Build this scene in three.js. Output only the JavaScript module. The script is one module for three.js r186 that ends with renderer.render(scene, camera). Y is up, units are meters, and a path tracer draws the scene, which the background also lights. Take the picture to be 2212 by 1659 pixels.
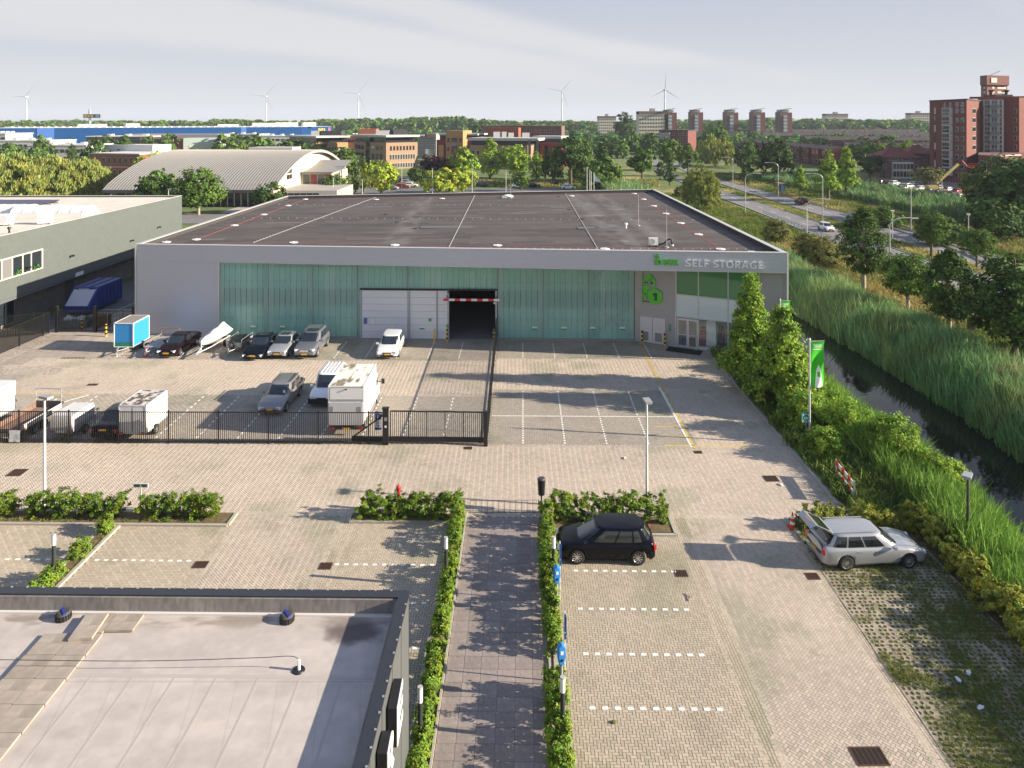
import * as THREE from 'three';
import { mergeGeometries } from 'three/addons/utils/BufferGeometryUtils.js';
import { FontLoader } from 'three/addons/loaders/FontLoader.js';
import { TextGeometry } from 'three/addons/geometries/TextGeometry.js';

// ---------- camera, sky, sun, exposure ----------
// Metres; the camera hovers 19.2 m above the paving and looks level along -z with the lens shifted down.
const F = 1550, EYE = 19.2, CX = 1106, HY = 264, IW = 2212, IH = 1659;
const scene = new THREE.Scene();
const camera = new THREE.PerspectiveCamera(2 * Math.atan(IH / 2 / F) * 180 / Math.PI, IW / IH, 0.5, 9000);
camera.position.set(0, EYE, 0);
camera.lookAt(0, EYE, -100);
camera.setViewOffset(IW, IH, 0, IH / 2 - HY, IW, IH);
camera.updateProjectionMatrix();
const renderer = new THREE.WebGLRenderer({ antialias: true });
renderer.toneMapping = THREE.LinearToneMapping;
renderer.toneMappingExposure = 2.45;
renderer.shadowMap.enabled = true;
renderer.setSize(1024, 768);

const SUN_AZ = 7.4 * Math.PI / 180, SUN_EL = 19.5 * Math.PI / 180;
const sunDir = new THREE.Vector3(Math.cos(SUN_AZ) * Math.cos(SUN_EL), Math.sin(SUN_EL), Math.sin(SUN_AZ) * Math.cos(SUN_EL));
const sun = new THREE.DirectionalLight(new THREE.Color().setRGB(1, 0.88, 0.71), 5);
sun.position.copy(sunDir).multiplyScalar(400);
sun.castShadow = true;
sun.shadow.mapSize.set(4096, 4096);
Object.assign(sun.shadow.camera, { left: -160, right: 160, top: 160, bottom: -160, near: 1, far: 1200 });
scene.add(sun, sun.target);
sun.target.position.set(0, 0, -70);
sun.position.add(sun.target.position);

// ---------- seeded noise ----------
function rng(seed) { let a = seed >>> 0; return () => { a = (a + 0x6d2b79f5) | 0; let t = Math.imul(a ^ (a >>> 15), 1 | a); t = (t + Math.imul(t ^ (t >>> 7), 61 | t)) ^ t; return ((t ^ (t >>> 14)) >>> 0) / 4294967296; }; }
function hash2(x, y, s) { let h = Math.imul(x | 0, 374761393) + Math.imul(y | 0, 668265263) + Math.imul(s | 0, 2147483647 ^ 0x5bd1e995); h = Math.imul(h ^ (h >>> 13), 1274126177); return ((h ^ (h >>> 16)) >>> 0) / 4294967296; }
function vnoise(x, y, s = 1) { const i = Math.floor(x), j = Math.floor(y); let u = x - i, v = y - j; u = u * u * (3 - 2 * u); v = v * v * (3 - 2 * v);
  const a = hash2(i, j, s), b = hash2(i + 1, j, s), c = hash2(i, j + 1, s), d = hash2(i + 1, j + 1, s); return a + (b - a) * u + (c - a) * v + (a - b - c + d) * u * v; }
function fbm(x, y, o = 4, s = 1) { let r = 0, a = 0.5, n = 0; for (let k = 0; k < o; k++) { r += a * vnoise(x, y, s + k * 17); n += a; a *= 0.5; x = x * 2.03 + 5.1; y = y * 2.03 + 9.7; } return r / n; }
const clamp = (x, a = 0, b = 1) => Math.max(a, Math.min(b, x));
const lerp = (a, b, t) => a + (b - a) * t;
const smooth = (a, b, x) => { const t = clamp((x - a) / (b - a)); return t * t * (3 - 2 * t); };

// sky: hazy pale horizon, bluer overhead, thin streaks of high cloud
{
  const w = 1024, h = 512, data = new Float32Array(w * h * 4);
  for (let j = 0; j < h; j++) for (let i = 0; i < w; i++) {
    const el = ((j + 0.5) / h - 0.5) * Math.PI, az = ((i + 0.5) / w - 0.5) * 2 * Math.PI, y = Math.sin(el);
    const dx = Math.cos(az) * Math.cos(el), dz = Math.sin(az) * Math.cos(el), e = Math.max(y, 0);
    const t = 1 - Math.exp(-e * 2.7);
    let c = [lerp(0.305, 0.055, t), lerp(0.308, 0.1, t), lerp(0.312, 0.21, t)];
    const px = dx / (e + 0.16), pz = dz / (e + 0.16);
    const q = px * 0.35 + pz * 0.94, r = px * 0.94 - pz * 0.35;
    const st = fbm(q * 0.9 + 0.9 * fbm(r * 0.7, q * 0.9, 3, 4), r * 0.5 + 1.4 * q, 5, 11);
    const cl = smooth(0.42, 0.7, st) * smooth(0.015, 0.1, e) + 0.3 * fbm(q * 0.5, r * 0.3, 3, 31) * smooth(0, 0.2, e), thin = 0.6 - 0.35 * smooth(0.2, 0.7, e);
    c = [lerp(c[0], 0.335, cl * thin), lerp(c[1], 0.33, cl * thin), lerp(c[2], 0.325, cl * thin)];
    const g = Math.max(0, dx * sunDir.x + y * sunDir.y + dz * sunDir.z), gl = 0.07 * Math.pow(g, 6);
    c[0] += gl; c[1] += gl * 0.9; c[2] += gl * 0.75;
    if (y < 0) c = [0.12, 0.12, 0.10];
    data.set([c[0], c[1], c[2], 1], (j * w + i) * 4);
  }
  const tex = new THREE.DataTexture(data, w, h, THREE.RGBAFormat, THREE.FloatType);
  tex.mapping = THREE.EquirectangularReflectionMapping; tex.magFilter = tex.minFilter = THREE.LinearFilter; tex.wrapS = THREE.RepeatWrapping; tex.needsUpdate = true;
  scene.background = tex; scene.environment = tex;
}
scene.fog = new THREE.FogExp2(0xccd6e6, 0.00012);

// ---------- helpers ----------
const V = (x, y, z) => new THREE.Vector3(x, y, z);
// survey: a spot of the photograph at height h above the paving -> its place in the world
const at = (px, py, h = 0) => { const d = F * (EYE - h) / (py - HY); return V((px - CX) * d / F, h, -d); };
const xAt = (px, d) => (px - CX) * d / F, hAt = (py, d) => EYE - (py - HY) * d / F;
const taken = new Map();
function numbered(n) { const k = taken.get(n) || 0; taken.set(n, k + 1); return k ? n + '_' + String(k).padStart(3, '0') : n; }
function tag(o, label, category, group, kind) { if (label) o.userData.label = label; if (category) o.userData.category = category; if (group) o.userData.group = group; if (kind) o.userData.kind = kind; return o; }
function thing(name, label, category, p = V(0, 0, 0), turn = 0, group) { const o = new THREE.Group(); o.name = numbered(name); o.position.copy(p); o.rotation.y = turn; scene.add(o); return tag(o, label, category, group); }
function part(parent, name, geo, material, label) { const m = new THREE.Mesh(geo, material); m.name = name; if (label) m.userData.label = label; parent.add(m); return m; }
function solo(name, label, category, geo, material, group) { const m = new THREE.Mesh(geo, material); m.name = numbered(name); scene.add(m); return tag(m, label, category, group); }
function struct(name, geo, material, label) { const m = new THREE.Mesh(geo, material); m.name = numbered(name); scene.add(m); m.userData.kind = 'structure'; if (label) m.userData.label = label; return m; }
function copyOf(o, p, turn, label, group) { const c = o.clone(); c.name = numbered(o.name.replace(/_\d{3}$/, '')); c.userData = { ...o.userData }; if (p) c.position.copy(p); if (turn !== undefined) c.rotation.y = turn; if (label) c.userData.label = label; if (group) c.userData.group = group; scene.add(c); return c; }
function clean(g) { if (g.index) g = g.toNonIndexed(); for (const k of Object.keys(g.attributes)) if (!['position', 'normal', 'uv'].includes(k)) g.deleteAttribute(k);
  if (!g.attributes.uv) g.setAttribute('uv', new THREE.BufferAttribute(new Float32Array(g.attributes.position.count * 2), 2)); return g; }
const join = (...gs) => mergeGeometries(gs.flat(9).map(clean));
// box from its base centre
function bc(w, h, d, x = 0, y = 0, z = 0, ry = 0) { const g = new THREE.BoxGeometry(w, h, d); g.translate(0, h / 2, 0); if (ry) g.rotateY(ry); g.translate(x, y, z); return g; }
const bx = (x0, x1, y0, y1, z0, z1) => { const g = new THREE.BoxGeometry(Math.abs(x1 - x0), y1 - y0, Math.abs(z1 - z0)); g.translate((x0 + x1) / 2, (y0 + y1) / 2, (z0 + z1) / 2); return g; };
function cyl(r0, r1, h, x = 0, y = 0, z = 0, n = 12) { const g = new THREE.CylinderGeometry(r1, r0, h, n); g.translate(x, y + h / 2, z); return g; }
function bar(a, b, r = 0.03, n = 6, r1 = r) { const d = b.clone().sub(a), l = d.length(); const g = new THREE.CylinderGeometry(r1, r, l, n); g.translate(0, l / 2, 0); g.applyQuaternion(new THREE.Quaternion().setFromUnitVectors(V(0, 1, 0), d.normalize())); g.translate(a.x, a.y, a.z); return g; }
function beam(a, b, w, h) { const l = Math.hypot(b.x - a.x, b.z - a.z); const g = new THREE.BoxGeometry(l, h, w); g.rotateZ(Math.atan2(b.y - a.y, l)); g.rotateY(-Math.atan2(b.z - a.z, b.x - a.x)); g.translate((a.x + b.x) / 2, (a.y + b.y) / 2, (a.z + b.z) / 2); return g; }
function tube(pts, r, n = 6, seg = pts.length * 4) { return new THREE.TubeGeometry(new THREE.CatmullRomCurve3(pts), seg, r, n, false); }
function quads(list) { const p = []; for (const [a, b, c, d] of list) for (const v of [a, b, c, a, c, d]) p.push(v.x, v.y, v.z); const g = new THREE.BufferGeometry(); g.setAttribute('position', new THREE.Float32BufferAttribute(p, 3)); g.computeVertexNormals(); return clean(g); }
function flat(pts, y) { const s = new THREE.Shape(pts.map((p) => new THREE.Vector2(p.x, -p.z))); const g = new THREE.ShapeGeometry(s); g.rotateX(-Math.PI / 2); g.translate(0, y, 0); return clean(g); }
function prism(pts, y0, y1) { const s = new THREE.Shape(pts.map((p) => new THREE.Vector2(p.x, -p.z))); const g = new THREE.ExtrudeGeometry(s, { depth: y1 - y0, bevelEnabled: false }); g.rotateX(-Math.PI / 2); g.translate(0, y0, 0); return clean(g); }
// uv in metres, by the way each face points
function metreUV(g, k = 1) { g = clean(g); const p = g.attributes.position, n = g.attributes.normal, uv = g.attributes.uv;
  for (let i = 0; i < p.count; i++) { const ax = Math.abs(n.getX(i)), ay = Math.abs(n.getY(i)), az = Math.abs(n.getZ(i));
    if (ay >= ax && ay >= az) uv.setXY(i, p.getX(i) * k, -p.getZ(i) * k); else if (ax >= az) uv.setXY(i, p.getZ(i) * k, p.getY(i) * k); else uv.setXY(i, p.getX(i) * k, p.getY(i) * k); }
  return g; }
const inside = (poly, x, z) => { let r = false; for (let i = 0, j = poly.length - 1; i < poly.length; j = i++) { const a = poly[i], b = poly[j]; if ((a.z > z) !== (b.z > z) && x < (b.x - a.x) * (z - a.z) / (b.z - a.z) + a.x) r = !r; } return r; };
const L2 = (x, d) => V(x, 0, -d);   // plan point: x to the right, d away from the camera
// the site's own grid is turned 0.8 degrees from the camera's
const S = (u, d, y = 0) => V(u + 0.0142 * d, y, -(d - 0.0142 * u));

// ---------- materials ----------
const ord = (k) => ['first', 'second', 'third', 'fourth', 'fifth', 'sixth', 'seventh', 'eighth', 'ninth', 'tenth', 'eleventh', 'twelfth', 'thirteenth', 'fourteenth', 'fifteenth', 'sixteenth', 'seventeenth', 'eighteenth', 'nineteenth', 'twentieth', 'twenty-first', 'twenty-second', 'twenty-third', 'twenty-fourth'][k];
const col = (r, g, b) => new THREE.Color().setRGB(r, g, b);
const mat = (r, g, b, rough = 0.7, metal = 0, more = {}) => new THREE.MeshStandardMaterial({ color: col(r, g, b), roughness: rough, metalness: metal, side: THREE.DoubleSide, ...more });
const phys = (r, g, b, rough, more = {}) => new THREE.MeshPhysicalMaterial({ color: col(r, g, b), roughness: rough, side: THREE.DoubleSide, ...more });
function tex(w, h, fn, srgb = true) { const d = new Uint8Array(w * h * 4); for (let j = 0; j < h; j++) for (let i = 0; i < w; i++) { const c = fn(i / w, j / h, i, j); d[(j * w + i) * 4] = clamp(c[0]) * 255; d[(j * w + i) * 4 + 1] = clamp(c[1]) * 255; d[(j * w + i) * 4 + 2] = clamp(c[2]) * 255; d[(j * w + i) * 4 + 3] = 255; }
  const t = new THREE.DataTexture(d, w, h); t.magFilter = THREE.LinearFilter; t.minFilter = THREE.LinearMipmapLinearFilter; t.generateMipmaps = true; t.wrapS = t.wrapT = THREE.RepeatWrapping; if (srgb) t.colorSpace = THREE.SRGBColorSpace; t.needsUpdate = true; return t; }
// a tiling grain: value around 1, used to break up plain surfaces
function grain(size, base, amp, metres, seed, stretch = 1) { const t = tex(size, size, (u, v) => { const w = (x) => 0.5 - 0.5 * Math.cos(2 * Math.PI * x); const k = (a, b) => fbm(a * 24, b * 24 * stretch, 4, seed) * 0.6 + fbm(a * 5, b * 5 * stretch, 3, seed + 5) * 0.4;
  const m = w(u) * w(v), n = k(u, v) * m + k(u + 7.3, v + 3.1) * (1 - m); const q = 1 + (n - 0.5) * amp * 2; return [base[0] * q, base[1] * q, base[2] * q]; }); t.repeat.set(1 / metres, 1 / metres); return t; }
const paintM = { white: mat(0.78, 0.78, 0.76, 0.5), black: mat(0.012, 0.012, 0.014, 0.45), darkgrey: mat(0.05, 0.052, 0.056, 0.5), grey: mat(0.25, 0.25, 0.25, 0.6), red: mat(0.6, 0.03, 0.025, 0.5), yellow: mat(0.75, 0.5, 0.03, 0.5), green: mat(0.09, 0.55, 0.03, 0.5), blue: mat(0.015, 0.1, 0.42, 0.4) };
const galv = mat(0.45, 0.46, 0.47, 0.42, 0.5), steelWhite = mat(0.66, 0.67, 0.68, 0.4, 0.2), darkGlass = phys(0.012, 0.018, 0.02, 0.06, { clearcoat: 0.6 }), roomGlass = phys(0.02, 0.028, 0.032, 0.09, { clearcoat: 0.5 });
// ---------- ground ----------
// canal along the right of the site: floor at -1.7, water at -0.95
const canalL = (d) => 23.6 + 0.03 * (d - 30) + 0.35 * Math.sin(d * 0.21) , canalR = (d) => 31.2 + 0.4 * Math.sin(d * 0.13 + 1);
function groundY(x, d) {
  let y = -0.03;
  if (d > 12 && d < 150) {
    const e = smooth(12, 20, d) * (1 - smooth(112, 122, d));
    const l = smooth(canalL(d) - 3.4, canalL(d) + 0.6, x) * (1 - smooth(canalR(d) - 1.2, canalR(d) + 2.2, x));
    y -= 1.7 * l * e;
    y += 0.18 * (fbm(x * 0.5, d * 0.5, 3, 3) - 0.5) * smooth(17, 20, x);
  }
  return y;
}
const grassTex = tex(1024, 1024, (u, v) => {
  const x = 15 + u * 160, d = v * 320;
  const dry = smooth(0.48, 0.74, fbm(x * 0.12, d * 0.07, 4, 21) * 0.7 + fbm(x * 0.9, d * 0.7, 3, 23) * 0.3 + (x > 36 && x < 52 ? 0.06 : 0));
  const f = 0.75 + 0.5 * fbm(x * 2.2, d * 2.2, 3, 29);
  return [lerp(0.33, 0.62, dry) * f, lerp(0.41, 0.55, dry) * f, lerp(0.17, 0.31, dry) * f];
});
const fieldTex = grain(512, [0.36, 0.42, 0.22], 0.5, 60, 41);
{
  const pos = [], uv = [], idx = [];
  const xs = [], ds = [];
  for (let x = 15; x <= 48; x += 0.75) xs.push(x);
  for (let x = 50; x <= 175; x += 5) xs.push(x);
  for (let d = 8; d <= 130; d += 0.9) ds.push(d);
  for (let d = 133; d <= 330; d += 6) ds.push(d);
  for (const d of ds) for (const x of xs) { pos.push(x, groundY(x, d), -d); uv.push((x - 15) / 160, d / 320); }
  for (let j = 0; j < ds.length - 1; j++) for (let i = 0; i < xs.length - 1; i++) { const a = j * xs.length + i, b = a + 1, c = a + xs.length, e = c + 1; idx.push(a, b, c, b, e, c); }
  const g = new THREE.BufferGeometry(); g.setAttribute('position', new THREE.Float32BufferAttribute(pos, 3)); g.setAttribute('uv', new THREE.Float32BufferAttribute(uv, 2)); g.setIndex(idx); g.computeVertexNormals();
  struct('grass_bank', g, new THREE.MeshStandardMaterial({ map: grassTex, roughness: 1 }));
  const s = new THREE.Shape([[-4500, 60], [4500, 60], [4500, -8200], [-4500, -8200]].map(([x, z]) => new THREE.Vector2(x, -z)));
  const [xl, xr, dl, dr] = [xs[0], xs[xs.length - 1], ds[0], ds[ds.length - 1]];
  s.holes.push(new THREE.Path([[xl, dl], [xl, dr], [xr, dr], [xr, dl]].map(([x, d]) => new THREE.Vector2(x, d))));
  const o = new THREE.ShapeGeometry(s); o.rotateX(-Math.PI / 2); o.translate(0, -0.03, 0);
  struct('ground', metreUV(o), new THREE.MeshStandardMaterial({ map: fieldTex, roughness: 1 }));
  const wtr = struct('canal_water', flat([L2(20, 10), L2(35, 10), L2(35, 124), L2(20, 124)], -0.95), phys(0.012, 0.016, 0.012, 0.03, { ior: 1.33, bumpMap: grain(256, [0.5, 0.5, 0.5], 0.8, 9, 77), bumpScale: 0.004 }));
}

// ---------- paving ----------
const jointM = mat(0.15, 0.125, 0.095, 1);
const asphaltM = new THREE.MeshStandardMaterial({ map: grain(512, [0.36, 0.36, 0.37], 0.22, 14, 51), roughness: 0.95 });
const concreteTex = grain(512, [0.68, 0.64, 0.6], 0.2, 5, 61);
const concreteM = new THREE.MeshStandardMaterial({ map: concreteTex, roughness: 0.9, side: THREE.DoubleSide });
const kerbM = mat(0.4, 0.365, 0.31, 0.9);
// paved site, one sheet of jointing sand below the bricks
struct('yard_bedding', join(flat([L2(-60, 15), L2(16.5, 15), L2(16.4, 66), L2(-60, 67)], -0.012)), jointM);

const brickGeo = (() => { const w = 0.205, d = 0.1, h = 0.03, b = 0.006; const g = new THREE.BufferGeometry(); const p = [];
  const q = (a, b2, c, e) => { for (const v of [a, b2, c, a, c, e]) p.push(...v); };
  const T = [[-w / 2 + b, 0, d / 2 - b], [w / 2 - b, 0, d / 2 - b], [w / 2 - b, 0, -d / 2 + b], [-w / 2 + b, 0, -d / 2 + b]], B = [[-w / 2, -h, d / 2], [w / 2, -h, d / 2], [w / 2, -h, -d / 2], [-w / 2, -h, -d / 2]];
  q(...T); for (let i = 0; i < 4; i++) { const j = (i + 1) % 4; q(B[i], B[j], T[j], T[i]); }
  g.setAttribute('position', new THREE.Float32BufferAttribute(p, 3)); g.computeVertexNormals(); return clean(g); })();
const brickM = mat(1, 1, 1, 0.92);
const brickTone = (x, d, base, r, s) => {   // clay tone: single bricks differ, tyre-worn and mossy patches on top
  const big = fbm(x * 0.16, d * 0.22, 3, s), mid = fbm(x * 0.9, d * 0.9, 3, s + 3); let k = (0.9 + 0.2 * r) * (0.84 + 0.32 * (big * 0.6 + mid * 0.4));
  const moss = smooth(0.56, 0.76, fbm(x * 0.35, d * 0.35, 4, s + 9)) * 0.22;
  const oil = 1 - 0.13 * smooth(0.72, 0.84, fbm(x * 0.8 + 40, d * 0.8, 3, s + 13)); k *= oil;
  return col(base[0] * k * (1 - moss), base[1] * k * (1 - moss * 0.75), base[2] * k * (1 - moss)); };
const R45 = Math.PI / 4, tight = [[0, 0], [0.07, 0], [-0.07, 0], [0, 0.07], [0, -0.07]], wide = [[0, 0], [0.15, 0], [-0.15, 0], [0, 0.15], [0, -0.15]];
// lays bricks over a polygon; the `keep` nearest to the camera become parts of their own
function pave(name, poly, angle, base, seed, { keep = 0, bond = 'herring', w = 0.106, hole = [] } = {}) {
  const ca = Math.cos(angle), sa = Math.sin(angle), L = [], r = rng(seed), cx = poly[0].x, cz = poly[0].z; let lo = 1e9, hi = -1e9, lo2 = 1e9, hi2 = -1e9;
  for (const p of poly) { const u = ((p.x - cx) * ca + (p.z - cz) * sa) / w, v = (-(p.x - cx) * sa + (p.z - cz) * ca) / w; lo = Math.min(lo, u); hi = Math.max(hi, u); lo2 = Math.min(lo2, v); hi2 = Math.max(hi2, v); }
  for (let i = Math.floor(lo) - 2; i < hi + 2; i++) for (let j = Math.floor(lo2) - 2; j < hi2 + 2; j++) {
    let u, v, t;
    if (bond === 'herring') { const m = (((i - j) % 4) + 4) % 4; if (m === 0) { u = i + 1; v = j + 0.5; t = 0; } else if (m === 3) { u = i + 0.5; v = j + 1; t = 1; } else continue; }
    else { if (((i + (j & 1)) & 1) !== 0) continue; u = i + 1; v = j + 0.5; t = 0; }
    const x = cx + (u * ca - v * sa) * w, z = cz + (u * sa + v * ca) * w;
    if (!(Math.abs(angle - R45) < 0.1 ? wide : tight).some(([a, b]) => inside(poly, x + a, z + b)) || hole.some((h) => inside(h, x, z))) continue;
    L.push([x, z, -angle + t * Math.PI / 2, r(), r(), r()]);
  }
  const holder = new THREE.Group(); holder.name = numbered(name); holder.userData.kind = 'structure'; scene.add(holder);
  const one = (q) => { const e = new THREE.Matrix4().makeRotationFromEuler(new THREE.Euler((q[4] - 0.5) * 0.016, q[2], (q[5] - 0.5) * 0.016, 'YXZ')); e.setPosition(q[0], (q[3] - 0.5) * 0.003, q[1]); return e; };
  L.sort((a, b) => (b[1] - a[1]));
  const inView = (q) => { const d = -q[1], px = CX + F * q[0] / d, py = HY + F * EYE / d; return px > 0 && px < IW && py < IH; };
  let kept = 0; const mats = []; for (let k = 0; k < 8; k++) { const c = brickTone(k * 3.7, k * 5.1, base, k / 7, 900); mats.push(mat(c.r, c.g, c.b, 0.92)); }
  const rest = [];
  for (const q of L) { if (kept < keep && inView(q)) { kept++; const m = new THREE.Mesh(brickGeo, mats[Math.floor(q[3] * 7.99)]); m.name = 'brick'; m.applyMatrix4(one(q)); holder.add(m); } else rest.push(q); }
  const im = new THREE.InstancedMesh(brickGeo, brickM, rest.length); im.name = 'brick_field'; im.userData.kind = 'stuff';
  rest.forEach((q, i) => { im.setMatrixAt(i, one(q)); im.setColorAt(i, brickTone(q[0], -q[1], base, q[3], seed)); }); holder.add(im);
  return holder;
}
const clayPink = [0.475, 0.40, 0.325], clayTan = [0.45, 0.38, 0.29], clayGrey = [0.37, 0.325, 0.268];
// road band across the picture
pave('brick_road', [S(-27, 35.02), S(16, 35.06), S(15.9, 42.6), S(-31.5, 42.6)], R45, clayPink, 5);
// right car park: stalls, edging strip, aisle
pave('stall_paving_right', [S(1.25, 20), S(7.3, 20), S(7.3, 35.0), S(1.25, 35.0)], 0.0142, clayTan, 7, { keep: 150 });
pave('edging_strip_right', [S(7.31, 20), S(7.95, 20), S(7.95, 35.05), S(7.31, 35.05)], Math.PI / 2 - 0.0142, clayTan, 8, { bond: 'stretch', keep: 20 });
pave('aisle_paving_right', [S(7.96, 20), S(12.35, 20), S(12.35, 35.1), S(7.96, 35.1)], R45, clayPink, 9, { keep: 150 });
pave('edging_strip_far_right', [S(12.36, 20), S(12.8, 20), S(12.8, 35.1), S(12.36, 35.1)], Math.PI / 2 - 0.0142, clayTan, 10, { bond: 'stretch' });
pave('apron_paving_right', [S(12.81, 33.2), S(16, 34.6), S(16, 35.6), S(12.81, 35.1)], R45, clayPink, 12);
// left car park
pave('stall_paving_left', [S(-8.05, 20), S(-3.5, 20), S(-3.5, 34.2), S(-8.05, 34.2)], 0.0142, clayTan, 15);
pave('edging_strip_middle', [S(-8.75, 20), S(-8.06, 20), S(-8.06, 35.0), S(-8.75, 35.0)], Math.PI / 2 - 0.0142, clayTan, 16, { bond: 'stretch' });
pave('aisle_paving_left', [S(-13.6, 20), S(-8.76, 20), S(-8.76, 35.05), S(-13.6, 35.05)], R45, clayPink, 17);
pave('edging_strip_left', [S(-14.2, 20), S(-13.61, 20), S(-13.61, 35.0), S(-14.2, 35.0)], Math.PI / 2 - 0.0142, clayTan, 18, { bond: 'stretch' });
pave('stall_paving_far_left', [S(-19, 24), S(-14.21, 24), S(-14.21, 33.8), S(-19, 33.8)], 0.0142, clayTan, 19);
pave('stall_paving_edge_left', [S(-26, 26), S(-19.9, 26), S(-19.9, 33.8), S(-26, 33.8)], 0.0142, clayTan, 20);
// fenced yard and forecourt
pave('yard_stall_paving', [S(-31.7, 43.2), S(-2.2, 43.2), S(-2.2, 50.3), S(-36.5, 50.3)], 0.0142, clayGrey, 25);
pave('yard_aisle_paving', [S(-36.6, 50.31), S(-2.2, 50.31), S(-2.2, 57.6), S(-42, 57.6)], R45, clayPink, 26);
pave('yard_wall_paving', [S(-35.5, 57.61), S(-2.2, 57.61), S(-2.2, 63.6), S(-35.5, 65.3)], 0.0142, clayGrey, 27);
pave('forecourt_stall_paving', [S(-2.0, 42.61), S(10.6, 42.61), S(10.2, 51.6), S(-2.0, 51.6)], 0.0142, clayGrey, 28);
pave('forecourt_aisle_paving', [S(-2.0, 51.61), S(10.2, 51.61), S(15.8, 51.61), S(15.7, 58.2), S(-2.0, 58.2)], R45, clayPink, 29);
pave('forecourt_wall_paving', [S(-2.0, 58.21), S(15.7, 58.21), S(15.4, 62.2), S(10.2, 63.2), S(-2.0, 63.6)], 0.0142, clayGrey, 30);
pave('forecourt_side_paving', [S(10.61, 42.61), S(15.9, 42.61), S(15.8, 51.6), S(10.21, 51.6)], R45, clayPink, 31);
// concrete slabs on the left of the yard
{
  const root = new THREE.Group(); root.name = numbered('slab_paving'); root.userData.kind = 'structure'; scene.add(root);
  const r = rng(77), ms = [0, 1, 2, 3].map((k) => new THREE.MeshStandardMaterial({ map: concreteTex, color: col(0.7 + 0.09 * k, 0.68 + 0.09 * k, 0.66 + 0.09 * k), roughness: 0.92 }));
  for (let i = 0; i < 5; i++) for (let j = 0; j < 12; j++) { const u = -43.6 + i * 2.02, d = 46 + j * 2.02; if (u + 2 > lerp(-31.5, -36.0, clamp((d - 42.6) / 15)) + (d > 58 ? 1.5 : 0)) continue; const c = S(u + 1, d + 1);
    part(root, 'slab', metreUV(bc(1.98, 0.05, 1.98, c.x, -0.052 + r() * 0.006, c.z, 0.0142)), ms[Math.floor(r() * 4)]); }
  for (let i = 0; i < 4; i++) for (let j = 0; j < 4; j++) { const c = S(-43.0 + i * 2.02 + 1, 66 + j * 2.02); part(root, 'slab', metreUV(bc(1.98, 0.05, 1.98, c.x, -0.052, c.z, 0.0142)), ms[Math.floor(r() * 4)]); }
}
struct('alley_asphalt', flat([L2(-46, 67), L2(-34.4, 66), L2(-34, 108), L2(-46, 108)], -0.006), asphaltM);
// kerbs, a step of 12 cm
function kerb(a, b, w = 0.16, h = 0.12) { const l = a.distanceTo(b), n = Math.max(1, Math.round(l / 1.0)), gs = []; for (let i = 0; i < n; i++) gs.push(beam(a.clone().lerp(b, (i + 0.006) / n).setY(h / 2 - 0.03), a.clone().lerp(b, (i + 0.994) / n).setY(h / 2 - 0.03), w, h)); return struct('kerb', join(gs), kerbM); }
kerb(S(-26, 33.9), S(-14.0, 33.9)); kerb(S(-14.0, 33.9), S(-14.0, 35.0)); kerb(S(-19.15, 33.8), S(-19.15, 25)); kerb(S(-19.85, 33.8), S(-19.85, 25));
kerb(S(-8.3, 34.3), S(-2.9, 34.3)); kerb(S(-8.35, 34.3), S(-8.35, 35.1)); kerb(S(-3.42, 34.2), S(-3.42, 20)); kerb(S(1.2, 20), S(1.2, 34.2)); kerb(S(5.2, 33.4), S(7.15, 33.4)); kerb(S(7.15, 33.4), S(7.15, 34.9));
kerb(S(-2.72, 20), S(-2.72, 35.2), 0.08); kerb(S(0.98, 20), S(0.98, 35.2), 0.08);
kerb(S(12.95, 33.0), S(12.75, 34.9)); kerb(S(12.95, 33.0), S(14.2, 32.6)); kerb(L2(16.35, 36), L2(16.4, 60.4));
kerb(S(-31.4, 42.85), S(-8.2, 42.85), 0.12, 0.05);
// planting soil under the hedges
const soilM = new THREE.MeshStandardMaterial({ map: grain(256, [0.42, 0.36, 0.25], 0.5, 3, 91), roughness: 1 });
struct('planting_bed', metreUV(join(flat([S(-26, 34), S(-14.1, 34), S(-14.1, 35), S(-26, 35)], 0.05), flat([S(-19.78, 25), S(-19.22, 25), S(-19.22, 33.8), S(-19.78, 33.8)], 0.05), flat([S(-8.25, 34.38), S(-2.76, 34.38), S(-2.76, 35.05), S(-8.25, 35.05)], 0.05), flat([S(-3.36, 20), S(-2.76, 20), S(-2.76, 34.4), S(-3.36, 34.4)], 0.046), flat([S(1.02, 20), S(1.13, 20), S(1.13, 34.9), S(1.02, 34.9)], 0.05), flat([S(1.1, 33.6), S(7.1, 33.6), S(7.1, 34.9), S(1.1, 34.9)], 0.054), flat([S(13, 33.2), S(19, 32.6), S(19, 34), S(13, 34.6)], 0.03))), soilM);
// dark tiled walkway
{
  const root = new THREE.Group(); root.name = numbered('walkway'); root.userData.kind = 'structure'; scene.add(root);
  part(root, 'bedding', flat([S(-2.68, 19), S(0.96, 19), S(0.96, 35.2), S(-2.68, 35.2)], -0.004), jointM);
  const r = rng(9), t = grain(256, [0.58, 0.535, 0.515], 0.2, 2.4, 15), ms = [0, 1, 2, 3].map((k) => new THREE.MeshStandardMaterial({ map: t, color: col(0.8 + 0.07 * k, 0.8 + 0.07 * k, 0.8 + 0.07 * k), roughness: 0.9 })), g = metreUV(new THREE.BoxGeometry(0.594, 0.04, 0.594));
  for (let i = 0; i < 6; i++) for (let j = 0; j < 25; j++) { const c = S(-2.66 + 0.3 + i * 0.605, 20 + j * 0.605); const m = part(root, 'tile', g, ms[Math.floor(r() * 4)]); m.position.set(c.x, 0.0 + r() * 0.006, c.z); m.rotation.set((r() - 0.5) * 0.006, 0.0142, (r() - 0.5) * 0.006); }
}
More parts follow.
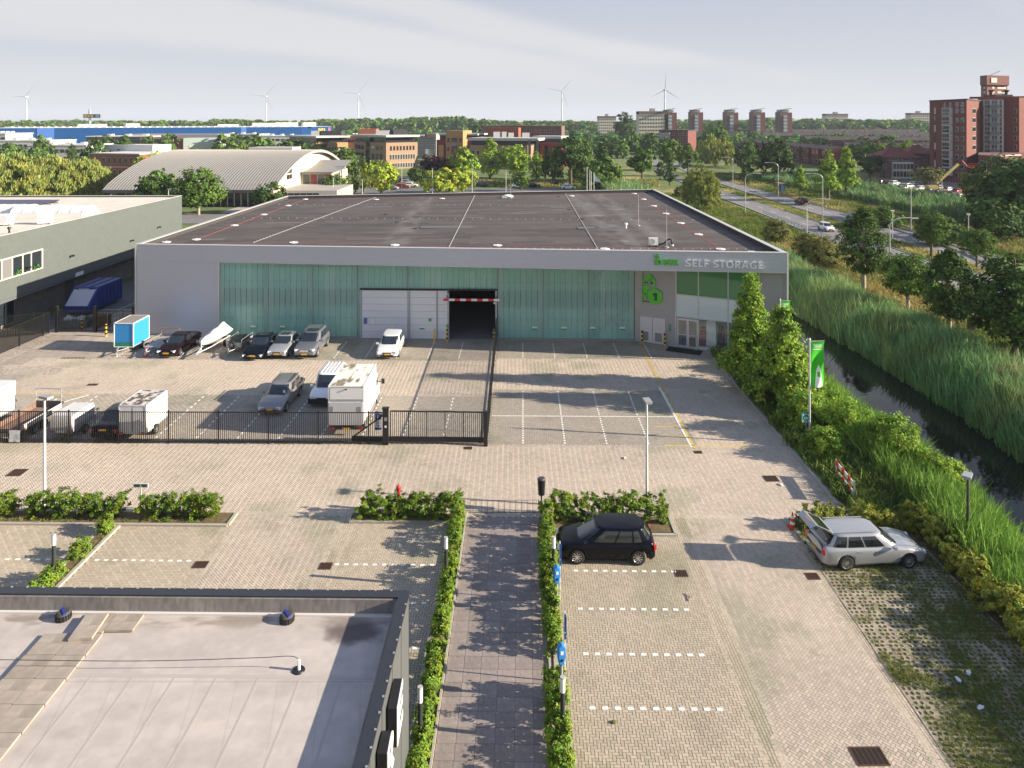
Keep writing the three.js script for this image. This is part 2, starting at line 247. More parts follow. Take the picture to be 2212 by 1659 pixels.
// painted bay lines: dashes on the car park, worn dashes and solid lines in the yard
const lineM = new THREE.MeshStandardMaterial({ map: grain(256, [0.9, 0.89, 0.86], 0.25, 0.9, 33), roughness: 0.8 }), yellowM = new THREE.MeshStandardMaterial({ map: grain(256, [0.78, 0.66, 0.3], 0.5, 0.9, 37), roughness: 0.85 });
function dashes(a, b, n, w = 0.11, duty = 0.47, m = lineM, name = 'bay_line') { const gs = []; for (let i = 0; i < n; i++) { const p = a.clone().lerp(b, i / n), q = a.clone().lerp(b, (i + duty) / n); gs.push(beam(p.setY(0.004), q.setY(0.004), w, 0.006)); } return struct(name, metreUV(join(gs)), m); }
const line = (a, b, w, m, name) => dashes(a, b, 1, w, 1, m, name);
for (const d of [30.75, 28.35, 25.95, 23.55, 21.1]) dashes(S(2.2, d), S(6.78, d), 11, 0.12);
for (const d of [31.05, 28.6, 26.15, 23.7]) dashes(S(-8.15, d), S(-3.6, d), 11, 0.12);
dashes(S(-18.75, 31.2), S(-14.3, 31.2), 11, 0.12); dashes(S(-25, 31.2), S(-20, 31.2), 11, 0.12);
for (let k = 0; k < 5; k++) { dashes(S(0.05 + k * 2.5, 42.9), S(0.05 + k * 2.5, 51.4), 26, 0.1, 0.5); dashes(S(0.05 + k * 2.62, 58.6), S(0.05 + k * 2.62, 62.6), 11, 0.1, 0.5); }
for (let k = 0; k < 12; k++) dashes(S(-4.8 - k * 2.5, 43.3), S(-4.8 - k * 2.5, 50.2), 12, 0.1, 0.5);
for (let k = 0; k < 13; k++) dashes(S(-2.6 - k * 2.55, 58.2), S(-2.6 - k * 2.55, 62.8), 11, 0.1, 0.5);
line(S(-30.5, 50.1), S(-35.5, 43.4), 0.1, lineM); line(S(-36.3, 50.2), S(-30.7, 50.2), 0.1, yellowM);
line(at(1385, 750), at(1500, 968), 0.12, yellowM); line(at(1424, 836), at(1494, 966), 0.12, lineM); line(S(-2, 46.9), S(10.0, 46.9), 0.08, lineM);
line(S(8.3, 45.4), S(9.9, 45.4), 0.09, yellowM); line(S(8.8, 43.9), S(10.4, 43.9), 0.09, yellowM); line(S(8.4, 42.75), S(13.4, 42.75), 0.1, yellowM);
// worn yellow letters on the bays
for (const [x, d] of [[-33.6, 48.9], [-32.6, 47.6]]) line(S(x, d), S(x + 1.1, d + 0.8), 0.12, yellowM);
// gully grates and covers
const rustM = new THREE.MeshStandardMaterial({ map: grain(128, [0.32, 0.2, 0.15], 0.6, 0.6, 39), roughness: 0.9 });
function grate(p, w, d, label) { const o = thing('drain_grate', label, 'drain grate', p, 0.0142, 'drain grates in the paving'); part(o, 'frame', join(bc(w, 0.012, 0.05, 0, 0.001, -d / 2), bc(w, 0.012, 0.05, 0, 0.001, d / 2), bc(0.05, 0.012, d, -w / 2, 0.001, 0), bc(0.05, 0.012, d, w / 2, 0.001, 0)), rustM); for (let i = 1; i < 6; i++) part(o, 'bar', bc(0.025, 0.01, d - 0.05, -w / 2 + i * w / 6, 0.001, 0), rustM); part(o, 'pit', bc(w, 0.004, d, 0, -0.0005, 0), mat(0.01, 0.008, 0.006, 1)); }
grate(at(433, 1220), 0.55, 0.45, 'rusty drain grate at the left end of the leftmost full dashed bay line'); grate(at(703, 1223), 0.5, 0.45, 'rusty drain grate between the left aisle and the bay beside the walkway hedge'); grate(at(1471, 1239), 0.5, 0.42, 'rusty drain grate behind the black hatchback'); grate(at(1755, 1245), 0.5, 0.42, 'rusty drain grate beside the rear wheel of the silver estate car'); grate(at(1877, 1634), 0.95, 0.62, 'large rusty drain grate at the bottom right of the aisle'); grate(at(37, 1021), 0.75, 0.75, 'large rusty square cover on the brick road near the left lamp post'); grate(at(1011, 968), 0.45, 0.3, 'dark drain grate just outside the sliding gate'); grate(at(1508, 977), 0.42, 0.3, 'dark drain grate at the foot of the yellow bay line'); grate(at(1665, 1034), 0.7, 0.6, 'rusty cover in tree shade near the canal bank'); grate(at(200, 831), 0.7, 0.35, 'drain grate in the fenced yard by the yellow line');
// ---------- the storage hall ----------
const font = await new FontLoader().loadAsync('fonts/droid/droid_sans_bold.typeface.json');
function letters(text, h, depth) { const g = new TextGeometry(text, { font, size: h * 1.33, depth, curveSegments: 5, bevelEnabled: false }); g.computeBoundingBox(); return g; }
function fitText(text, w, h, depth) { const g = letters(text, h, depth), b = g.boundingBox; g.translate(-b.min.x, -b.min.y, 0); g.scale(w / (b.max.x - b.min.x), h / (b.max.y - b.min.y), 1); return clean(g); }
// a point of the wall line p0-p1 seen at photo column px
function onLine(px, p0, p1) { const k = (px - CX) / F, dx = p1.x - p0.x, dz = p1.z - p0.z; const t = (-k * p0.z - p0.x) / (dx + k * dz); return V(p0.x + dx * t, 0, p0.z + dz * t); }
// sheet with horizontal ribs; y may differ at the two ends
function ribbed(p0, p1, ya0, ya1, yb0, yb1, pitch = 0.09, depth = 0.022) {
  const n = new THREE.Vector3(-(p1.z - p0.z), 0, p1.x - p0.x).normalize(), rows = Math.round((ya1 - ya0) / pitch), L = [];
  const pt = (p, y0, y1, t, o) => V(p.x + n.x * o, lerp(y0, y1, t), p.z + n.z * o);
  const prof = [[0, 0], [0.12, 1], [0.62, 1], [0.74, 0], [1, 0]];
  for (let i = 0; i < rows; i++) for (let k = 0; k < 4; k++) { const t0 = (i + prof[k][0]) / rows, t1 = (i + prof[k + 1][0]) / rows, o0 = prof[k][1] * depth, o1 = prof[k + 1][1] * depth;
    L.push([pt(p0, ya0, ya1, t0, o0), pt(p1, yb0, yb1, t0, o0), pt(p1, yb0, yb1, t1, o1), pt(p0, ya0, ya1, t1, o1)]); }
  return quads(L);
}
const A = L2(-34.2, 65.2), B = L2(22, 57.3), C = L2(22.2, 111.8), D = L2(-33.9, 108);
const roofH = (x) => lerp(8.1, 8.75, (x + 34.2) / 56.2), fasB = (x) => lerp(6.64, 7.16, (x + 34.2) / 56.2);
const roofAt = (px, py) => { let p = V(0, 0, 0); for (let k = 0; k < 4; k++) p = at(px, py, roofH(p.x) - 0.42); return p; };
const hall = thing('storage_hall', 'grey ribbed metal storage hall with dark flat roof and green glass front', 'storage hall');
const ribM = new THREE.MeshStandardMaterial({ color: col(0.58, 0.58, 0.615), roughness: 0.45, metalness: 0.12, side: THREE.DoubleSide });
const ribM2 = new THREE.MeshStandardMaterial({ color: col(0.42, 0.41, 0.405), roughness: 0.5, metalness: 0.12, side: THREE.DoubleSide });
const copingM = mat(0.62, 0.6, 0.57, 0.45, 0.3);
const on = (a, b, t) => a.clone().lerp(b, t);
const GL = L2(-26.2, 64.15), GR = L2(10.74, 63.05), E1 = L2(21.2, 58.1);
{
  const y0 = -0.05;
  part(hall, 'wall', join(ribbed(A, GL, y0, fasB(A.x), y0, fasB(GL.x)), ribbed(B, C, y0, 8.7, y0, 8.7), ribbed(D, A, y0, 8.05, y0, 8.05), ribbed(C, D, y0, 8.7, y0, 8.05)), ribM);
  const fas = part(hall, 'fascia', ribbed(A, B, fasB(A.x), roofH(A.x), fasB(B.x), roofH(B.x), 0.1, 0.025), ribM);
  const n = V(-(B.z - A.z), 0, B.x - A.x).normalize();
  for (let k = 1; k < 9; k++) { const p = on(A, B, k / 9); part(fas, 'joint_cover', bc(0.05, 1.46, 0.012, p.x + n.x * 0.03, fasB(p.x) + 0.02, p.z + n.z * 0.03, -Math.atan2(B.z - A.z, B.x - A.x)), ribM); }
  part(fas, 'drip_edge', beam(V(A.x, fasB(A.x), A.z).addScaledVector(n, 0.02), V(B.x, fasB(B.x), B.z).addScaledVector(n, 0.02), 0.07, 0.05), copingM);
  for (const g of [bc(0.12, 8.1, 0.12, A.x + 0.02, 0, A.z + 0.02), bc(0.12, 8.7, 0.12, B.x, 0, B.z), bc(0.14, 6.9, 0.14, GL.x, 0, GL.z + 0.05)]) part(hall, 'corner_post', g, copingM);
  // parapet: upstand and coping on four sides
  const ring = [A, B, C, D], up = [];
  ring.forEach((p, i) => { const q = ring[(i + 1) % 4], m = V(-(q.z - p.z), 0, q.x - p.x).normalize(), o = m.clone().multiplyScalar(-0.17);
    const e0 = p.clone().lerp(q, 0.008), e1 = p.clone().lerp(q, 0.992); up.push(beam(V(e0.x + o.x, roofH(e0.x) - 0.3, e0.z + o.z), V(e1.x + o.x, roofH(e1.x) - 0.3, e1.z + o.z), 0.28, 0.52));
    part(hall, 'coping', beam(V(p.x + o.x, roofH(p.x) + 0.005, p.z + o.z), V(q.x + o.x, roofH(q.x) + 0.005, q.z + o.z), 0.42, 0.05), copingM); });
  part(hall, 'parapet', join(up), mat(0.05, 0.048, 0.047, 0.9));
  // bitumen roof: strips of felt 1 m wide, ponding dirt along two drain runs, patches
  const rt = tex(2048, 1024, (u, v) => {
    const x = -36 + u * 60, d = 56 + v * 58, strip = Math.floor((d + 0.35 * Math.sin(x * 0.05)) / 1.0), sf = (d / 1.0) % 1;
    let k = 0.82 + 0.26 * hash2(strip, Math.floor(x / 7.5 + strip * 0.37), 7) + 0.3 * (fbm(x * 0.5, d * 2, 4, 61) - 0.5) + (sf < 0.07 ? -0.1 : 0);
    let c = [0.33 * k, 0.297 * k, 0.283 * k];
    for (const [x0, x1, w] of [[-10.2, -13.0, 1.9], [10.9, 9.3, 2.1], [14.5, 12.8, 1.6]]) { const xc = lerp(x0, x1, (d - 58) / 50), m = smooth(1, 0.2, Math.abs(x - xc) / w) * smooth(0.26, 0.56, fbm(x * 0.7, d * 0.28, 4, 71)), e = 0.44 + 0.16 * (fbm(x * 1.5, d * 0.7, 3, 73) - 0.5);
      c = [lerp(c[0], e * 0.97, m * 0.75), lerp(c[1], e * 0.93, m * 0.75), lerp(c[2], e * 0.9, m * 0.75)]; }
    const ps = hash2(Math.floor(x / 4), Math.floor(d / 3), 83); if (ps > 0.93 && (x / 4) % 1 < 0.7 && ((d / 3) % 1) < 0.28) c = c.map((q) => q * 1.22 + 0.01);
    return c;
  });
  const rg = quads([[V(A.x, roofH(A.x) - 0.42, A.z), V(B.x, roofH(B.x) - 0.42, B.z), V(C.x, roofH(C.x) - 0.42, C.z), V(D.x, roofH(D.x) - 0.42, D.z)]]);
  { const p = rg.attributes.position, uv = rg.attributes.uv; for (let i = 0; i < p.count; i++) uv.setXY(i, (p.getX(i) + 36) / 60, (-p.getZ(i) - 56) / 58); }
  const roof = part(hall, 'roof', rg, new THREE.MeshStandardMaterial({ map: rt, roughness: 0.75, side: THREE.DoubleSide }));
  const discM = mat(0.75, 0.74, 0.72, 0.6);
  for (const [x, y] of [[359.5, 523], [424, 517.5], [506.5, 487], [570, 463.6], [622.5, 444.3], [659.5, 430.5], [637.6, 427.4], [634, 524], [812.5, 431], [853, 529.7], [955, 429], [1074.5, 530.3], [1306.6, 537.8], [1556.6, 538.4], [1625.4, 545], [1508.8, 506.5], [1470.4, 482.2], [1438.5, 461.6], [1412, 445], [1390, 430.6], [1369.8, 418.4], [1393, 414.3], [1234.8, 423.4]]) { const p = roofAt(x, y); part(roof, 'anchor_disc', join(cyl(0.42, 0.4, 0.05, p.x, p.y, p.z, 20), cyl(0.06, 0.05, 0.12, p.x, p.y, p.z, 8)), discM); }
  const redM = mat(0.55, 0.09, 0.05, 0.7), rl = (a, b) => part(roof, 'safety_line', beam(roofAt(...a).add(V(0, 0.012, 0)), roofAt(...b).add(V(0, 0.012, 0)), 0.06, 0.012), redM);
  rl([424, 517.5], [659.5, 430.5]); rl([1556.6, 538.4], [1369.8, 418.4]); rl([424, 517.5], [853, 529.7]); rl([853, 529.7], [1556.6, 538.4]); rl([659.5, 430.5], [1369.8, 419.5]);
  const dotM = mat(0.3, 0.3, 0.29, 0.5), seam = (a, b, n) => { const p = roofAt(...a), q = roofAt(...b), gs = [beam(p.clone().add(V(0, 0.02, 0)), q.clone().add(V(0, 0.02, 0)), 0.05, 0.03)]; for (let i = 0; i <= n; i++) { const c = p.clone().lerp(q, i / n); gs.push(cyl(0.07, 0.05, 0.07, c.x, c.y, c.z, 6)); } part(roof, 'seam_strip', join(gs), dotM); };
  seam([548, 524], [818, 424], 60); seam([970, 533], [1028, 417], 60); seam([1290, 537], [1218, 414], 60);
  for (const y of [441, 471, 534]) { const gs = []; for (let x = 470; x < 1640; x += 19) { const yy = y + (x - 470) * 0.004; const p = roofAt(x, yy); if (p.x < -33 || p.x > 21) continue; gs.push(cyl(0.06, 0.04, 0.06, p.x, p.y, p.z, 6)); } part(roof, 'fixing_row', join(gs), dotM); }
  const patchM = mat(0.12, 0.118, 0.118, 0.7); for (const [x, y, w, d] of [[462, 517, 2.4, 1], [1000, 490, 9, 1.5], [720, 478, 2, 0.7], [1030, 470, 3, 0.6], [1205, 448, 2.2, 0.9], [1368, 455, 3, 0.8], [1330, 492, 8, 1.2]]) { const p = roofAt(x, y); part(roof, 'felt_patch', bc(w, 0.012, d, p.x, p.y, p.z, 0.05), patchM); }
  for (const [x, y] of [[897, 494], [858, 480], [833, 463], [1257, 474], [1290, 492], [1230, 453], [1206, 425]]) { const p = roofAt(x, y); part(roof, 'roof_drain', cyl(0.28, 0.2, 0.07, p.x, p.y, p.z, 10), paintM.black); }
  // soffit below the overhang
  const sf = (p) => V(p.x, fasB(p.x) + 0.06, p.z); part(hall, 'soffit', quads([[sf(GL), sf(B), sf(E1), sf(GR)], [sf(A), sf(B), sf(GL), sf(A)]]), mat(0.4, 0.4, 0.4, 0.8));
  // interior behind the translucent front: back wall, floor, mezzanine, columns, rails and a cross brace
  const inn = (p, k) => V(p.x, 0, p.z - k), room = mat(0.82, 0.83, 0.8, 0.9), steel = mat(0.14, 0.15, 0.14, 0.6);
  { const q0 = onLine(969, GL, GR), q1 = onLine(1072, GL, GR), iw = (a, b, y) => [V(a.x, y, a.z - 0.5), V(b.x, y, b.z - 0.5), V(b.x, 7.2, b.z - 0.5), V(a.x, 7.2, a.z - 0.5)]; part(hall, 'inner_wall', quads([iw(GL, q0, 0), iw(q0, q1, 4.45), iw(q1, GR, 0)]), room);
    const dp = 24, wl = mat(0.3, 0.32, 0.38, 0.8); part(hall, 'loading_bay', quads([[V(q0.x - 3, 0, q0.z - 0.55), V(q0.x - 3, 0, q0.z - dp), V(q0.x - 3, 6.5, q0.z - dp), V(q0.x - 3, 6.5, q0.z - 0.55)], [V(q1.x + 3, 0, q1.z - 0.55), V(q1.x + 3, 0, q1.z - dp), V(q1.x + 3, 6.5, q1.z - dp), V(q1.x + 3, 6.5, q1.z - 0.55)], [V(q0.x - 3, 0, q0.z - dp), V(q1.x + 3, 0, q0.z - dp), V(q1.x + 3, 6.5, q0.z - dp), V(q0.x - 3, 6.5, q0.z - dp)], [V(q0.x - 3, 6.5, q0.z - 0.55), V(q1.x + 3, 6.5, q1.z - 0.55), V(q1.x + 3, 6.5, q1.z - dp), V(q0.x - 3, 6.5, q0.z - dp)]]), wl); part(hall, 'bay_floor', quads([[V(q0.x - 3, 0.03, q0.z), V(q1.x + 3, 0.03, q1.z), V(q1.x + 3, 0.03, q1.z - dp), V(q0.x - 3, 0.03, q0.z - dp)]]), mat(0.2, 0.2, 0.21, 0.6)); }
  part(hall, 'inner_floor', quads([[V(GL.x, 0.02, GL.z), V(GR.x, 0.02, GR.z), V(GR.x, 0.02, GR.z - 0.5), V(GL.x, 0.02, GL.z - 0.5)]]), mat(0.6, 0.6, 0.58, 0.8));
  part(hall, 'mezzanine', beam(V(GL.x + 0.2, 3.6, GL.z - 0.34), V(onLine(778, GL, GR).x, 3.6, onLine(778, GL, GR).z - 0.34), 0.2, 1.3), mat(0.1, 0.105, 0.1, 0.8));
  part(hall, 'mezzanine', beam(V(onLine(1076, GL, GR).x, 3.6, onLine(1076, GL, GR).z - 0.34), V(GR.x - 0.1, 3.6, GR.z - 0.34), 0.2, 1.3), mat(0.1, 0.105, 0.1, 0.8));
  for (const px of [573, 671, 773, 880, 1076, 1171, 1273]) { const p = inn(onLine(px, GL, GR), 0.14), low = px === 880 ? 4.5 : 0; part(hall, 'column', bc(0.3, 7 - low, 0.16, p.x, low, p.z), steel); }
  for (const [x0, x1] of [[475, 778], [1076, 1368]]) for (const h of [1.75, 2.85, 5.0, 6.35]) { const p = inn(onLine(x0, GL, GR), 0.09), q = inn(onLine(x1, GL, GR), 0.09); part(hall, 'rail', beam(p.setY(h), q.setY(h), 0.08, 0.1), steel); }
  { const p = inn(onLine(1278, GL, GR), 0.12), q = inn(onLine(1366, GL, GR), 0.12), P = (a, h) => V(a.x, h, a.z); part(hall, 'cross_brace', join(bar(P(p, 0.3), P(q, 3.3), 0.08), bar(P(q, 0.3), P(p, 3.3), 0.08), bar(P(p, 5.1), on(P(p, 6.9), P(q, 6.9), 0.5), 0.07), bar(P(q, 5.1), on(P(p, 6.9), P(q, 6.9), 0.5), 0.07)), steel); }
  // channel glass, one pane each
  const gm = [0, 1, 2, 3, 4].map((k) => new THREE.MeshPhysicalMaterial({ color: col(0.45 + 0.035 * k, 0.76 + 0.02 * k, 0.68 + 0.025 * k), roughness: 0.3, transmission: 0.55, thickness: 0, ior: 1.5, side: THREE.DoubleSide }));
  const len = GL.distanceTo(GR), nP = 74, w = len / nP, ry = -Math.atan2(GR.z - GL.z, GR.x - GL.x), r = rng(5);
  const paneG = (h) => { const q = w - 0.016, d = 0.022, f = 0.014, H2 = h; return quads([[V(-q / 2 + f, 0, d), V(q / 2 - f, 0, d), V(q / 2 - f, H2, d), V(-q / 2 + f, H2, d)], [V(-q / 2, 0, 0), V(-q / 2 + f, 0, d), V(-q / 2 + f, H2, d), V(-q / 2, H2, 0)], [V(q / 2 - f, 0, d), V(q / 2, 0, 0), V(q / 2, H2, 0), V(q / 2 - f, H2, d)]]); };
  const x0 = onLine(779, GL, GR).x, x1 = onLine(1073, GL, GR).x, tall = paneG(6.95), shorty = paneG(2.5);
  for (let i = 0; i < nP; i++) { const p = on(GL, GR, (i + 0.5) / nP), over = p.x > x0 && p.x < x1; const m = part(hall, 'glass_pane', over ? shorty : tall, gm[Math.floor(r() * r() * 5)]); m.position.set(p.x, over ? 4.46 : 0.14, p.z); m.rotation.y = ry; }
  part(hall, 'plinth', join(beam(V(GL.x, 0.06, GL.z + 0.02), V(x0, 0.06, on(GL, GR, 0.35).z + 0.02), 0.3, 0.16), beam(V(x1, 0.06, on(GL, GR, 0.66).z + 0.02), V(GR.x, 0.06, GR.z + 0.02), 0.3, 0.16)), mat(0.3, 0.29, 0.28, 0.9));
  // doors
  const P = (px, o) => { const p = onLine(px, GL, GR); return V(p.x, 0, p.z + o); };
  const doorM = mat(0.68, 0.7, 0.74, 0.45), seamM = mat(0.2, 0.21, 0.22, 0.6);
  const sect = (a, b, name, rows) => { const p = P(a, 0.06), q = P(b, 0.06), w2 = p.distanceTo(q), c = on(p, q, 0.5), o = new THREE.Group(); o.name = name; hall.add(o); for (let k = 0; k < rows; k++) part(o, 'panel', bc(w2 - 0.03, 4.26 / rows - 0.018, 0.06, c.x, 0.04 + k * 4.26 / rows, c.z, ry), doorM); part(o, 'backing', bc(w2, 4.28, 0.02, c.x, 0.02, c.z - 0.05, ry), seamM); return o; };
  sect(782, 881, 'overhead_door', 7); sect(886, 943, 'overhead_door', 7); sect(946, 967, 'side_door', 7);
  const fr = (a, b) => { const p = P(a, 0.08), q = P(b, 0.08), c = on(p, q, 0.5); return bc(p.distanceTo(q), 4.32, 0.12, c.x, 0, c.z, ry); };
  part(hall, 'door_frame', join(fr(779, 781.5), fr(881.5, 885.5), fr(943.3, 945.7), fr(967, 970), fr(1070, 1073.5)), mat(0.42, 0.43, 0.46, 0.5));
  { const p = P(778, 0.1), q = P(1074, 0.1); part(hall, 'door_head', beam(p.setY(4.4), q.setY(4.4), 0.16, 0.12), paintM.black); }
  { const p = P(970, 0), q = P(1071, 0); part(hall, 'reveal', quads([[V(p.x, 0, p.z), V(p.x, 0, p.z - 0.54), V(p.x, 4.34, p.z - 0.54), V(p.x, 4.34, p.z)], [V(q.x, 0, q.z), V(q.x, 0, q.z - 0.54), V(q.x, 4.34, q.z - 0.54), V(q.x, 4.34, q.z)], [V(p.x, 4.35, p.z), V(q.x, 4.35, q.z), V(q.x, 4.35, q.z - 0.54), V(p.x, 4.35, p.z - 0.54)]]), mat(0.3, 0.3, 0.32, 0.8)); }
  // red and white height bar over the loading opening
  const hb = thing('height_bar', 'red and white striped height bar hanging over the dark loading opening', 'height bar', V(0, 0, 0)); for (let k = 0; k < 10; k++) { const p = P(959 + k * 12, 0.55), q = P(971 + k * 12, 0.55); part(hb, k % 2 ? 'white_section' : 'red_section', beam(p.setY(3.62), q.setY(3.62), 0.08, 0.2), k % 2 ? paintM.white : paintM.red); } part(hb, 'bracket', join(bar(P(966, 0.1).setY(3.9), P(966, 0.55).setY(3.62), 0.03), bar(P(1072, 0.1).setY(3.9), P(1072, 0.55).setY(3.62), 0.03)), paintM.black);
  // bay signs, notices and small fittings along the front
  const sgn = (px, py, w2, h2, m, name = 'bay_sign', lo) => { const p = P(px, 0.14), h = hAt(py, -p.z); const s = part(hall, name, bc(w2, h2, 0.02, p.x, h - h2 / 2, p.z, ry), m); if (lo) part(s, 'lower_band', bc(w2 * 0.98, h2 * 0.45, 0.012, p.x, h - h2 / 2 + 0.01, p.z + 0.015, ry), lo); return s; };
  const gsg = mat(0.03, 0.36, 0.12, 0.5);
  for (const px of [490, 548, 611, 849, 912, 1155, 1218, 1280, 1344]) sgn(px, 707 + (px - 611) * 0.004, 0.46, 0.3, paintM.white, 'bay_sign', gsg);
  sgn(790, 693, 0.3, 0.52, mat(0.07, 0.16, 0.4, 0.5), 'parking_notice'); sgn(806, 694.5, 0.24, 0.4, paintM.white, 'key_box'); sgn(929, 691, 0.26, 0.26, gsg, 'door_notice'); sgn(954, 668, 0.2, 0.2, paintM.white, 'lamp'); sgn(967, 704, 0.22, 0.3, gsg, 'door_notice'); sgn(968.5, 631, 0.16, 0.16, paintM.black, 'camera_unit'); sgn(1068, 655, 0.16, 0.14, paintM.white, 'camera_unit');
}
// angled entrance bay
{
  const e0 = GR, e1 = E1, ry = -Math.atan2(e1.z - e0.z, e1.x - e0.x), n = V(Math.sin(ry), 0, Math.cos(ry)), Q = (px, o = 0) => onLine(px, e0, e1).addScaledVector(n, o), top = (p) => fasB(p.x) + 0.05;
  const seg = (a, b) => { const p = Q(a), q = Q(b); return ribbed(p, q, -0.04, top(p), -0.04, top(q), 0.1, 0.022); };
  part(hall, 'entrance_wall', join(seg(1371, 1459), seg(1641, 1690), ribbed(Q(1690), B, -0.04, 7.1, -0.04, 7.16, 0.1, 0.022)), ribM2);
  const fm = mat(0.55, 0.56, 0.57, 0.4, 0.2), slab = (a, b, y0, y1, o, t) => { const p = Q(a, o), q = Q(b, o), c = on(p, q, 0.5); return bc(p.distanceTo(q), y1 - y0, t, c.x, y0, c.z, ry); };
  const green = new THREE.MeshPhysicalMaterial({ color: col(0.16, 0.5, 0.22), roughness: 0.03, transmission: 0.55, thickness: 0, side: THREE.DoubleSide }), clear = new THREE.MeshPhysicalMaterial({ color: col(0.92, 0.95, 0.95), roughness: 0.02, transmission: 0.95, thickness: 0, side: THREE.DoubleSide }), span = phys(0.62, 0.72, 0.73, 0.12, { clearcoat: 0.4 });
  const cols = [[1461, 1509], [1509, 1573], [1573, 1640]];
  cols.forEach(([a, b]) => {
    const u = part(hall, 'upper_window', slab(a + 1, b - 1, 4.52, 7.0, 0, 0.03), green);
    part(hall, 'spandrel_panel', slab(a + 1, b - 1, 2.64, 4.44, 0.01, 0.05), span);
    part(u, 'mullion', slab(b - 1.2, b + 1.2, 0.06, 7, 0.02, 0.1), fm);
    if (a !== 1461) part(hall, 'shop_window', slab(a + 1, b - 1, 0.3, 2.56, 0, 0.02), clear);
  });
  part(hall, 'mullion', slab(1459, 1462, 0, 7, 0.02, 0.12), fm); part(hall, 'transom', join(slab(1461, 1640, 2.56, 2.64, 0.02, 0.1), slab(1461, 1640, 4.44, 4.52, 0.02, 0.1)), fm); part(hall, 'sill', slab(1509, 1640, 0.02, 0.3, 0.03, 0.12), fm);
  for (const [a, b] of [[1463, 1486], [1486, 1508]]) { const d = part(hall, 'glass_door', slab(a + 3, b - 3, 0.12, 2.3, 0, 0.02), clear); part(d, 'door_frame', join(slab(a, a + 3, 0.03, 2.5, 0.02, 0.07), slab(b - 3, b, 0.03, 2.5, 0.02, 0.07), slab(a, b, 2.3, 2.5, 0.018, 0.07), slab(a, b, 0.03, 0.14, 0.018, 0.07), slab(a, b, 1.05, 1.15, 0.018, 0.05)), fm); }
  const dd = part(hall, 'service_door', slab(1383, 1409, 0.04, 2.25, 0.03, 0.06), mat(0.62, 0.6, 0.62, 0.5)); part(dd, 'louvre', slab(1388, 1401, 0.2, 0.95, 0.07, 0.02), paintM.grey);
  const d2 = part(hall, 'service_door', slab(1410, 1437, 0.04, 2.25, 0.03, 0.06), mat(0.62, 0.6, 0.62, 0.5)); part(d2, 'louvre', slab(1415, 1430, 0.2, 0.95, 0.07, 0.02), paintM.grey);
  part(hall, 'wall_lamp', join(slab(1446, 1448.5, 1.55, 1.85, 0.12, 0.12), slab(1445, 1449.5, 1.25, 1.5, 0.1, 0.08)), mat(0.1, 0.35, 0.2, 0.5));
  // shop behind the glass
  const room = mat(0.85, 0.85, 0.83, 0.8), back = (px, h) => Q(px, -2.8).setY(h), fr2 = (px, h) => Q(px, -0.12).setY(h);
  part(hall, 'shop_room', quads([[back(1448, 0.02), back(1655, 0.02), back(1655, 7), back(1448, 7)], [fr2(1461, 2.62), fr2(1640, 2.62), back(1655, 2.62), back(1448, 2.62)], [fr2(1461, 2.62), back(1448, 2.62), back(1448, 0), fr2(1461, 0)], [fr2(1640, 2.62), back(1655, 2.62), back(1655, 0), fr2(1640, 0)]]), room);
  part(hall, 'shop_floor', quads([[fr2(1461, 0.02), fr2(1640, 0.02), back(1655, 0.02), back(1448, 0.02)]]), mat(0.55, 0.55, 0.54, 0.5));
  part(hall, 'office_floor', quads([[fr2(1461, 4.4), fr2(1640, 4.4), back(1655, 4.4), back(1448, 4.4)]]), mat(0.15, 0.3, 0.12, 0.8));
  for (const px of [1492, 1535, 1558, 1590]) { const p = Q(px, -1.1); part(hall, 'office_pillar', bc(0.32, 2.6, 0.32, p.x, 4.41, p.z, ry), room); }
  part(hall, 'shop_partition', slab(1524, 1545, 0.03, 2.6, -0.5, 0.3), room);
  const item = (name, label, cat, px, o, geo, m, group) => { const s = solo(name, label, cat, geo, m, group); const p = Q(px, o); s.position.set(p.x, 0.025, p.z); s.rotation.y = ry; return s; };
  const card = mat(0.42, 0.26, 0.11, 0.9);
  item('cardboard_box', 'brown cardboard box inside the entrance, left of the pair', 'box', 1489, -1.0, bc(0.55, 0.5, 0.45), card); item('cardboard_box', 'brown cardboard box inside the entrance, right of the pair', 'box', 1500, -1.0, bc(0.5, 0.48, 0.45), card);
  item('storage_tub', 'blue plastic tub standing inside the glass door', 'tub', 1477, -0.9, join(bc(0.6, 0.35, 0.4), bc(0.66, 0.05, 0.46, 0, 0.35, 0)), paintM.blue);
  const rk = thing('display_rack', 'wire rack of red goods behind the shop window', 'rack', Q(1517, -0.9), ry); part(rk, 'frame', join([-1, 1].flatMap((a) => [-1, 1].map((b) => bc(0.03, 1.7, 0.03, a * 0.3, 0.02, b * 0.22))), [0.1, 0.5, 0.9, 1.3, 1.65].map((h) => bc(0.62, 0.02, 0.46, 0, h, 0))), paintM.darkgrey); for (const h of [0.13, 0.53, 0.93, 1.33]) part(rk, 'goods', join(bc(0.24, 0.22, 0.3, -0.15, h, 0), bc(0.22, 0.18, 0.3, 0.13, h, 0)), paintM.red);
  item('kayak', 'dark red kayak leaning in the shop window', 'kayak', 1556, -1.0, (() => { const g = new THREE.SphereGeometry(1, 12, 12); g.scale(0.2, 0.95, 0.14); g.translate(0, 0.95, 0); return g; })(), mat(0.12, 0.02, 0.03, 0.4));
  item('surfboard', 'green board leaning beside the kayak in the shop window', 'board', 1550, -1.2, (() => { const g = new THREE.SphereGeometry(1, 12, 12); g.scale(0.17, 1.05, 0.05); g.translate(0, 1.05, 0); return g; })(), mat(0.05, 0.25, 0.1, 0.4));
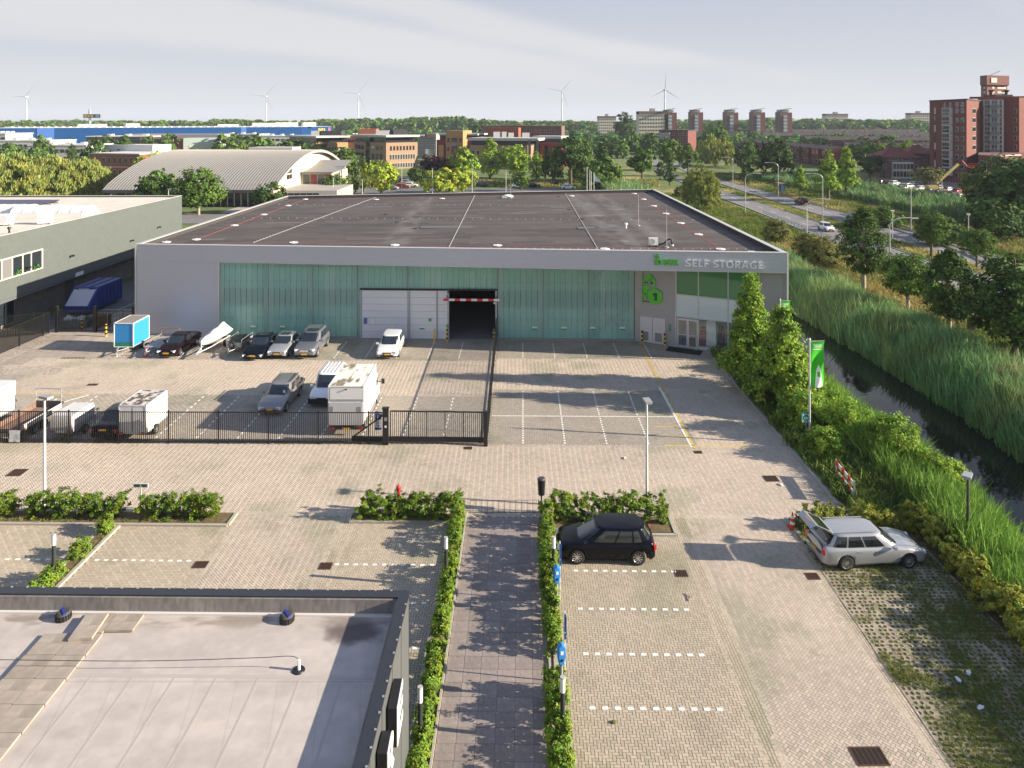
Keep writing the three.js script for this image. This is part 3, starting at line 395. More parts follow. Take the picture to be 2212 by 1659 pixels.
  const mt = thing('door_mat', 'black door mat in front of the glass entrance', 'door mat', Q(1483, 0.95), ry); part(mt, 'rubber_edge', bc(2.9, 0.012, 1.3, 0, 0.001, 0), paintM.black); part(mt, 'bristle_field', bc(2.76, 0.008, 1.16, 0, 0.012, 0), mat(0.02, 0.02, 0.022, 1));
  const letterM = mat(0.92, 0.92, 0.9, 0.35);
  // fascia lettering
  const fn = V(-(B.z - A.z), 0, B.x - A.x).normalize(), fry = -Math.atan2(B.z - A.z, B.x - A.x), FL = (px, h) => { const p = onLine(px, A, B).addScaledVector(fn, 0.06); p.y = h; return p; };
  const put = (name, text, a, b, h, y, depth, m) => { const p = FL(a, y), q = FL(b, y); const t = part(hall, name, fitText(text, p.distanceTo(q), h, depth), m); t.position.copy(p); t.rotation.y = fry; };
  [['S', 1479.5, 1491.5], ['E', 1494, 1503.5], ['L', 1506, 1514.5], ['F', 1517, 1526.5], ['S', 1534, 1545.5], ['T', 1547, 1557.5], ['O', 1559, 1574.5], ['R', 1577, 1588.5], ['A', 1589.5, 1603.5], ['G', 1605, 1619], ['E', 1622, 1631.5]].forEach(([c, a, b], i) => { const k = 1.045; put('white_letter', c, 1479.5 + (a - 1479.5) * k * 1.06, 1479.5 + (b - 1479.5) * k * 1.06, 0.56, lerp(7.49, 7.44, i / 10), 0.1, letterM); });
  [['B', 1433, 1442.5], ['O', 1443.5, 1454.5], ['X', 1454.8, 1465.5]].forEach(([c, a, b]) => put('green_letter', c, a, b, 0.5, 7.54, 0.1, paintM.green));
  // emblem: hooded figure with a staff and a six-sided shield marked 1
  const poly = (pts) => new THREE.Shape(pts.map(([x, y]) => new THREE.Vector2(x, y)));
  const one = [[-0.26, 0.28], [0.02, 0.46], [0.24, 0.46], [0.24, -0.5], [-0.08, -0.5], [-0.08, 0.14], [-0.26, 0.06]];
  const shield = poly([[0, 1], [0.78, 0.55], [0.78, -0.6], [0, -1], [-0.78, -0.6], [-0.82, 0.55]]); shield.holes.push(new THREE.Path(one.map(([x, y]) => new THREE.Vector2(x, y))));
  const hood = poly([[-0.65, 2.74], [-0.25, 2.47], [-0.42, 2.27], [-0.55, 1.92], [-0.8, 1.84], [-0.95, 1.52], [-1.18, 1.77], [-1.02, 2.27]]), veil = poly([[-0.22, 2.4], [0.1, 1.72], [-0.05, 1.22], [-0.25, 1.12], [-0.4, 1.22], [-0.15, 1.72], [-0.4, 2.2]]), face = poly([[-0.8, 1.77], [-0.48, 1.84], [-0.52, 1.57], [-0.65, 1.37], [-0.8, 1.47]]);
  const cape = poly([[-1.3, 1.12], [-0.7, 1.24], [-0.58, 1.0], [-0.84, 0.68], [-0.88, 0.1], [-1.0, 0.1], [-1.12, 0.4], [-1.3, 0.34]]), arm = poly([[-1.3, 0.3], [-0.95, -0.1], [-0.95, -0.55], [-1.3, -0.3]]), staff = poly([[-1.52, -0.9], [-1.4, -0.9], [-1.4, 2.75], [-1.52, 2.75]]);
  const logo = (p, s, turn, k = 1) => { const o = new THREE.Group(); o.name = 'emblem'; o.position.copy(p); o.rotation.y = turn; hall.add(o); const ex = (sh, d, z) => { const g = new THREE.ExtrudeGeometry(sh, { depth: d, bevelEnabled: false, curveSegments: 2 }); g.scale(s * k, s, 1); g.translate(0, 0, z); return g; };
    part(o, 'shield', ex(shield, 0.07, 0.05), paintM.green); part(o, 'numeral', ex(poly(one), 0.03, 0.02), mat(0.08, 0.09, 0.08, 0.6)); part(o, 'figure', join(ex(hood, 0.05, 0.05), ex(veil, 0.05, 0.05), ex(face, 0.05, 0.05), ex(cape, 0.05, 0.05), ex(arm, 0.05, 0.05)), paintM.green); part(o, 'staff', ex(staff, 0.06, 0.05), paintM.green);
    part(o, 'backing', join([[-0.78, 1.55], [0.05, 0.2], [-0.1, -0.75]].map(([x, y], i) => { const g = new THREE.BoxGeometry((i ? 1.9 : 0.9) * s * k, 0.09 * s * (i ? 1 : 2), 0.04); g.translate((x - 0.35 * (i ? 1 : 0)) * s * k, y * s, 0.03); return g; })), paintM.black); };
  const lp = Q(1416, 0.03); lp.y = hAt(640, -lp.z); logo(lp, 0.72, ry, 1.08); logo(FL(1423.5, 7.8).add(V(0, -0.02, 0)), 0.25, fry, 1.0);
}
// ---------- grey building on the left ----------
{
  const X = -46, h3 = 3.1, hT = 8.95, d0 = 22, d1 = 100; const o = thing('office_warehouse', 'sage grey metal building with strip window at the left edge', 'warehouse');
  const wallM = new THREE.MeshStandardMaterial({ map: grain(512, [0.375, 0.4, 0.385], 0.07, 9, 101), roughness: 0.6, metalness: 0.1, side: THREE.DoubleSide });
  const rm = new THREE.MeshStandardMaterial({ map: grain(512, [0.84, 0.8, 0.75], 0.12, 16, 103, 0.3), roughness: 0.85, side: THREE.DoubleSide });
  part(o, 'upper_wall', metreUV(join(bx(X - 0.25, X, h3, hT, -d1, -d0), bx(-110, X - 0.26, h3, hT - 0.01, -d1, -d1 + 0.25))), wallM);
  part(o, 'roof', metreUV(bx(-110, X - 0.26, hT - 0.3, hT - 0.18, -d1 + 0.26, -d0)), rm);
  part(o, 'coping', join(bx(X - 0.3, X + 0.03, hT, hT + 0.05, -d1 - 0.03, -d0), bx(-110, X - 0.31, hT + 0.002, hT + 0.052, -d1 - 0.03, -d1 + 0.3)), copingM);
  part(o, 'lower_wall', metreUV(join(bx(X - 1.6, X - 1.4, -0.05, h3, -d1, -d0))), new THREE.MeshStandardMaterial({ map: grain(256, [0.42, 0.4, 0.38], 0.25, 2, 105), roughness: 0.9 }));
  part(o, 'soffit', bx(X - 1.4, X - 0.02, h3 - 0.3, h3 - 0.02, -d1, -d0), mat(0.1, 0.11, 0.12, 0.7));
  for (let k = 0; k < 5; k++) { const z = -52 - k * 3.4 - (k > 2 ? 1.5 : 0); const f = part(o, 'ground_window', bx(X - 1.42, X - 1.36, 0.2, 2.5, z - 1.2, z + 1.2), mat(0.3, 0.29, 0.28, 0.6)); for (const s of [-0.62, 0.62]) part(f, 'pane', bx(X - 1.36, X - 1.34, 0.3, 2.4, z + s - 0.5, z + s + 0.5), roomGlass); }
  part(o, 'ground_door', bx(X - 1.42, X - 1.36, 0, 2.4, -77.6, -76.2), paintM.darkgrey); part(o, 'house_number_sign', bx(X + 0.005, X + 0.025, 2.9, 3.3, -77, -75.6), paintM.white);
  // strip window in a pale frame
  const z0 = -70.3, z1 = -56, fr = part(o, 'strip_window_frame', join(bx(X - 0.02, X + 0.06, 4.9, 5.02, z0, z1), bx(X - 0.02, X + 0.06, 6.72, 6.84, z0, z1), bx(X - 0.02, X + 0.061, 4.9, 6.84, z0, z0 + 0.16), ...[-68.6, -67.4, -66, -64.6, -63.1, -61.6, -60, -58.4].map((z) => bx(X - 0.02, X + 0.055, 5, 6.74, z - 0.07, z + 0.07))), mat(0.62, 0.56, 0.48, 0.6));
  const zs = [z0 + 0.16, -68.6, -67.4, -66, -64.6, -63.1, -61.6, -60, -58.4, z1]; for (let i = 0; i < zs.length - 1; i++) part(fr, 'pane', bx(X, X + 0.02, 5.02, 6.72, zs[i] + 0.07, zs[i + 1] - 0.07), i === 3 ? mat(0.16, 0.16, 0.16, 0.7) : roomGlass);
  const pr = rng(3), lm = mat(0.06, 0.2, 0.04, 0.8); for (const z of [-69.3, -66.8, -62.2, -59.2]) { const gs = []; for (let k = 0; k < 26; k++) { const g = new THREE.PlaneGeometry(0.1, 0.2); g.rotateZ(pr() * 6); g.rotateY(pr() * 6); g.translate(X + 0.1 + pr() * 0.03, 5.05 + pr() * 0.45, z + (pr() - 0.5) * 0.9); gs.push(g); } part(fr, 'window_plant', join(gs), lm); }
  for (const [px, py] of [[392 - 52, 490], [281, 519], [151, 552], [56, 577]].map(([a, b]) => [a, b])) { const d = X * F / (px - CX); const h = hAt(py, d); part(o, 'wall_floodlight', join(bx(X, X + 0.35, h - 0.05, h, -d - 0.04, -d + 0.04), bx(X + 0.2, X + 0.45, h - 0.1, h + 0.06, -d - 0.14, -d + 0.14)), paintM.black); }
  // roof lights, panels, coolers
  const rl = (px, py, len, group, label) => { const p = at(px, py, hT - 0.18), t = thing('roof_light', label, 'roof light', p, 0, group); const g = new THREE.CylinderGeometry(1.5, 1.5, len, 20, 1, false, 0, Math.PI); g.rotateZ(Math.PI / 2); g.scale(1, 0.5, 1); g.translate(0, 0.25, 0); part(t, 'barrel', g, phys(0.75, 0.76, 0.76, 0.25)); part(t, 'upstand', bc(len + 0.1, 0.28, 3.1, 0, 0, 0), paintM.white); for (let k = 0; k <= 6; k++) { const r2 = new THREE.TorusGeometry(1.5, 0.035, 4, 14, Math.PI); r2.rotateY(Math.PI / 2); r2.scale(1, 0.5, 1); r2.translate(-len / 2 + k * len / 6, 0.26, 0); part(t, 'rib', r2, galv); } };
  rl(118, 462, 8, 0, 'white barrel roof light on the left building, right of the pair'); rl(5, 460, 7, 0, 'white barrel roof light cut off by the left edge');
  const sp = thing('solar_panels', 'dark blue solar panel array on the left roof', 'solar panels', at(25, 443, hT - 0.18)); for (let i = 0; i < 7; i++) for (let j = 0; j < 3; j++) { const g = new THREE.BoxGeometry(1.65, 0.04, 1.0); g.rotateX(0.2); g.translate(-6.5 + i * 1.7, 0.3, -2 + j * 1.35); part(sp, 'panel', g, phys(0.03, 0.035, 0.07, 0.15)); }
  for (let i = 0; i < 3; i++) part(sp, 'mount', bc(12, 0.18, 0.08, -1.4, 0, -2 + i * 1.35), galv);
}
function acUnit(label, p, turn, s = 1) { const o = thing('air_conditioner', label, 'air conditioner', p, turn, 'outdoor air conditioner units'); part(o, 'casing', bc(0.95 * s, 0.75 * s, 0.36 * s, 0, 0.12, 0), paintM.white); const f = new THREE.TorusGeometry(0.27 * s, 0.02, 6, 20); f.translate(-0.14 * s, 0.12 + 0.38 * s, 0.19 * s); const d = new THREE.CylinderGeometry(0.26 * s, 0.26 * s, 0.02, 20); d.rotateX(Math.PI / 2); d.translate(-0.14 * s, 0.12 + 0.38 * s, 0.185 * s); part(o, 'fan_grille', join(f, d), mat(0.45, 0.45, 0.45, 0.6)); part(o, 'foot', bc(0.1, 0.12, 0.5, -0.3, 0, 0), paintM.black); part(o, 'foot', bc(0.1, 0.12, 0.5, 0.3, 0, 0), paintM.black); return o; }
acUnit('white air conditioner at the left edge of the left roof', at(12, 487, 8.77), 0.3, 1.4); acUnit('white air conditioner beside the barrel roof light on the left roof', at(98, 484, 8.77), 0.5, 1.4);
acUnit('white air conditioner on the dark hall roof above the letters', roofAt(1411, 532), 0, 0.85);
{ const p = at(20, 506, 8.77), o = thing('vent_pipe', 'short black vent pipe at the edge of the left roof', 'vent pipe', p); part(o, 'pipe', cyl(0.08, 0.08, 0.5), paintM.black); part(o, 'cowl', cyl(0.18, 0.14, 0.18, 0, 0.5, 0), paintM.black); }
for (const [x, y, h, l] of [[1379, 488, 3.3, 'tall thin lightning rod on the hall roof, taller of the right pair'], [1440, 535, 3.3, 'thin lightning rod beside the roof air conditioner'], [1103, 428, 2.4, 'thin lightning rod behind the white roof dome']]) { const o = thing('lightning_rod', l, 'lightning rod', roofAt(x, y)); part(o, 'rod', cyl(0.03, 0.018, h, 0, 0.08, 0, 6), galv); part(o, 'foot', cyl(0.2, 0.18, 0.09, 0, 0, 0, 10), concreteM); }
{ const o = thing('roof_dome', 'white domed roof hatch near the back of the dark roof', 'roof dome', roofAt(1097, 427)); const g = new THREE.SphereGeometry(0.62, 16, 8, 0, 7, 0, Math.PI / 2); g.scale(1.3, 0.45, 1); g.translate(0, 0.2, 0); part(o, 'dome', g, paintM.white); part(o, 'upstand', bc(1.7, 0.22, 1.3), mat(0.6, 0.6, 0.58, 0.6)); }
{ const p = roofAt(1440, 531), o = thing('cable_gooseneck', 'black curved cable duct beside the roof air conditioner', 'cable duct', p); part(o, 'duct', tube([V(-0.8, 0.1, 0), V(-0.2, 0.25, 0), V(0.1, 0.55, 0), V(0.4, 0.55, 0), V(0.5, 0.1, 0)], 0.08), paintM.black); part(o, 'collar', cyl(0.14, 0.12, 0.12, 0.5, 0, 0), paintM.white); }
{ const o = thing('vent_pipe', 'short white vent pipe in the worn patch of the hall roof', 'vent pipe', roofAt(1352, 493)); part(o, 'pipe', cyl(0.1, 0.1, 0.4), paintM.white); part(o, 'cowl', cyl(0.2, 0.16, 0.14, 0, 0.4, 0), paintM.white); }

// ---------- foreground roof ----------
{
  const hT = 5.4, hR = 4.93, X = -3.03, d1 = 21.05, T = (x, d) => S(x - 0.0142 * 21 , d); const o = thing('foreground_building', 'dark panelled building with pale flat roof in the lower left corner', 'building');
  const cladM = mat(0.12, 0.125, 0.128, 0.45, 0.2), mem = tex(1024, 1024, (u, v) => { const x = -24 + u * 21, d = 9 + v * 12.2; const e = d - 20.6 + 0.4 * fbm(x * 0.6, 1, 3, 5); let k = 0.93 + 0.13 * (fbm(x * 0.55, d * 1.6, 5, 11) - 0.5) + 0.1 * (fbm(x * 4, d * 4, 3, 13) - 0.5); let c = [0.765 * k, 0.725 * k, 0.695 * k];
    const seamx = Math.abs(((x + 0.2 * (d - 20)) / 1.05) % 1); if (d < 18.3 && seamx < 0.03) c = c.map((q) => q * 0.95); if (Math.abs(d - 18.3) < 0.025) c = c.map((q) => q * 0.93);
    const st = smooth(20.0, 20.55, d) * smooth(0.45, 0.7, fbm(x * 0.8, d * 3, 4, 15)) * 0.5; c = [lerp(c[0], 0.42, st), lerp(c[1], 0.37, st), lerp(c[2], 0.33, st)];
    const pd = Math.hypot((x + 4.3) / 1.1, (d - 20.1) / 0.6), st2 = smooth(1, 0.4, pd + 0.7 * (fbm(x * 2.2, d * 2.2, 3, 19) - 0.5)) * 0.8; c = [lerp(c[0], 0.34, st2), lerp(c[1], 0.3, st2), lerp(c[2], 0.29, st2)];
    const ring = Math.abs(Math.hypot(x + 8.45, d - 15.15) - 0.28); if (ring < 0.02) c = c.map((q) => q * 0.9); return c; });
  const rg = flat([S(-26, 8), S(X - 0.3 - 0.3, 8), S(X - 0.3 - 0.3, d1 - 0.3), S(-26, d1 - 0.3)], hR); { const p = rg.attributes.position, uv = rg.attributes.uv; for (let i = 0; i < p.count; i++) uv.setXY(i, (p.getX(i) + 24) / 21, (-p.getZ(i) - 9) / 12.2); }
  const roof = part(o, 'roof', rg, new THREE.MeshStandardMaterial({ map: mem, roughness: 0.8 }));
  const xe = X - 0.3;   // site coordinate of the east face
  part(o, 'wall', join(prism([S(xe - 0.05, 8), S(xe, 8), S(xe, d1), S(xe - 0.05, d1)], -0.1, hT - 0.02), prism([S(-26, d1 - 0.06), S(xe - 0.06, d1 - 0.06), S(xe - 0.06, d1), S(-26, d1)], -0.1, hT - 0.02)), cladM);
  const upM = new THREE.MeshStandardMaterial({ map: grain(256, [0.5, 0.48, 0.465], 0.3, 2.2, 111, 0.4), roughness: 0.85 });
  part(o, 'upstand', metreUV(join(prism([S(-26, d1 - 0.34), S(xe - 0.07, d1 - 0.34), S(xe - 0.07, d1 - 0.07), S(-26, d1 - 0.07)], hR - 0.02, hT - 0.03), prism([S(xe - 0.33, 8), S(xe - 0.07, 8), S(xe - 0.07, d1 - 0.35), S(xe - 0.33, d1 - 0.35)], hR - 0.02, hT - 0.031))), upM);
  part(o, 'fillet', prism([S(-26, d1 - 0.44), S(xe - 0.34, d1 - 0.44), S(xe - 0.34, d1 - 0.345), S(-26, d1 - 0.345)], hR, hR + 0.05), mat(0.62, 0.6, 0.58, 0.8));
  part(o, 'coping', join(prism([S(-26, d1 - 0.28), S(xe + 0.03, d1 - 0.28), S(xe + 0.03, d1 + 0.03), S(-26, d1 + 0.03)], hT - 0.03, hT + 0.02), prism([S(xe - 0.27, 8), S(xe + 0.03, 8), S(xe + 0.03, d1 - 0.285), S(xe - 0.27, d1 - 0.285)], hT - 0.03, hT + 0.022)), mat(0.045, 0.05, 0.06, 0.35, 0.4));
  const lapM = mat(0.42, 0.38, 0.35, 0.8); for (let k = 0; k < 18; k++) part(roof, 'membrane_lap', prism([S(-23 + k * 1.08, 8), S(-22.94 + k * 1.08, 8), S(-22.94 + k * 1.08, 18.3), S(-23 + k * 1.08, 18.3)], hR + 0.0005, hR + 0.003), lapM); part(roof, 'membrane_lap', prism([S(-26, 18.31), S(xe - 0.5, 18.31), S(xe - 0.5, 18.42), S(-26, 18.42)], hR + 0.0005, hR + 0.0035), lapM);
  const clip = bc(0.05, 0.02, 0.05); for (let k = 0; k < 46; k++) { const p = S(-25 + k * 0.47, d1 - 0.0, hT + 0.02); const m = part(o, 'coping_clip', clip, galv); m.position.copy(p); } for (let k = 0; k < 24; k++) { const m = part(o, 'coping_clip', clip, galv); m.position.copy(S(xe, d1 - 0.6 - k * 0.47, hT + 0.022)); }
  for (let k = 0; k < 9; k++) part(o, 'panel_joint', prism([S(xe, d1 - 1.35 * k - 0.03), S(xe + 0.006, d1 - 1.35 * k - 0.03), S(xe + 0.006, d1 - 1.35 * k), S(xe, d1 - 1.35 * k)], 0, hT - 0.05), paintM.black);
  // raised sign letters on the east wall, far end last
  [['E', 17.45], ['R', 16.2], ['O', 14.9], ['C', 13.6]].forEach(([c, d]) => { const g = fitText(c, 0.95, 0.95, 0.22); const l = part(o, 'sign_letter', g, paintM.black); const p = S(xe + 0.05, d, 3.95); l.position.copy(p); l.rotation.y = Math.PI / 2 + 0.0142; const f = part(l, 'face', fitText(c, 0.95, 0.95, 0.02), paintM.white); f.position.z = 0.222; });
  // concrete slabs: a walkway two wide, some loose
  const tM = [0, 1, 2].map((k) => new THREE.MeshStandardMaterial({ map: concreteTex, color: col(0.74 + 0.08 * k, 0.72 + 0.08 * k, 0.68 + 0.08 * k), roughness: 0.95 })), r = rng(21);
  const wk = thing('slab_walkway', 'walkway of concrete slabs two wide across the pale foreground roof', 'walkway');
  const sl = (x, d, w, l, y, turn, pr = wk, name = 'slab') => { const p = S(x, d, 0); const m = part(pr, name, metreUV(bc(w, 0.06, l)), tM[Math.floor(r() * 3)]); m.position.set(p.x, hR + y, p.z); m.rotation.y = turn; return m; };
  for (let j = 0; j < 11; j++) { const d = 19.35 - j * 0.81; sl(-12.85, d, 0.8, 0.795, 0.015, 0.0142); sl(-12.04, d, 0.8, 0.795, 0.015, 0.0142); }
  sl(-12.1, 20.18, 0.8, 0.8, 0.015, 0.0142); sl(-11.3, 20.22, 0.8, 0.66, 0.02, 0.0142);
  const ls = solo('loose_slab', 'pale loose concrete slab lying skewed on the walkway end', 'slab', metreUV(bc(0.62, 0.07, 1.0)), tM[2]); { const p = S(-12.15, 19.95); ls.position.set(p.x, hR + 0.08, p.z); ls.rotation.y = 0.1; ls.rotation.z = 0.02; }
  for (const [px, py, l] of [[137, 1336, 'black ribbed roof outlet with blue strap beside the slab walkway'], [620, 1341, 'black ribbed roof outlet with blue strap near the right parapet']]) { const p = at(px, py, hR), v = thing('roof_outlet', l, 'roof outlet', p, 0.4); const g = cyl(0.2, 0.19, 0.16, 0, 0.0, 0, 24); part(v, 'basket', g, mat(0.02, 0.02, 0.022, 0.6)); part(v, 'lid', cyl(0.2, 0.15, 0.05, 0, 0.16, 0, 24), mat(0.06, 0.055, 0.05, 0.7)); part(v, 'strap', bc(0.07, 0.03, 0.36, 0, 0.2, 0, 0.3), mat(0.02, 0.04, 0.3, 0.6)); for (let k = 0; k < 18; k++) { const a = k / 18 * 6.283; part(v, 'rib', bc(0.02, 0.15, 0.02, Math.cos(a) * 0.2, 0, Math.sin(a) * 0.2), paintM.black); } }
  { const p = at(645, 1448, hR), v = thing('roof_pipe', 'white pipe stub rising from a dark collar on the foreground roof', 'pipe', p); part(v, 'collar', cyl(0.17, 0.15, 0.025, 0, 0, 0, 20), paintM.black); part(v, 'pipe', cyl(0.04, 0.035, 0.26, 0.01, 0.02, 0), paintM.white); const q = (px, py, h) => at(px, py, h); const a = V(p.x, hR + 0.3, p.z), w = tube([a, V(a.x - 0.12, hR + 0.36, a.z), V(a.x - 1.0, hR + 0.33, a.z - 0.0), V(a.x - 4, hR + 0.26, a.z + 0.02), V(a.x - 8.5, hR + 0.3, a.z + 0.02)], 0.009, 5, 60); solo('roof_cable', 'thin dark cable strung from the pipe across the foreground roof', 'cable', w, paintM.darkgrey); }
}
// ---------- plants ----------
// foliage as many small folded leaf faces gathered in clumps; tone varies from clump to clump and leaf to leaf
function leaves(n, leaf, seed, place, { clumps = 60, spread = 0.16, aspect = 1.5, droop = 0, hue = 0.25 } = {}) {
  const r = rng(seed), pos = new Float32Array(n * 18), colr = new Float32Array(n * 18), C = [];
  for (let i = 0; i < clumps; i++) { const [p, o] = place(r); C.push([p, o, 0.72 + 0.56 * r(), r()]); }
  const g3 = () => (r() + r() + r() - 1.5) * 1.3, a = V(0, 0, 0), b = V(0, 0, 0), nn = V(0, 0, 0), c = V(0, 0, 0);
  for (let i = 0; i < n; i++) {
    const [p, o, tone, y] = C[Math.floor(r() * clumps)], s = leaf * (0.65 + 0.7 * r());
    c.set(p.x + g3() * spread, p.y + g3() * spread * 0.8, p.z + g3() * spread);
    nn.set(o.x * 0.7 + r() - 0.5, o.y * 0.7 + r() - 0.2, o.z * 0.7 + r() - 0.5).normalize();
    a.set(r() - 0.5, droop ? -droop - r() : r() - 0.5, r() - 0.5).cross(nn); if (droop) { a.set((r() - 0.5) * 0.5, -1, (r() - 0.5) * 0.5); b.set(r() - 0.5, 0, r() - 0.5).normalize(); } else { a.normalize(); b.crossVectors(nn, a); }
    const L = s * aspect * 0.5, W = s * 0.5, f = s * 0.18;
    const q = [[-L, 0, 0], [0, -W, f], [L, 0, 0], [0, W, f]].map(([u, v, w]) => [c.x + a.x * u + b.x * v + nn.x * w, c.y + a.y * u + b.y * v + nn.y * w, c.z + a.z * u + b.z * v + nn.z * w]);
    const t = tone * (0.75 + 0.5 * r()), yy = (y - 0.5) * hue + (r() - 0.5) * hue; let k = i * 18;
    for (const j of [0, 1, 2, 0, 2, 3]) { pos[k] = q[j][0]; colr[k++] = t * (1 + yy); pos[k] = q[j][1]; colr[k++] = t; pos[k] = q[j][2]; colr[k++] = t * (1 - yy); }
  }
  const g = new THREE.BufferGeometry(); g.setAttribute('position', new THREE.BufferAttribute(pos, 3)); g.setAttribute('color', new THREE.BufferAttribute(colr, 3)); g.computeVertexNormals(); return g;
}
const leafM = (r, g, b, t = 0.24) => new THREE.MeshPhysicalMaterial({ color: col(r, g, b), vertexColors: true, roughness: 0.8, specularIntensity: 0.25, transmission: t, thickness: 0, side: THREE.DoubleSide });
const foliage = { dark: leafM(0.065, 0.12, 0.026), mid: leafM(0.11, 0.19, 0.034), bright: leafM(0.24, 0.36, 0.045, 0.3), lime: leafM(0.33, 0.4, 0.045), willow: leafM(0.29, 0.33, 0.085), olive: leafM(0.2, 0.21, 0.065), purple: leafM(0.06, 0.022, 0.03), hedge: leafM(0.17, 0.26, 0.03), gold: leafM(0.29, 0.32, 0.052) };
const unit = (r) => { const a = r() * 6.283, z = r() * 2 - 1, s = Math.sqrt(1 - z * z); return V(s * Math.cos(a), z, s * Math.sin(a)); };
// crown outlines in a unit crown: base at y 0, top at y 1, radius 1
const shapes = {
  round: (r) => { const o = unit(r), k = Math.pow(r(), 0.36) * (0.84 + 0.2 * fbm(o.x * 2 + 3, o.z * 2 + o.y * 2, 2, 3)); return [V(o.x * k, 0.5 + o.y * k * 0.5, o.z * k), o]; },
  dome: (r) => { const o = unit(r); const k = Math.pow(r(), 0.4), y = o.y * k; return [V(o.x * k * (1 - 0.25 * y), 0.42 + y * (y > 0 ? 0.56 : 0.42), o.z * k * (1 - 0.25 * y)), o]; },
  cone: (r) => { const y = 1 - Math.sqrt(r()) * 0.98, R = (1 - y) * 0.92 + 0.06, a = r() * 6.283, k = Math.pow(r(), 0.4) * R * (0.75 + 0.5 * vnoise(y * 9, a * 1.2, 5)), o = V(Math.cos(a), 0.25, Math.sin(a)); return [V(o.x * k, y, o.z * k), o]; },
  egg: (r) => { const y = r(), R = Math.pow(Math.sin(Math.PI * Math.pow(y, 0.72)), 0.75), a = r() * 6.283, k = Math.pow(r(), 0.42) * R * (0.78 + 0.42 * vnoise(y * 6, a, 9)), o = V(Math.cos(a), (y - 0.4) * 1.2, Math.sin(a)); return [V(o.x * k, y, o.z * k), o]; },
  column: (r) => { const y = r(), R = 0.75 * Math.pow(Math.sin(Math.PI * Math.pow(y * 0.97 + 0.02, 0.6)), 0.5), a = r() * 6.283, k = Math.pow(r(), 0.5) * R, o = V(Math.cos(a), 0.2, Math.sin(a)); return [V(o.x * k, y, o.z * k), o]; },
  spread: (r) => { const o = unit(r), k = Math.pow(r(), 0.4); return [V(o.x * k, 0.55 + 0.45 * o.y * k * (o.y < 0 ? 0.7 : 1), o.z * k), o]; },
  weep: (r) => { const a = r() * 6.283, k = Math.pow(r(), 0.35), o = V(Math.cos(a), 0.3, Math.sin(a)), top = 0.96 - 0.42 * k * k; return [V(o.x * k, top * (0.12 + 0.88 * Math.pow(r(), 0.75)), o.z * k), o]; },
};
const crowns = new Map();
// `tall` is the crown's height over its radius, in steps, so that leaves keep their shape
function crown(shape, lod, v, tall = 2) { const k = Math.max(1, Math.round(tall * 2) / 2), key = shape + lod + v + k; if (!crowns.has(key)) { let [n, leaf, cl, sp] = { near: [8200, 0.062, 230, 0.115], mid: [1900, 0.115, 100, 0.13], far: [420, 0.24, 44, 0.16], tiny: [150, 0.4, 26, 0.18] }[lod]; const f = 0.45 + 0.28 * k, wp = shape === 'weep';
  const cn = shape === 'cone' && lod === 'near'; n = n * f * (wp ? 3.4 : cn ? 1.5 : 1) | 0; cl = cl * f * (wp ? 2.4 : cn ? 1.3 : 1) | 0; if (wp) leaf *= 0.44;
  const g = leaves(n, leaf, 100 + v * 31 + shape.length * 7 + n, (r) => { const [p, o] = shapes[shape](r); p.y *= k; o.y *= 0.8; return [p, o]; }, { clumps: cl, spread: shape === 'column' ? sp * 0.7 : wp ? sp * 0.6 : sp, aspect: wp ? 3.6 : 1.5, droop: wp ? 1 : 0 }); g.scale(1, 1 / k, 1); crowns.set(key, g); } return crowns.get(key); }
const barkM = mat(0.12, 0.095, 0.07, 0.95), barkPale = mat(0.3, 0.26, 0.21, 0.95);
const trunks = [0, 1, 2].map((v) => { const r = rng(40 + v), gs = [cyl(0.05, 0.032, 0.62, 0, 0, 0, 8), cyl(0.032, 0.012, 0.36, 0, 0.62, 0, 6)]; for (let k = 0; k < 6; k++) { const a = k * 1.05 + r(), y = 0.36 + 0.07 * k; gs.push(bar(V(0, y, 0), V(Math.cos(a) * 0.19, y + 0.2 + r() * 0.06, Math.sin(a) * 0.19), 0.017, 5, 0.006)); } return join(gs); });
const trunkLow = join(cyl(0.05, 0.02, 0.8, 0, 0, 0, 5));
// one tree: foot on the ground, height h, crown radius r starting at height c0
function tree(p, h, r, c0, shape, leaf, lod, label, { name = 'tree', category = 'tree', group, v = 0, bark = barkM, noTrunk = false } = {}) {
  const o = thing(name, label, category, p, v * 2.1 + p.x * 0.7, group);
  if (!noTrunk) { const t = part(o, 'trunk', lod === 'far' || lod === 'tiny' ? trunkLow : trunks[v % 3], bark); const k = Math.min(r * 2.2, h * 0.9) ; t.scale.set(h * 0.62, h * 0.93, h * 0.62); }
  const c = part(o, 'crown', crown(shape, lod, v % 3, (h - c0) / r), foliage[leaf]); c.position.y = c0; c.scale.set(r, h - c0, r); return o;
}
const gnd = (x, d) => V(x, groundY(x, d) < -0.05 && x > 15 ? groundY(x, d) : -0.03, -d);
const T = (px, d, h, r, c0, shape, leaf, lod, label, more) => tree(gnd(xAt(px, d), d), h, r, c0, shape, leaf, lod, label, more);

// two sweetgums at the corner of the forecourt
T(1622, 51.5, 8.6, 2.25, 1.2, 'cone', 'bright', 'near', 'bright green cone-shaped tree in front of the shop window', { v: 0 });
T(1692, 48, 7.3, 2.5, 0.9, 'cone', 'bright', 'near', 'bright green broad cone-shaped tree beside the taller front flag', { v: 1 });
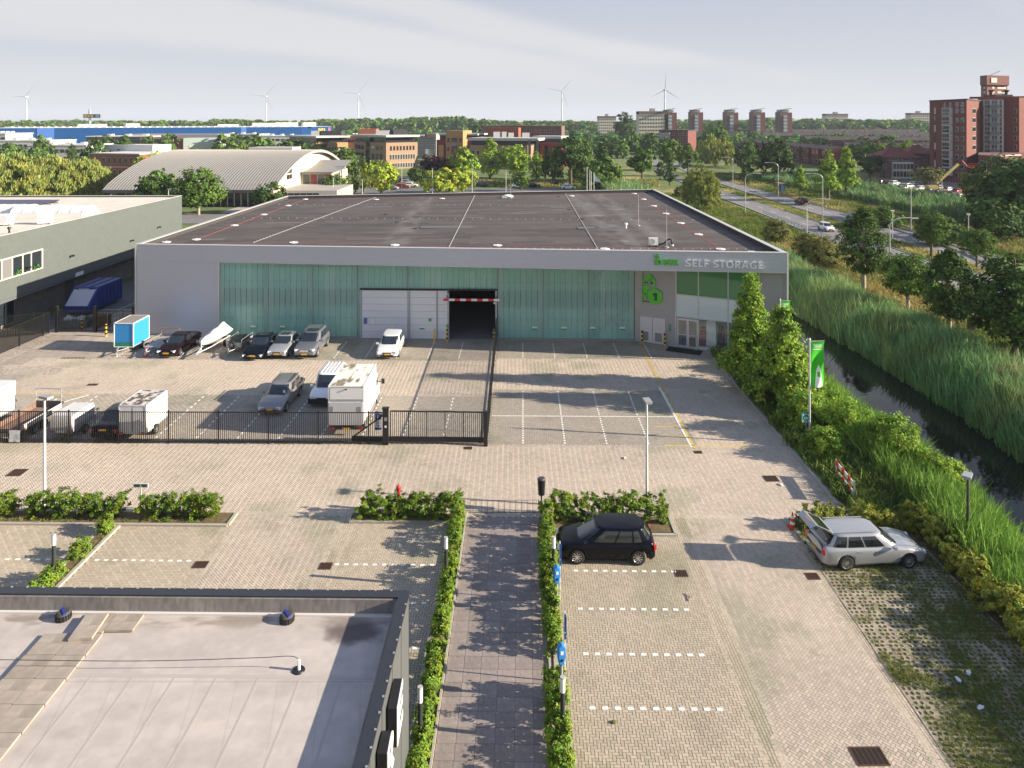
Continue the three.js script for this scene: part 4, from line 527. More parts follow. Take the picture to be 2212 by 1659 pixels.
// street trees on the grass beyond the canal
T(1865, 81.3, 9.4, 2.9, 2.4, 'egg', 'dark', 'near', 'tall dark street tree with pale trunk right of the white car', { v: 0, bark: barkPale });
T(1961, 71, 6.4, 2.7, 1.9, 'round', 'mid', 'near', 'round street tree on the grass left of the bus shelter trees', { v: 1, bark: barkPale });
T(2050, 62.9, 7.9, 2.55, 2.2, 'egg', 'dark', 'near', 'dark open-crowned street tree nearest the bus shelter bin', { v: 2, bark: barkPale });
T(2192, 57, 9.2, 4.0, 1.6, 'dome', 'dark', 'near', 'large dark tree cut off by the right edge above the bus shelter', { v: 1 });
T(2012, 101.9, 6.9, 2.4, 1.9, 'round', 'mid', 'near', 'small round tree in the road median', { v: 2 });
T(2110, 94, 5.4, 2.4, 1.6, 'round', 'mid', 'near', 'low round tree in the median at the right', { v: 0 });
T(1677, 113, 4.4, 2.3, 0.1, 'dome', 'olive', 'near', 'round shrub beside the bridge railing', { name: 'shrub', category: 'shrub', noTrunk: true, v: 1 });
T(1745, 97, 4.6, 2.3, 0.1, 'dome', 'olive', 'near', 'left of two olive shrubs behind the hall corner', { name: 'shrub', category: 'shrub', noTrunk: true, v: 2 });
T(1780, 94, 4.4, 2.2, 0.1, 'dome', 'olive', 'near', 'right of two olive shrubs behind the hall corner', { name: 'shrub', category: 'shrub', noTrunk: true, v: 0 });
T(1907, 131, 4.4, 3.8, 0.1, 'dome', 'mid', 'mid', 'wide green shrub behind the guard rail', { name: 'shrub', category: 'shrub', noTrunk: true, v: 1 });
T(2030, 112, 4.5, 3.4, 0.1, 'dome', 'dark', 'mid', 'dark shrub behind the median tree', { name: 'shrub', category: 'shrub', noTrunk: true, v: 2 });
T(1515, 155.8, 10.6, 3.9, 0.2, 'weep', 'willow', 'near', 'weeping willow just behind the right back corner of the hall', { v: 0 });
T(1472, 181.5, 3.6, 2.0, 0.1, 'dome', 'olive', 'mid', 'round shrub left of the weeping willow', { name: 'shrub', category: 'shrub', noTrunk: true, v: 0 });
T(2195, 138, 13, 9, 1.5, 'dome', 'dark', 'near', 'big dark tree at the right edge below the red brick tower', { v: 0 });
T(2150, 118, 7, 5, 0.6, 'dome', 'dark', 'mid', 'dark tree by the red cycle path', { v: 1 });
T(1789, 174, 12.7, 3.6, 3, 'cone', 'bright', 'mid', 'tall light green tree, left of two beside the far carriageway', { v: 0 });
T(1828, 183.7, 13.6, 3.4, 3.2, 'cone', 'bright', 'mid', 'tall light green tree, right of two beside the far carriageway', { v: 1 });
T(1728, 190, 7.9, 2.5, 1.8, 'cone', 'bright', 'mid', 'small light green tree left of the black car', { v: 2 });
T(1677, 235, 15.2, 6, 2, 'dome', 'dark', 'mid', 'broad dark tree in front of the terraced houses', { v: 0 });
T(1620, 266, 11.4, 4.2, 1, 'egg', 'mid', 'mid', 'green tree between the willow and the broad dark tree', { v: 1 });
T(1879, 246, 8.6, 4.7, 1.6, 'round', 'dark', 'mid', 'round dark tree left of the hipped roof house', { v: 2 });
T(1885, 300, 11.6, 5.2, 5, 'spread', 'mid', 'mid', 'flat-topped tree rising over the terrace roofs', { v: 0 });
T(1959, 300, 12.2, 3.2, 5, 'round', 'bright', 'mid', 'light green round tree above the hipped red roof', { v: 1 });
T(2003, 198, 6.6, 4.6, 2, 'spread', 'olive', 'mid', 'feathery brownish tree among the parked cars', { v: 2 });
T(2105, 174, 8.4, 4.2, 1.4, 'round', 'olive', 'mid', 'grey green tree beside the tower car park', { v: 0 });
T(1545, 310, 14.2, 8, 0.5, 'weep', 'willow', 'mid', 'large pale willow behind the street lamps', { v: 1 });
T(1546, 380, 20.5, 8.2, 2, 'dome', 'mid', 'mid', 'tall rounded tree rising behind the large pale willow', { v: 2 });
T(1387, 235, 11.2, 5, 2.6, 'round', 'mid', 'mid', 'round tree on the verge left of the two lamp posts', { v: 0 });
T(1447, 286, 12.9, 6, 2.6, 'round', 'mid', 'mid', 'large round tree at the bend of the road', { v: 1 });
T(1486, 255, 11.2, 4.2, 3, 'egg', 'mid', 'mid', 'slim-stemmed tree right of the bend tree', { v: 2 });
T(1426, 240, 5.8, 2.1, 1.4, 'egg', 'dark', 'mid', 'small dark tree between road and verge', { v: 0 });
T(1447, 218, 7.6, 2.3, 1.4, 'egg', 'dark', 'mid', 'narrow dark tree on the dry grass verge', { v: 1 });
T(1610, 208, 5.8, 1.9, 1.6, 'egg', 'dark', 'mid', 'small dark tree at the far bus shelter', { v: 2 });
T(1233, 214, 14.8, 5.8, 2.2, 'spread', 'dark', 'mid', 'dark leaning tree behind the parked black van', { v: 0 });
T(1262, 222, 14.0, 5.5, 2.0, 'cone', 'mid', 'mid', 'feathery conifer in the middle tree group', { v: 1 });
T(1302, 230, 13.2, 5, 2, 'cone', 'dark', 'mid', 'dark feathery conifer above the dense round tree', { v: 2 });
T(1299, 205, 9.6, 6.4, 0.6, 'dome', 'mid', 'mid', 'dense round dark green tree beside the flagpoles', { v: 0 });
T(1194, 230, 11.2, 3.4, 0.5, 'weep', 'dark', 'mid', 'dark drooping tree in front of the brown office', { v: 1 });
T(1114, 245, 12, 6, 1.4, 'round', 'bright', 'mid', 'sunlit light green tree in front of the stepped brick office', { v: 1 });
T(1058, 245, 13.3, 4.6, 1.4, 'egg', 'bright', 'mid', 'sunlit tall tree left of the stepped brick office', { v: 2 });
T(1159, 235, 9.4, 3.1, 1, 'egg', 'bright', 'mid', 'slim sunlit tree at the office corner', { v: 0 });
T(1126, 200, 6, 2.7, 0.8, 'round', 'mid', 'mid', 'small tree beside the white car park lamp', { v: 1 });
T(951, 190, 7.4, 5, 0.6, 'dome', 'lime', 'mid', 'bright yellow green tree nearest the back edge of the roof', { v: 0 });
T(998, 195, 7.2, 4.3, 0.8, 'round', 'lime', 'mid', 'yellow green tree right of the brightest one', { v: 1 });
T(1001, 225, 11, 5.5, 1.2, 'egg', 'bright', 'mid', 'tall green tree behind the yellow green pair', { v: 2 });
T(823, 190, 9.8, 5.2, 1, 'round', 'lime', 'mid', 'bright green tree in front of the tan office block', { v: 2 });
T(726, 186, 6, 4, 0.5, 'dome', 'mid', 'mid', 'bushy tree beside the curved grey wall of the sports hall', { v: 1 });
T(586, 152, 6.8, 3.9, 0.5, 'dome', 'dark', 'mid', 'round dark tree at the near corner of the sports hall', { v: 2 });
T(768, 195, 8.6, 1.5, 0.8, 'column', 'mid', 'mid', 'shorter of two columnar trees by the sports hall', { v: 0 });
T(786, 197, 9.8, 1.5, 0.8, 'column', 'mid', 'mid', 'taller of two columnar trees by the sports hall', { v: 1 });
T(903, 215, 5.8, 3.4, 2, 'round', 'dark', 'mid', 'clipped round dark tree on a stem beside the car park', { v: 0 });
T(930, 250, 8.4, 4.2, 0.8, 'round', 'purple', 'mid', 'purple-leaved tree, left of two by the red office', { v: 1 });
T(968, 250, 7.4, 3.7, 0.8, 'round', 'purple', 'mid', 'purple-leaved tree, right of two by the red office', { v: 2 });
T(743, 245, 11.8, 6.2, 0.8, 'dome', 'mid', 'mid', 'broad green tree between the sports hall and tan office', { v: 0 });
for (const [px, k] of [[18, 0], [88, 1], [158, 2]]) T(px, 164 + k * 6, 12.4 - k * 0.5, 8.4, 0.2, 'weep', 'willow', 'near', ['golden green weeping willow cut off by the left edge', 'golden green weeping willow, middle of the three on the left', 'golden green weeping willow, right of the three on the left'][k], { v: k });
T(335, 150, 9.4, 5, 1.2, 'round', 'mid', 'mid', 'broad green tree at the left end of the sports hall eave', { v: 0 });
T(429, 148.8, 10.2, 5.3, 2, 'dome', 'mid', 'near', 'broad green tree with pale trunk in front of the sports hall', { v: 1, bark: barkPale });
T(90, 330, 13.4, 7.2, 1, 'cone', 'mid', 'mid', 'green conical tree rising over the willows', { v: 0 });
T(155, 300, 10.8, 4, 1, 'cone', 'dark', 'mid', 'dark conical tree above the right willow', { v: 1 });
T(205, 260, 13, 5.2, 1.4, 'egg', 'dark', 'mid', 'dark tree left of the orange building', { v: 2 });
T(270, 265, 14, 4.6, 2.4, 'egg', 'dark', 'mid', 'dark tree with pale trunk in front of the orange building', { v: 0, bark: barkPale });
T(337, 230, 10, 7.2, 1, 'dome', 'lime', 'mid', 'yellow green spreading tree behind the sports hall roof', { v: 1 });
T(430, 290, 8.6, 6, 1, 'dome', 'lime', 'mid', 'low yellow green tree beyond the curved roof', { v: 2 });
T(24, 280, 11, 7, 1, 'round', 'mid', 'mid', 'green tree at the left edge behind the willows', { v: 1 });
// trees of the business park that nothing tells apart
{ const r = rng(61); [[232, 400], [322, 390], [365, 400], [480, 420], [507, 380], [530, 400], [556, 330], [585, 320], [612, 310], [640, 330], [668, 305], [690, 330], [1240, 520], [1270, 500], [1300, 460], [1340, 380], [1370, 470], [1405, 420], [1425, 500], [1465, 440], [1490, 520]].forEach(([px, d], i) => T(px, d, 10.5 + r() * 3.5, 4.2 + r() * 2.2, 0.6, r() < 0.5 ? 'egg' : 'round', r() < 0.5 ? 'mid' : 'dark', 'far', ord(i) + ' tree from the left in the belt between the distant buildings', { v: Math.floor(r() * 3), group: 'trees between the distant buildings' })); 
  [1600, 1640, 1700, 1762, 1850, 1925].forEach((px, i) => T(px, 300 + i * 14, 7 + r() * 3, 3 + r() * 1.6, 0.4, 'round', i % 2 ? 'mid' : 'dark', 'far', ord(i) + ' small green tree from the left before the terraced houses', { v: i % 3, group: 'trees before the terraced houses' }));
  for (let i = 0; i < 22; i++) { const d = 720 + r() * 30, px = 1812 + i * 9 + r() * 4; T(px, d, 11.5 + r() * 3.4, 6 + r() * 2, 0.3, 'round', r() < 0.6 ? 'mid' : 'olive', 'far', ord(i) + ' tree from the left in the long row behind the terrace roofs', { v: i % 3, group: 'row of trees behind the terraces' }); } }
// far woods, read as one mass
{ const r = rng(71), im = new THREE.InstancedMesh(crown('round', 'tiny', 0), foliage.mid, 3000), im2 = new THREE.InstancedMesh(crown('dome', 'far', 1), foliage.dark, 900), q = new THREE.Quaternion(), e = new THREE.Euler();
  for (let i = 0; i < 3000; i++) { const t = i / 3000; const d = 860 + r() * 700, px = -60 + r() * 2340, hh = 11 + 13 * fbm(px * 0.006, d * 0.002, 3, 5) + r() * 5, w = 6 + r() * 5; e.set(0, r() * 6, 0); im.setMatrixAt(i, new THREE.Matrix4().compose(V(xAt(px, d), -0.5, -d), q.setFromEuler(e), V(w, hh, w))); im.setColorAt(i, col(0.8 + 0.5 * r(), 0.8 + 0.4 * r(), 0.8 + 0.4 * r())); }
  for (let i = 0; i < 900; i++) { const d = 420 + r() * 430, px = i < 500 ? 740 + r() * 860 : 1550 + r() * 700, hh = 6 + r() * 6, w = 4 + r() * 4; e.set(0, r() * 6, 0); im2.setMatrixAt(i, new THREE.Matrix4().compose(V(xAt(px, d), -0.3, -d), q.setFromEuler(e), V(w, hh, w))); const k = 0.9 + r() * 1.3; im2.setColorAt(i, col(k, k * 1.1, k)); }
  im.name = numbered('distant_woodland'); tag(im, 'long belt of distant woodland along the horizon', 'woodland', null, 'stuff'); im2.name = numbered('distant_park_trees'); tag(im2, 'mass of distant park trees below the woodland', 'trees', null, 'stuff'); scene.add(im, im2);
  T(1026, 560, 22.5, 8, 1, 'round', 'dark', 'far', 'single tall dark tree standing above the horizon woods at centre', { v: 1 });
  T(1348, 520, 27, 7.5, 6, 'round', 'dark', 'mid', 'single tall tree with bare stem between the distant pale flats', { v: 2 }); }

// hedges: leafy volumes on a few stems
function hedge(label, a, b, w, h, leaf, seed, { gaps = 0.0, top = 0.2 } = {}) {
  const len = a.distanceTo(b), dir = b.clone().sub(a).normalize(), side = V(-dir.z, 0, dir.x), n = Math.round(len * 1900 * (w * h / 0.6 * 0.6 + 0.4)), bare = (t) => vnoise(t * len * 0.9, seed, seed) ;
  const o = thing('hedge', label, 'hedge', V(0, 0, 0), 0, 'hedges round the car parks');
  const place = (r) => { for (let k = 0; k < 20; k++) { const t = r(), m = bare(t); if (m < gaps && k < 19) continue; const hh = h * (0.72 + 0.5 * vnoise(t * len * 1.3, 7, seed)) * (0.85 + top * r()), y = 0.08 + hh * Math.pow(r(), 0.7), s = (r() - 0.5) * w * (0.85 + 0.4 * vnoise(t * len * 1.1, 3, seed + 1)); const p = a.clone().addScaledVector(dir, t * len).addScaledVector(side, s); p.y = y; return [p, V(side.x * s * 2.4 / w, (y / h - 0.4) * 1.4, side.z * s * 2.4 / w)]; } };
  part(o, 'foliage', leaves(n, 0.064, seed, place, { clumps: Math.round(len * 60), spread: 0.085, hue: 0.35 }), foliage[leaf]);
  const r = rng(seed + 5), st = []; for (let k = 0; k < len * 2.2; k++) { const p = a.clone().addScaledVector(dir, r() * len).addScaledVector(side, (r() - 0.5) * w * 0.4); st.push(bar(p.setY(0.02), p.clone().add(V((r() - 0.5) * 0.3, h * 0.6, (r() - 0.5) * 0.3)), 0.012, 4)); } const s = part(o, 'stems', join(st), barkM); s.userData.kind = 'stuff'; return o;
}
hedge('ragged hedge row at the far left behind the left lamp post', S(-25.5, 34.6), S(-14.7, 34.6), 0.8, 1.0, 'hedge', 11, { gaps: 0.14 });
hedge('narrow hedge running toward the camera between two left bays', S(-19.5, 33.6), S(-19.5, 25), 0.5, 0.7, 'hedge', 12, { gaps: 0.2 });
hedge('dense hedge around the red hydrant', S(-8.0, 34.75), S(-2.9, 34.75), 0.85, 1.15, 'hedge', 13);
hedge('long hedge along the left side of the dark walkway', S(-3.05, 34.6), S(-3.05, 20.2), 0.5, 0.85, 'hedge', 14, { gaps: 0.12 });
hedge('hedge along the right side of the dark walkway with charging posts', S(1.1, 34.4), S(1.1, 20.2), 0.6, 1.1, 'hedge', 15, { gaps: 0.1 });
hedge('hedge behind the black hatchback', S(1.3, 34.6), S(6.9, 34.6), 0.85, 1.2, 'hedge', 16);
hedge('yellowing hedge behind the silver estate car', L2(13.6, 34.0), L2(19.2, 33.8), 0.9, 0.95, 'gold', 17);
hedge('long yellowing hedge between the grass pavers and the canal reeds', L2(19.2, 34.0), L2(18.6, 22), 1.1, 1.3, 'gold', 18);

// bank shrubs between forecourt and canal
for (const [x, d, h, r, l] of [[18.2, 44.5, 2.7, 1.6, 'leafy bank shrub just right of the assembly sign'], [20.2, 43.2, 2.6, 1.7, 'leafy bank shrub behind the front flagpole foot'], [21.5, 40.5, 2.9, 1.8, 'light green bank shrub nearest the red and white barrier'], [20.0, 46.8, 2.4, 1.6, 'bank shrub behind the broad cone tree'], [22.6, 38.0, 2.5, 1.6, 'bank shrub at the water above the reed patch'], [18.0, 41.2, 1.8, 1.3, 'low bank shrub behind the red and white barrier'], [17.6, 55.5, 1.6, 1.2, 'low shrub under the front cone tree'], [19.3, 50.0, 2.2, 1.5, 'bank shrub between the two cone trees and the water']]) tree(gnd(x, d), h, r, 0.05, 'dome', 'bright', 'near', l, { name: 'shrub', category: 'shrub', noTrunk: true, group: 'shrubs on the canal bank', v: Math.floor(x) % 3 });

// reeds and grasses: blades in tufts, nobody could count them
function tuft(n, h, w, spread, seed, lean) { const r = rng(seed), p = [], c = []; for (let i = 0; i < n; i++) { const a = r() * 6.283, k = Math.sqrt(r()) * spread, x = Math.cos(a) * k, z = Math.sin(a) * k, hh = h * (0.6 + 0.5 * r()), lx = (r() - 0.5) * lean * 2 - lean * 0.35, lz = (r() - 0.5) * lean * 2, t = r() * 6.283, wx = Math.cos(t) * w / 2, wz = Math.sin(t) * w / 2, tone = 0.7 + 0.6 * r();
  const m = [x + lx * 0.35, hh * 0.6, z + lz * 0.35], e = [x + lx, hh * (0.95 - lean * 0.1), z + lz]; for (const v of [[x - wx, 0, z - wz], [x + wx, 0, z + wz], [m[0] + wx, m[1], m[2] + wz], [x - wx, 0, z - wz], [m[0] + wx, m[1], m[2] + wz], [m[0] - wx, m[1], m[2] - wz], [m[0] - wx, m[1], m[2] - wz], [m[0] + wx, m[1], m[2] + wz], e]) { p.push(...v); c.push(tone, tone, tone); } }
  const g = new THREE.BufferGeometry(); g.setAttribute('position', new THREE.Float32BufferAttribute(p, 3)); g.setAttribute('color', new THREE.Float32BufferAttribute(c, 3)); g.computeVertexNormals(); return g; }
const bladeM = new THREE.MeshPhysicalMaterial({ color: col(1, 1, 1), vertexColors: true, roughness: 0.8, specularIntensity: 0.25, transmission: 0.25, thickness: 0, side: THREE.DoubleSide });
function sow(name, label, category, geo, n, seed, spot, tone, sc) { const r = rng(seed), im = new THREE.InstancedMesh(geo, bladeM, n), q = new THREE.Quaternion(), e = new THREE.Euler(); let k = 0; for (let t = 0; t < n * 6 && k < n; t++) { const s = spot(r); if (!s) continue; const f = (sc[0] + (sc[1] - sc[0]) * r()) * (0.68 + 0.66 * fbm(s[0] * 0.4, s[1] * 0.4, 3, seed)); e.set((r() - 0.5) * 0.2, r() * 6.283, (r() - 0.5) * 0.2); im.setMatrixAt(k, new THREE.Matrix4().compose(V(s[0], groundY(s[0], s[1]) - 0.03, -s[1]), q.setFromEuler(e), V(f, f * (0.8 + 0.4 * r()), f))); im.setColorAt(k, tone(s[0], s[1], r)); k++; } im.count = k; im.name = numbered(name); tag(im, label, category, null, 'stuff'); scene.add(im); return im; }
const reedT = (x, d, r) => { const y = smooth(0.35, 0.7, fbm(x * 0.3, d * 0.3, 3, 9)) * 0.5, k = 0.8 + 0.5 * r(); return col(lerp(0.17, 0.29, y) * k, lerp(0.31, 0.33, y) * k, lerp(0.125, 0.12, y) * k); };
const strawT = (x, d, r) => { const y = smooth(0.42, 0.7, fbm(x * 0.14, d * 0.1, 4, 21) + 0.12 * (r() - 0.5)), k = 0.8 + 0.5 * r(); return col(lerp(0.16, 0.46, y) * k, lerp(0.22, 0.38, y) * k, lerp(0.04, 0.15, y) * k); };
sow('reed_bed', 'tall grey green reed bed along the far canal bank', 'reeds', tuft(16, 2.1, 0.055, 0.42, 3, 0.55), 11500, 5, (r) => { const d = 30 + r() * 88, x = canalR(d) - 0.9 + r() * (6.4 - 2 * smooth(80, 118, d)); return [x, d]; }, reedT, [0.75, 1.25]);
sow('reed_plumes', 'pale brown seed heads standing in the reed bed', 'reeds', tuft(4, 2.4, 0.04, 0.5, 23, 0.4), 1500, 35, (r) => { const d = 30 + r() * 88, x = canalR(d) - 0.4 + r() * 5; return vnoise(x * 0.5, d * 0.3, 8) < 0.4 ? null : [x, d]; }, (x, d, r) => { const k = 0.8 + 0.5 * r(); return col(0.34 * k, 0.29 * k, 0.15 * k); }, [0.8, 1.2]);
sow('bank_reeds', 'green reeds and rushes on the near canal bank', 'reeds', tuft(16, 1.5, 0.05, 0.4, 4, 0.5), 3600, 6, (r) => { const d = 20 + r() * 42, x = canalL(d) - 4.2 + r() * 4.6; return x < 17 + (d < 35 ? 2.6 : 0) || (d > 48 && r() < 0.5) ? null : [x, d]; }, (x, d, r) => { const k = 0.8 + 0.6 * r(); return col(0.165 * k, 0.28 * k, 0.05 * k); }, [0.7, 1.3]);
sow('bank_undergrowth', 'low green undergrowth between the forecourt kerb and the canal', 'undergrowth', tuft(14, 0.7, 0.05, 0.4, 19, 0.4), 2600, 25, (r) => { const d = 34.6 + r() * 26, x = 16.7 + r() * 5; return [x, d]; }, (x, d, r) => { const k = 0.7 + 0.6 * r(); return col(0.15 * k, 0.22 * k, 0.045 * k); }, [0.6, 1.4]);
sow('meadow_grass', 'long dry and green meadow grass beside the road', 'grass', tuft(12, 0.6, 0.05, 0.5, 8, 0.4), 16000, 7, (r) => { const d = 42 + r() * 150, x = 35 + r() * 15.3; return x < 36 && d < 118 ? null : [x, d]; }, strawT, [0.7, 1.4]);
sow('median_grass', 'dry grass on the median strip', 'grass', tuft(10, 0.45, 0.06, 0.5, 9, 0.35), 3600, 8, (r) => [59.2 + r() * 3.2, 70 + r() * 190], strawT, [0.7, 1.2]);
sow('verge_grass', 'dry grass on the far verge of the road', 'grass', tuft(10, 0.6, 0.07, 0.6, 10, 0.35), 6500, 9, (r) => { const d = 80 + r() * 190, x = 70.5 + r() * 12; return [x, d]; }, strawT, [0.8, 1.5]);
sow('ditch_reeds', 'grey green reeds along the ditch beyond the road', 'reeds', tuft(14, 2.0, 0.1, 0.7, 12, 0.5), 3800, 10, (r) => { const d = 95 + r() * 150, x = 84 + (r() < 0.45 ? r() * 7 : 13 + r() * 6) + (175 - d) * 0.05; return [x, d]; }, reedT, [0.9, 1.5]);
sow('back_reeds', 'grey green reeds and bushes on the canal behind the hall', 'reeds', tuft(14, 2.2, 0.12, 0.8, 13, 0.5), 2400, 11, (r) => { const d = 122 + r() * 90, x = 24 + r() * 10 + (d - 122) * 0.02; return [x, d]; }, reedT, [0.9, 1.5]);
sow('back_verge_grass', 'pale grass strip behind the car park of the hall', 'grass', tuft(10, 0.8, 0.1, 0.7, 14, 0.35), 3800, 12, (r) => { const px = 560 + r() * 860, d = 212 + r() * 22; return [xAt(px, d), d]; }, strawT, [0.9, 1.6]);
sow('hedge_weeds', 'tufts of weeds along the kerbs and hedge feet', 'weeds', tuft(10, 0.22, 0.02, 0.16, 15, 0.2), 700, 13, (r) => { const k = Math.floor(r() * 6), t = r(); const p = [S(-26 + 12 * t, 34.1 + r() * 0.2), S(-19.3, 25 + 8.8 * t), S(-8.3 + 5.4 * t, 34.45), S(12.9 + r() * 0.2, 33 + 1.8 * t), L2(16.55 + r() * 0.5, 36 + 24 * t), S(-31 + 22 * t, 42.75)][k]; return [p.x, -p.z]; }, (x, d, r) => col(0.14 + 0.12 * r(), 0.2 + 0.06 * r(), 0.05), [0.6, 1.4]);

// grass pavers beside the aisle: concrete grid with turf in the holes
{
  const root = new THREE.Group(); root.name = numbered('grass_paving'); root.userData.kind = 'structure'; scene.add(root);
  const poly = [S(12.82, 19.5), S(18.2, 19.5), S(18.2, 33), S(13.4, 33), S(12.82, 32.6)];
  part(root, 'soil', flat([S(12.8, 19), S(18.6, 19), S(18.6, 33.4), S(12.8, 33.4)], -0.006), soilM);
  const sh = new THREE.Shape([[-0.3, -0.2], [0.3, -0.2], [0.3, 0.2], [-0.3, 0.2]].map(([x, y]) => new THREE.Vector2(x * 0.99, y * 0.99)));
  for (const [x, y] of [[-0.2, -0.1], [0, -0.1], [0.2, -0.1], [-0.1, 0.1], [0.1, 0.1]]) { const h = new THREE.Path(); const w = 0.066; h.moveTo(x - w, y - w * 0.5); h.lineTo(x - w * 0.5, y - w); h.lineTo(x + w * 0.5, y - w); h.lineTo(x + w, y - w * 0.5); h.lineTo(x + w, y + w * 0.5); h.lineTo(x + w * 0.5, y + w); h.lineTo(x - w * 0.5, y + w); h.lineTo(x - w, y + w * 0.5); h.closePath(); sh.holes.push(h); }
  const g = new THREE.ExtrudeGeometry(sh, { depth: 0.04, bevelEnabled: false }); g.rotateX(-Math.PI / 2); g.translate(0, -0.03, 0); const gg = clean(g);
  const list = [], r = rng(31); for (let i = 0; i < 10; i++) for (let j = 0; j < 35; j++) { const p = S(13.1 + i * 0.6, 19.4 + j * 0.4); if (inside(poly, p.x, p.z)) list.push(p); } list.sort((a, b) => b.z - a.z);
  const ms = [0, 1, 2, 3].map((k) => mat(0.31 + 0.03 * k, 0.265 + 0.026 * k, 0.2 + 0.02 * k, 0.95)); list.forEach((p, i) => { const m = part(root, 'grid_paver', gg, ms[Math.floor(r() * 4)]); m.position.copy(p); m.position.y = r() * 0.006; m.rotation.y = 0.0142 + (i % 2 ? Math.PI : 0); });
  sow('paver_grass', 'short grass growing through the concrete grid pavers', 'grass', tuft(14, 0.09, 0.016, 0.08, 17, 0.07), 15000, 14, (r2) => { const p = S(12.9 + r2() * 5.2, 19.5 + r2() * 13.4), n = fbm(p.x * 0.8, -p.z * 0.8, 3, 7); if (r2() > smooth(0.3, 0.6, n) + 0.16) return null; return [p.x, -p.z]; }, (x, d, r2) => { const y = r2(); return col(lerp(0.12, 0.26, y), lerp(0.19, 0.24, y), 0.05); }, [0.7, 1.7]);
}
// ---------- vehicles ----------
const paint = (r, g, b, metal = 0.25) => phys(r, g, b, 0.32, { metalness: metal, clearcoat: 1, clearcoatRoughness: 0.04 });
const carGlass = phys(0.015, 0.02, 0.022, 0.04, { clearcoat: 1 }), tyreM = mat(0.018, 0.018, 0.019, 0.85), rimM = mat(0.55, 0.56, 0.58, 0.3, 0.7), lampM = phys(0.75, 0.78, 0.8, 0.08, { clearcoat: 1 }), tailM = phys(0.5, 0.012, 0.012, 0.12, { clearcoat: 1 }), plateY = mat(0.75, 0.48, 0.03, 0.5), trimM = mat(0.02, 0.02, 0.022, 0.5), chromeM = mat(0.7, 0.7, 0.72, 0.2, 0.9);
const plateMap = (() => { const c = document.createElement('canvas'); c.width = 128; c.height = 32; const x = c.getContext('2d'); x.fillStyle = '#e8b414'; x.fillRect(0, 0, 128, 32); x.fillStyle = '#1c3f9c'; x.fillRect(0, 0, 12, 32); const t = new THREE.CanvasTexture(c); t.colorSpace = THREE.SRGBColorSpace; return new THREE.MeshStandardMaterial({ map: t, roughness: 0.5 }); })();
const wheelCache = new Map();
function wheelGeos(R, w, spokes) { const k = [R, w, spokes].join(); if (wheelCache.has(k)) return wheelCache.get(k);
  const ty = new THREE.LatheGeometry([[R * 0.66, -w / 2], [R * 0.92, -w / 2], [R, -w * 0.36], [R, w * 0.36], [R * 0.92, w / 2], [R * 0.66, w / 2]].map(([a, b]) => new THREE.Vector2(a, b)), 24); ty.rotateX(Math.PI / 2);
  const rim = [(() => { const g = new THREE.LatheGeometry([[R * 0.58, w * 0.2], [R * 0.62, w * 0.46], [R * 0.67, w * 0.5], [R * 0.67, -w * 0.4]].map(([a, b]) => new THREE.Vector2(a, b)), 24); g.rotateX(Math.PI / 2); return g; })()];
  for (let i = 0; i < spokes; i++) { const g = new THREE.BoxGeometry(R * 0.085, R * 0.56, 0.03); g.translate(0, R * 0.34, w * 0.4); g.rotateZ(i * 6.283 / spokes); rim.push(g); } { const g = new THREE.CylinderGeometry(R * 0.14, R * 0.14, 0.04, 12); g.rotateX(Math.PI / 2); g.translate(0, 0, w * 0.42); rim.push(g); }
  const disc = new THREE.CylinderGeometry(R * 0.6, R * 0.6, 0.02, 18); disc.rotateX(Math.PI / 2);
  const res = [clean(ty), join(rim), clean(disc)]; wheelCache.set(k, res); return res; }
function wheel(o, x, z, R, w = 0.21, spokes = 10, rim = rimM) { const [a, b, c] = wheelGeos(R, w, spokes); const g = new THREE.Group(); g.name = 'wheel'; g.position.set(x, R, z); if (z < 0) g.rotation.y = Math.PI; o.add(g); part(g, 'tyre', a, tyreM); part(g, 'rim', b, rim); part(g, 'brake_disc', c, trimM); return g; }
const curveAt = (pts, x) => { if (x <= pts[0][0]) return pts[0][1]; for (let i = 1; i < pts.length; i++) if (x <= pts[i][0]) { const t = (x - pts[i - 1][0]) / (pts[i][0] - pts[i - 1][0]); const s = t * t * (3 - 2 * t) * 0.5 + t * 0.5; return lerp(pts[i - 1][1], pts[i][1], s); } return pts[pts.length - 1][1]; };
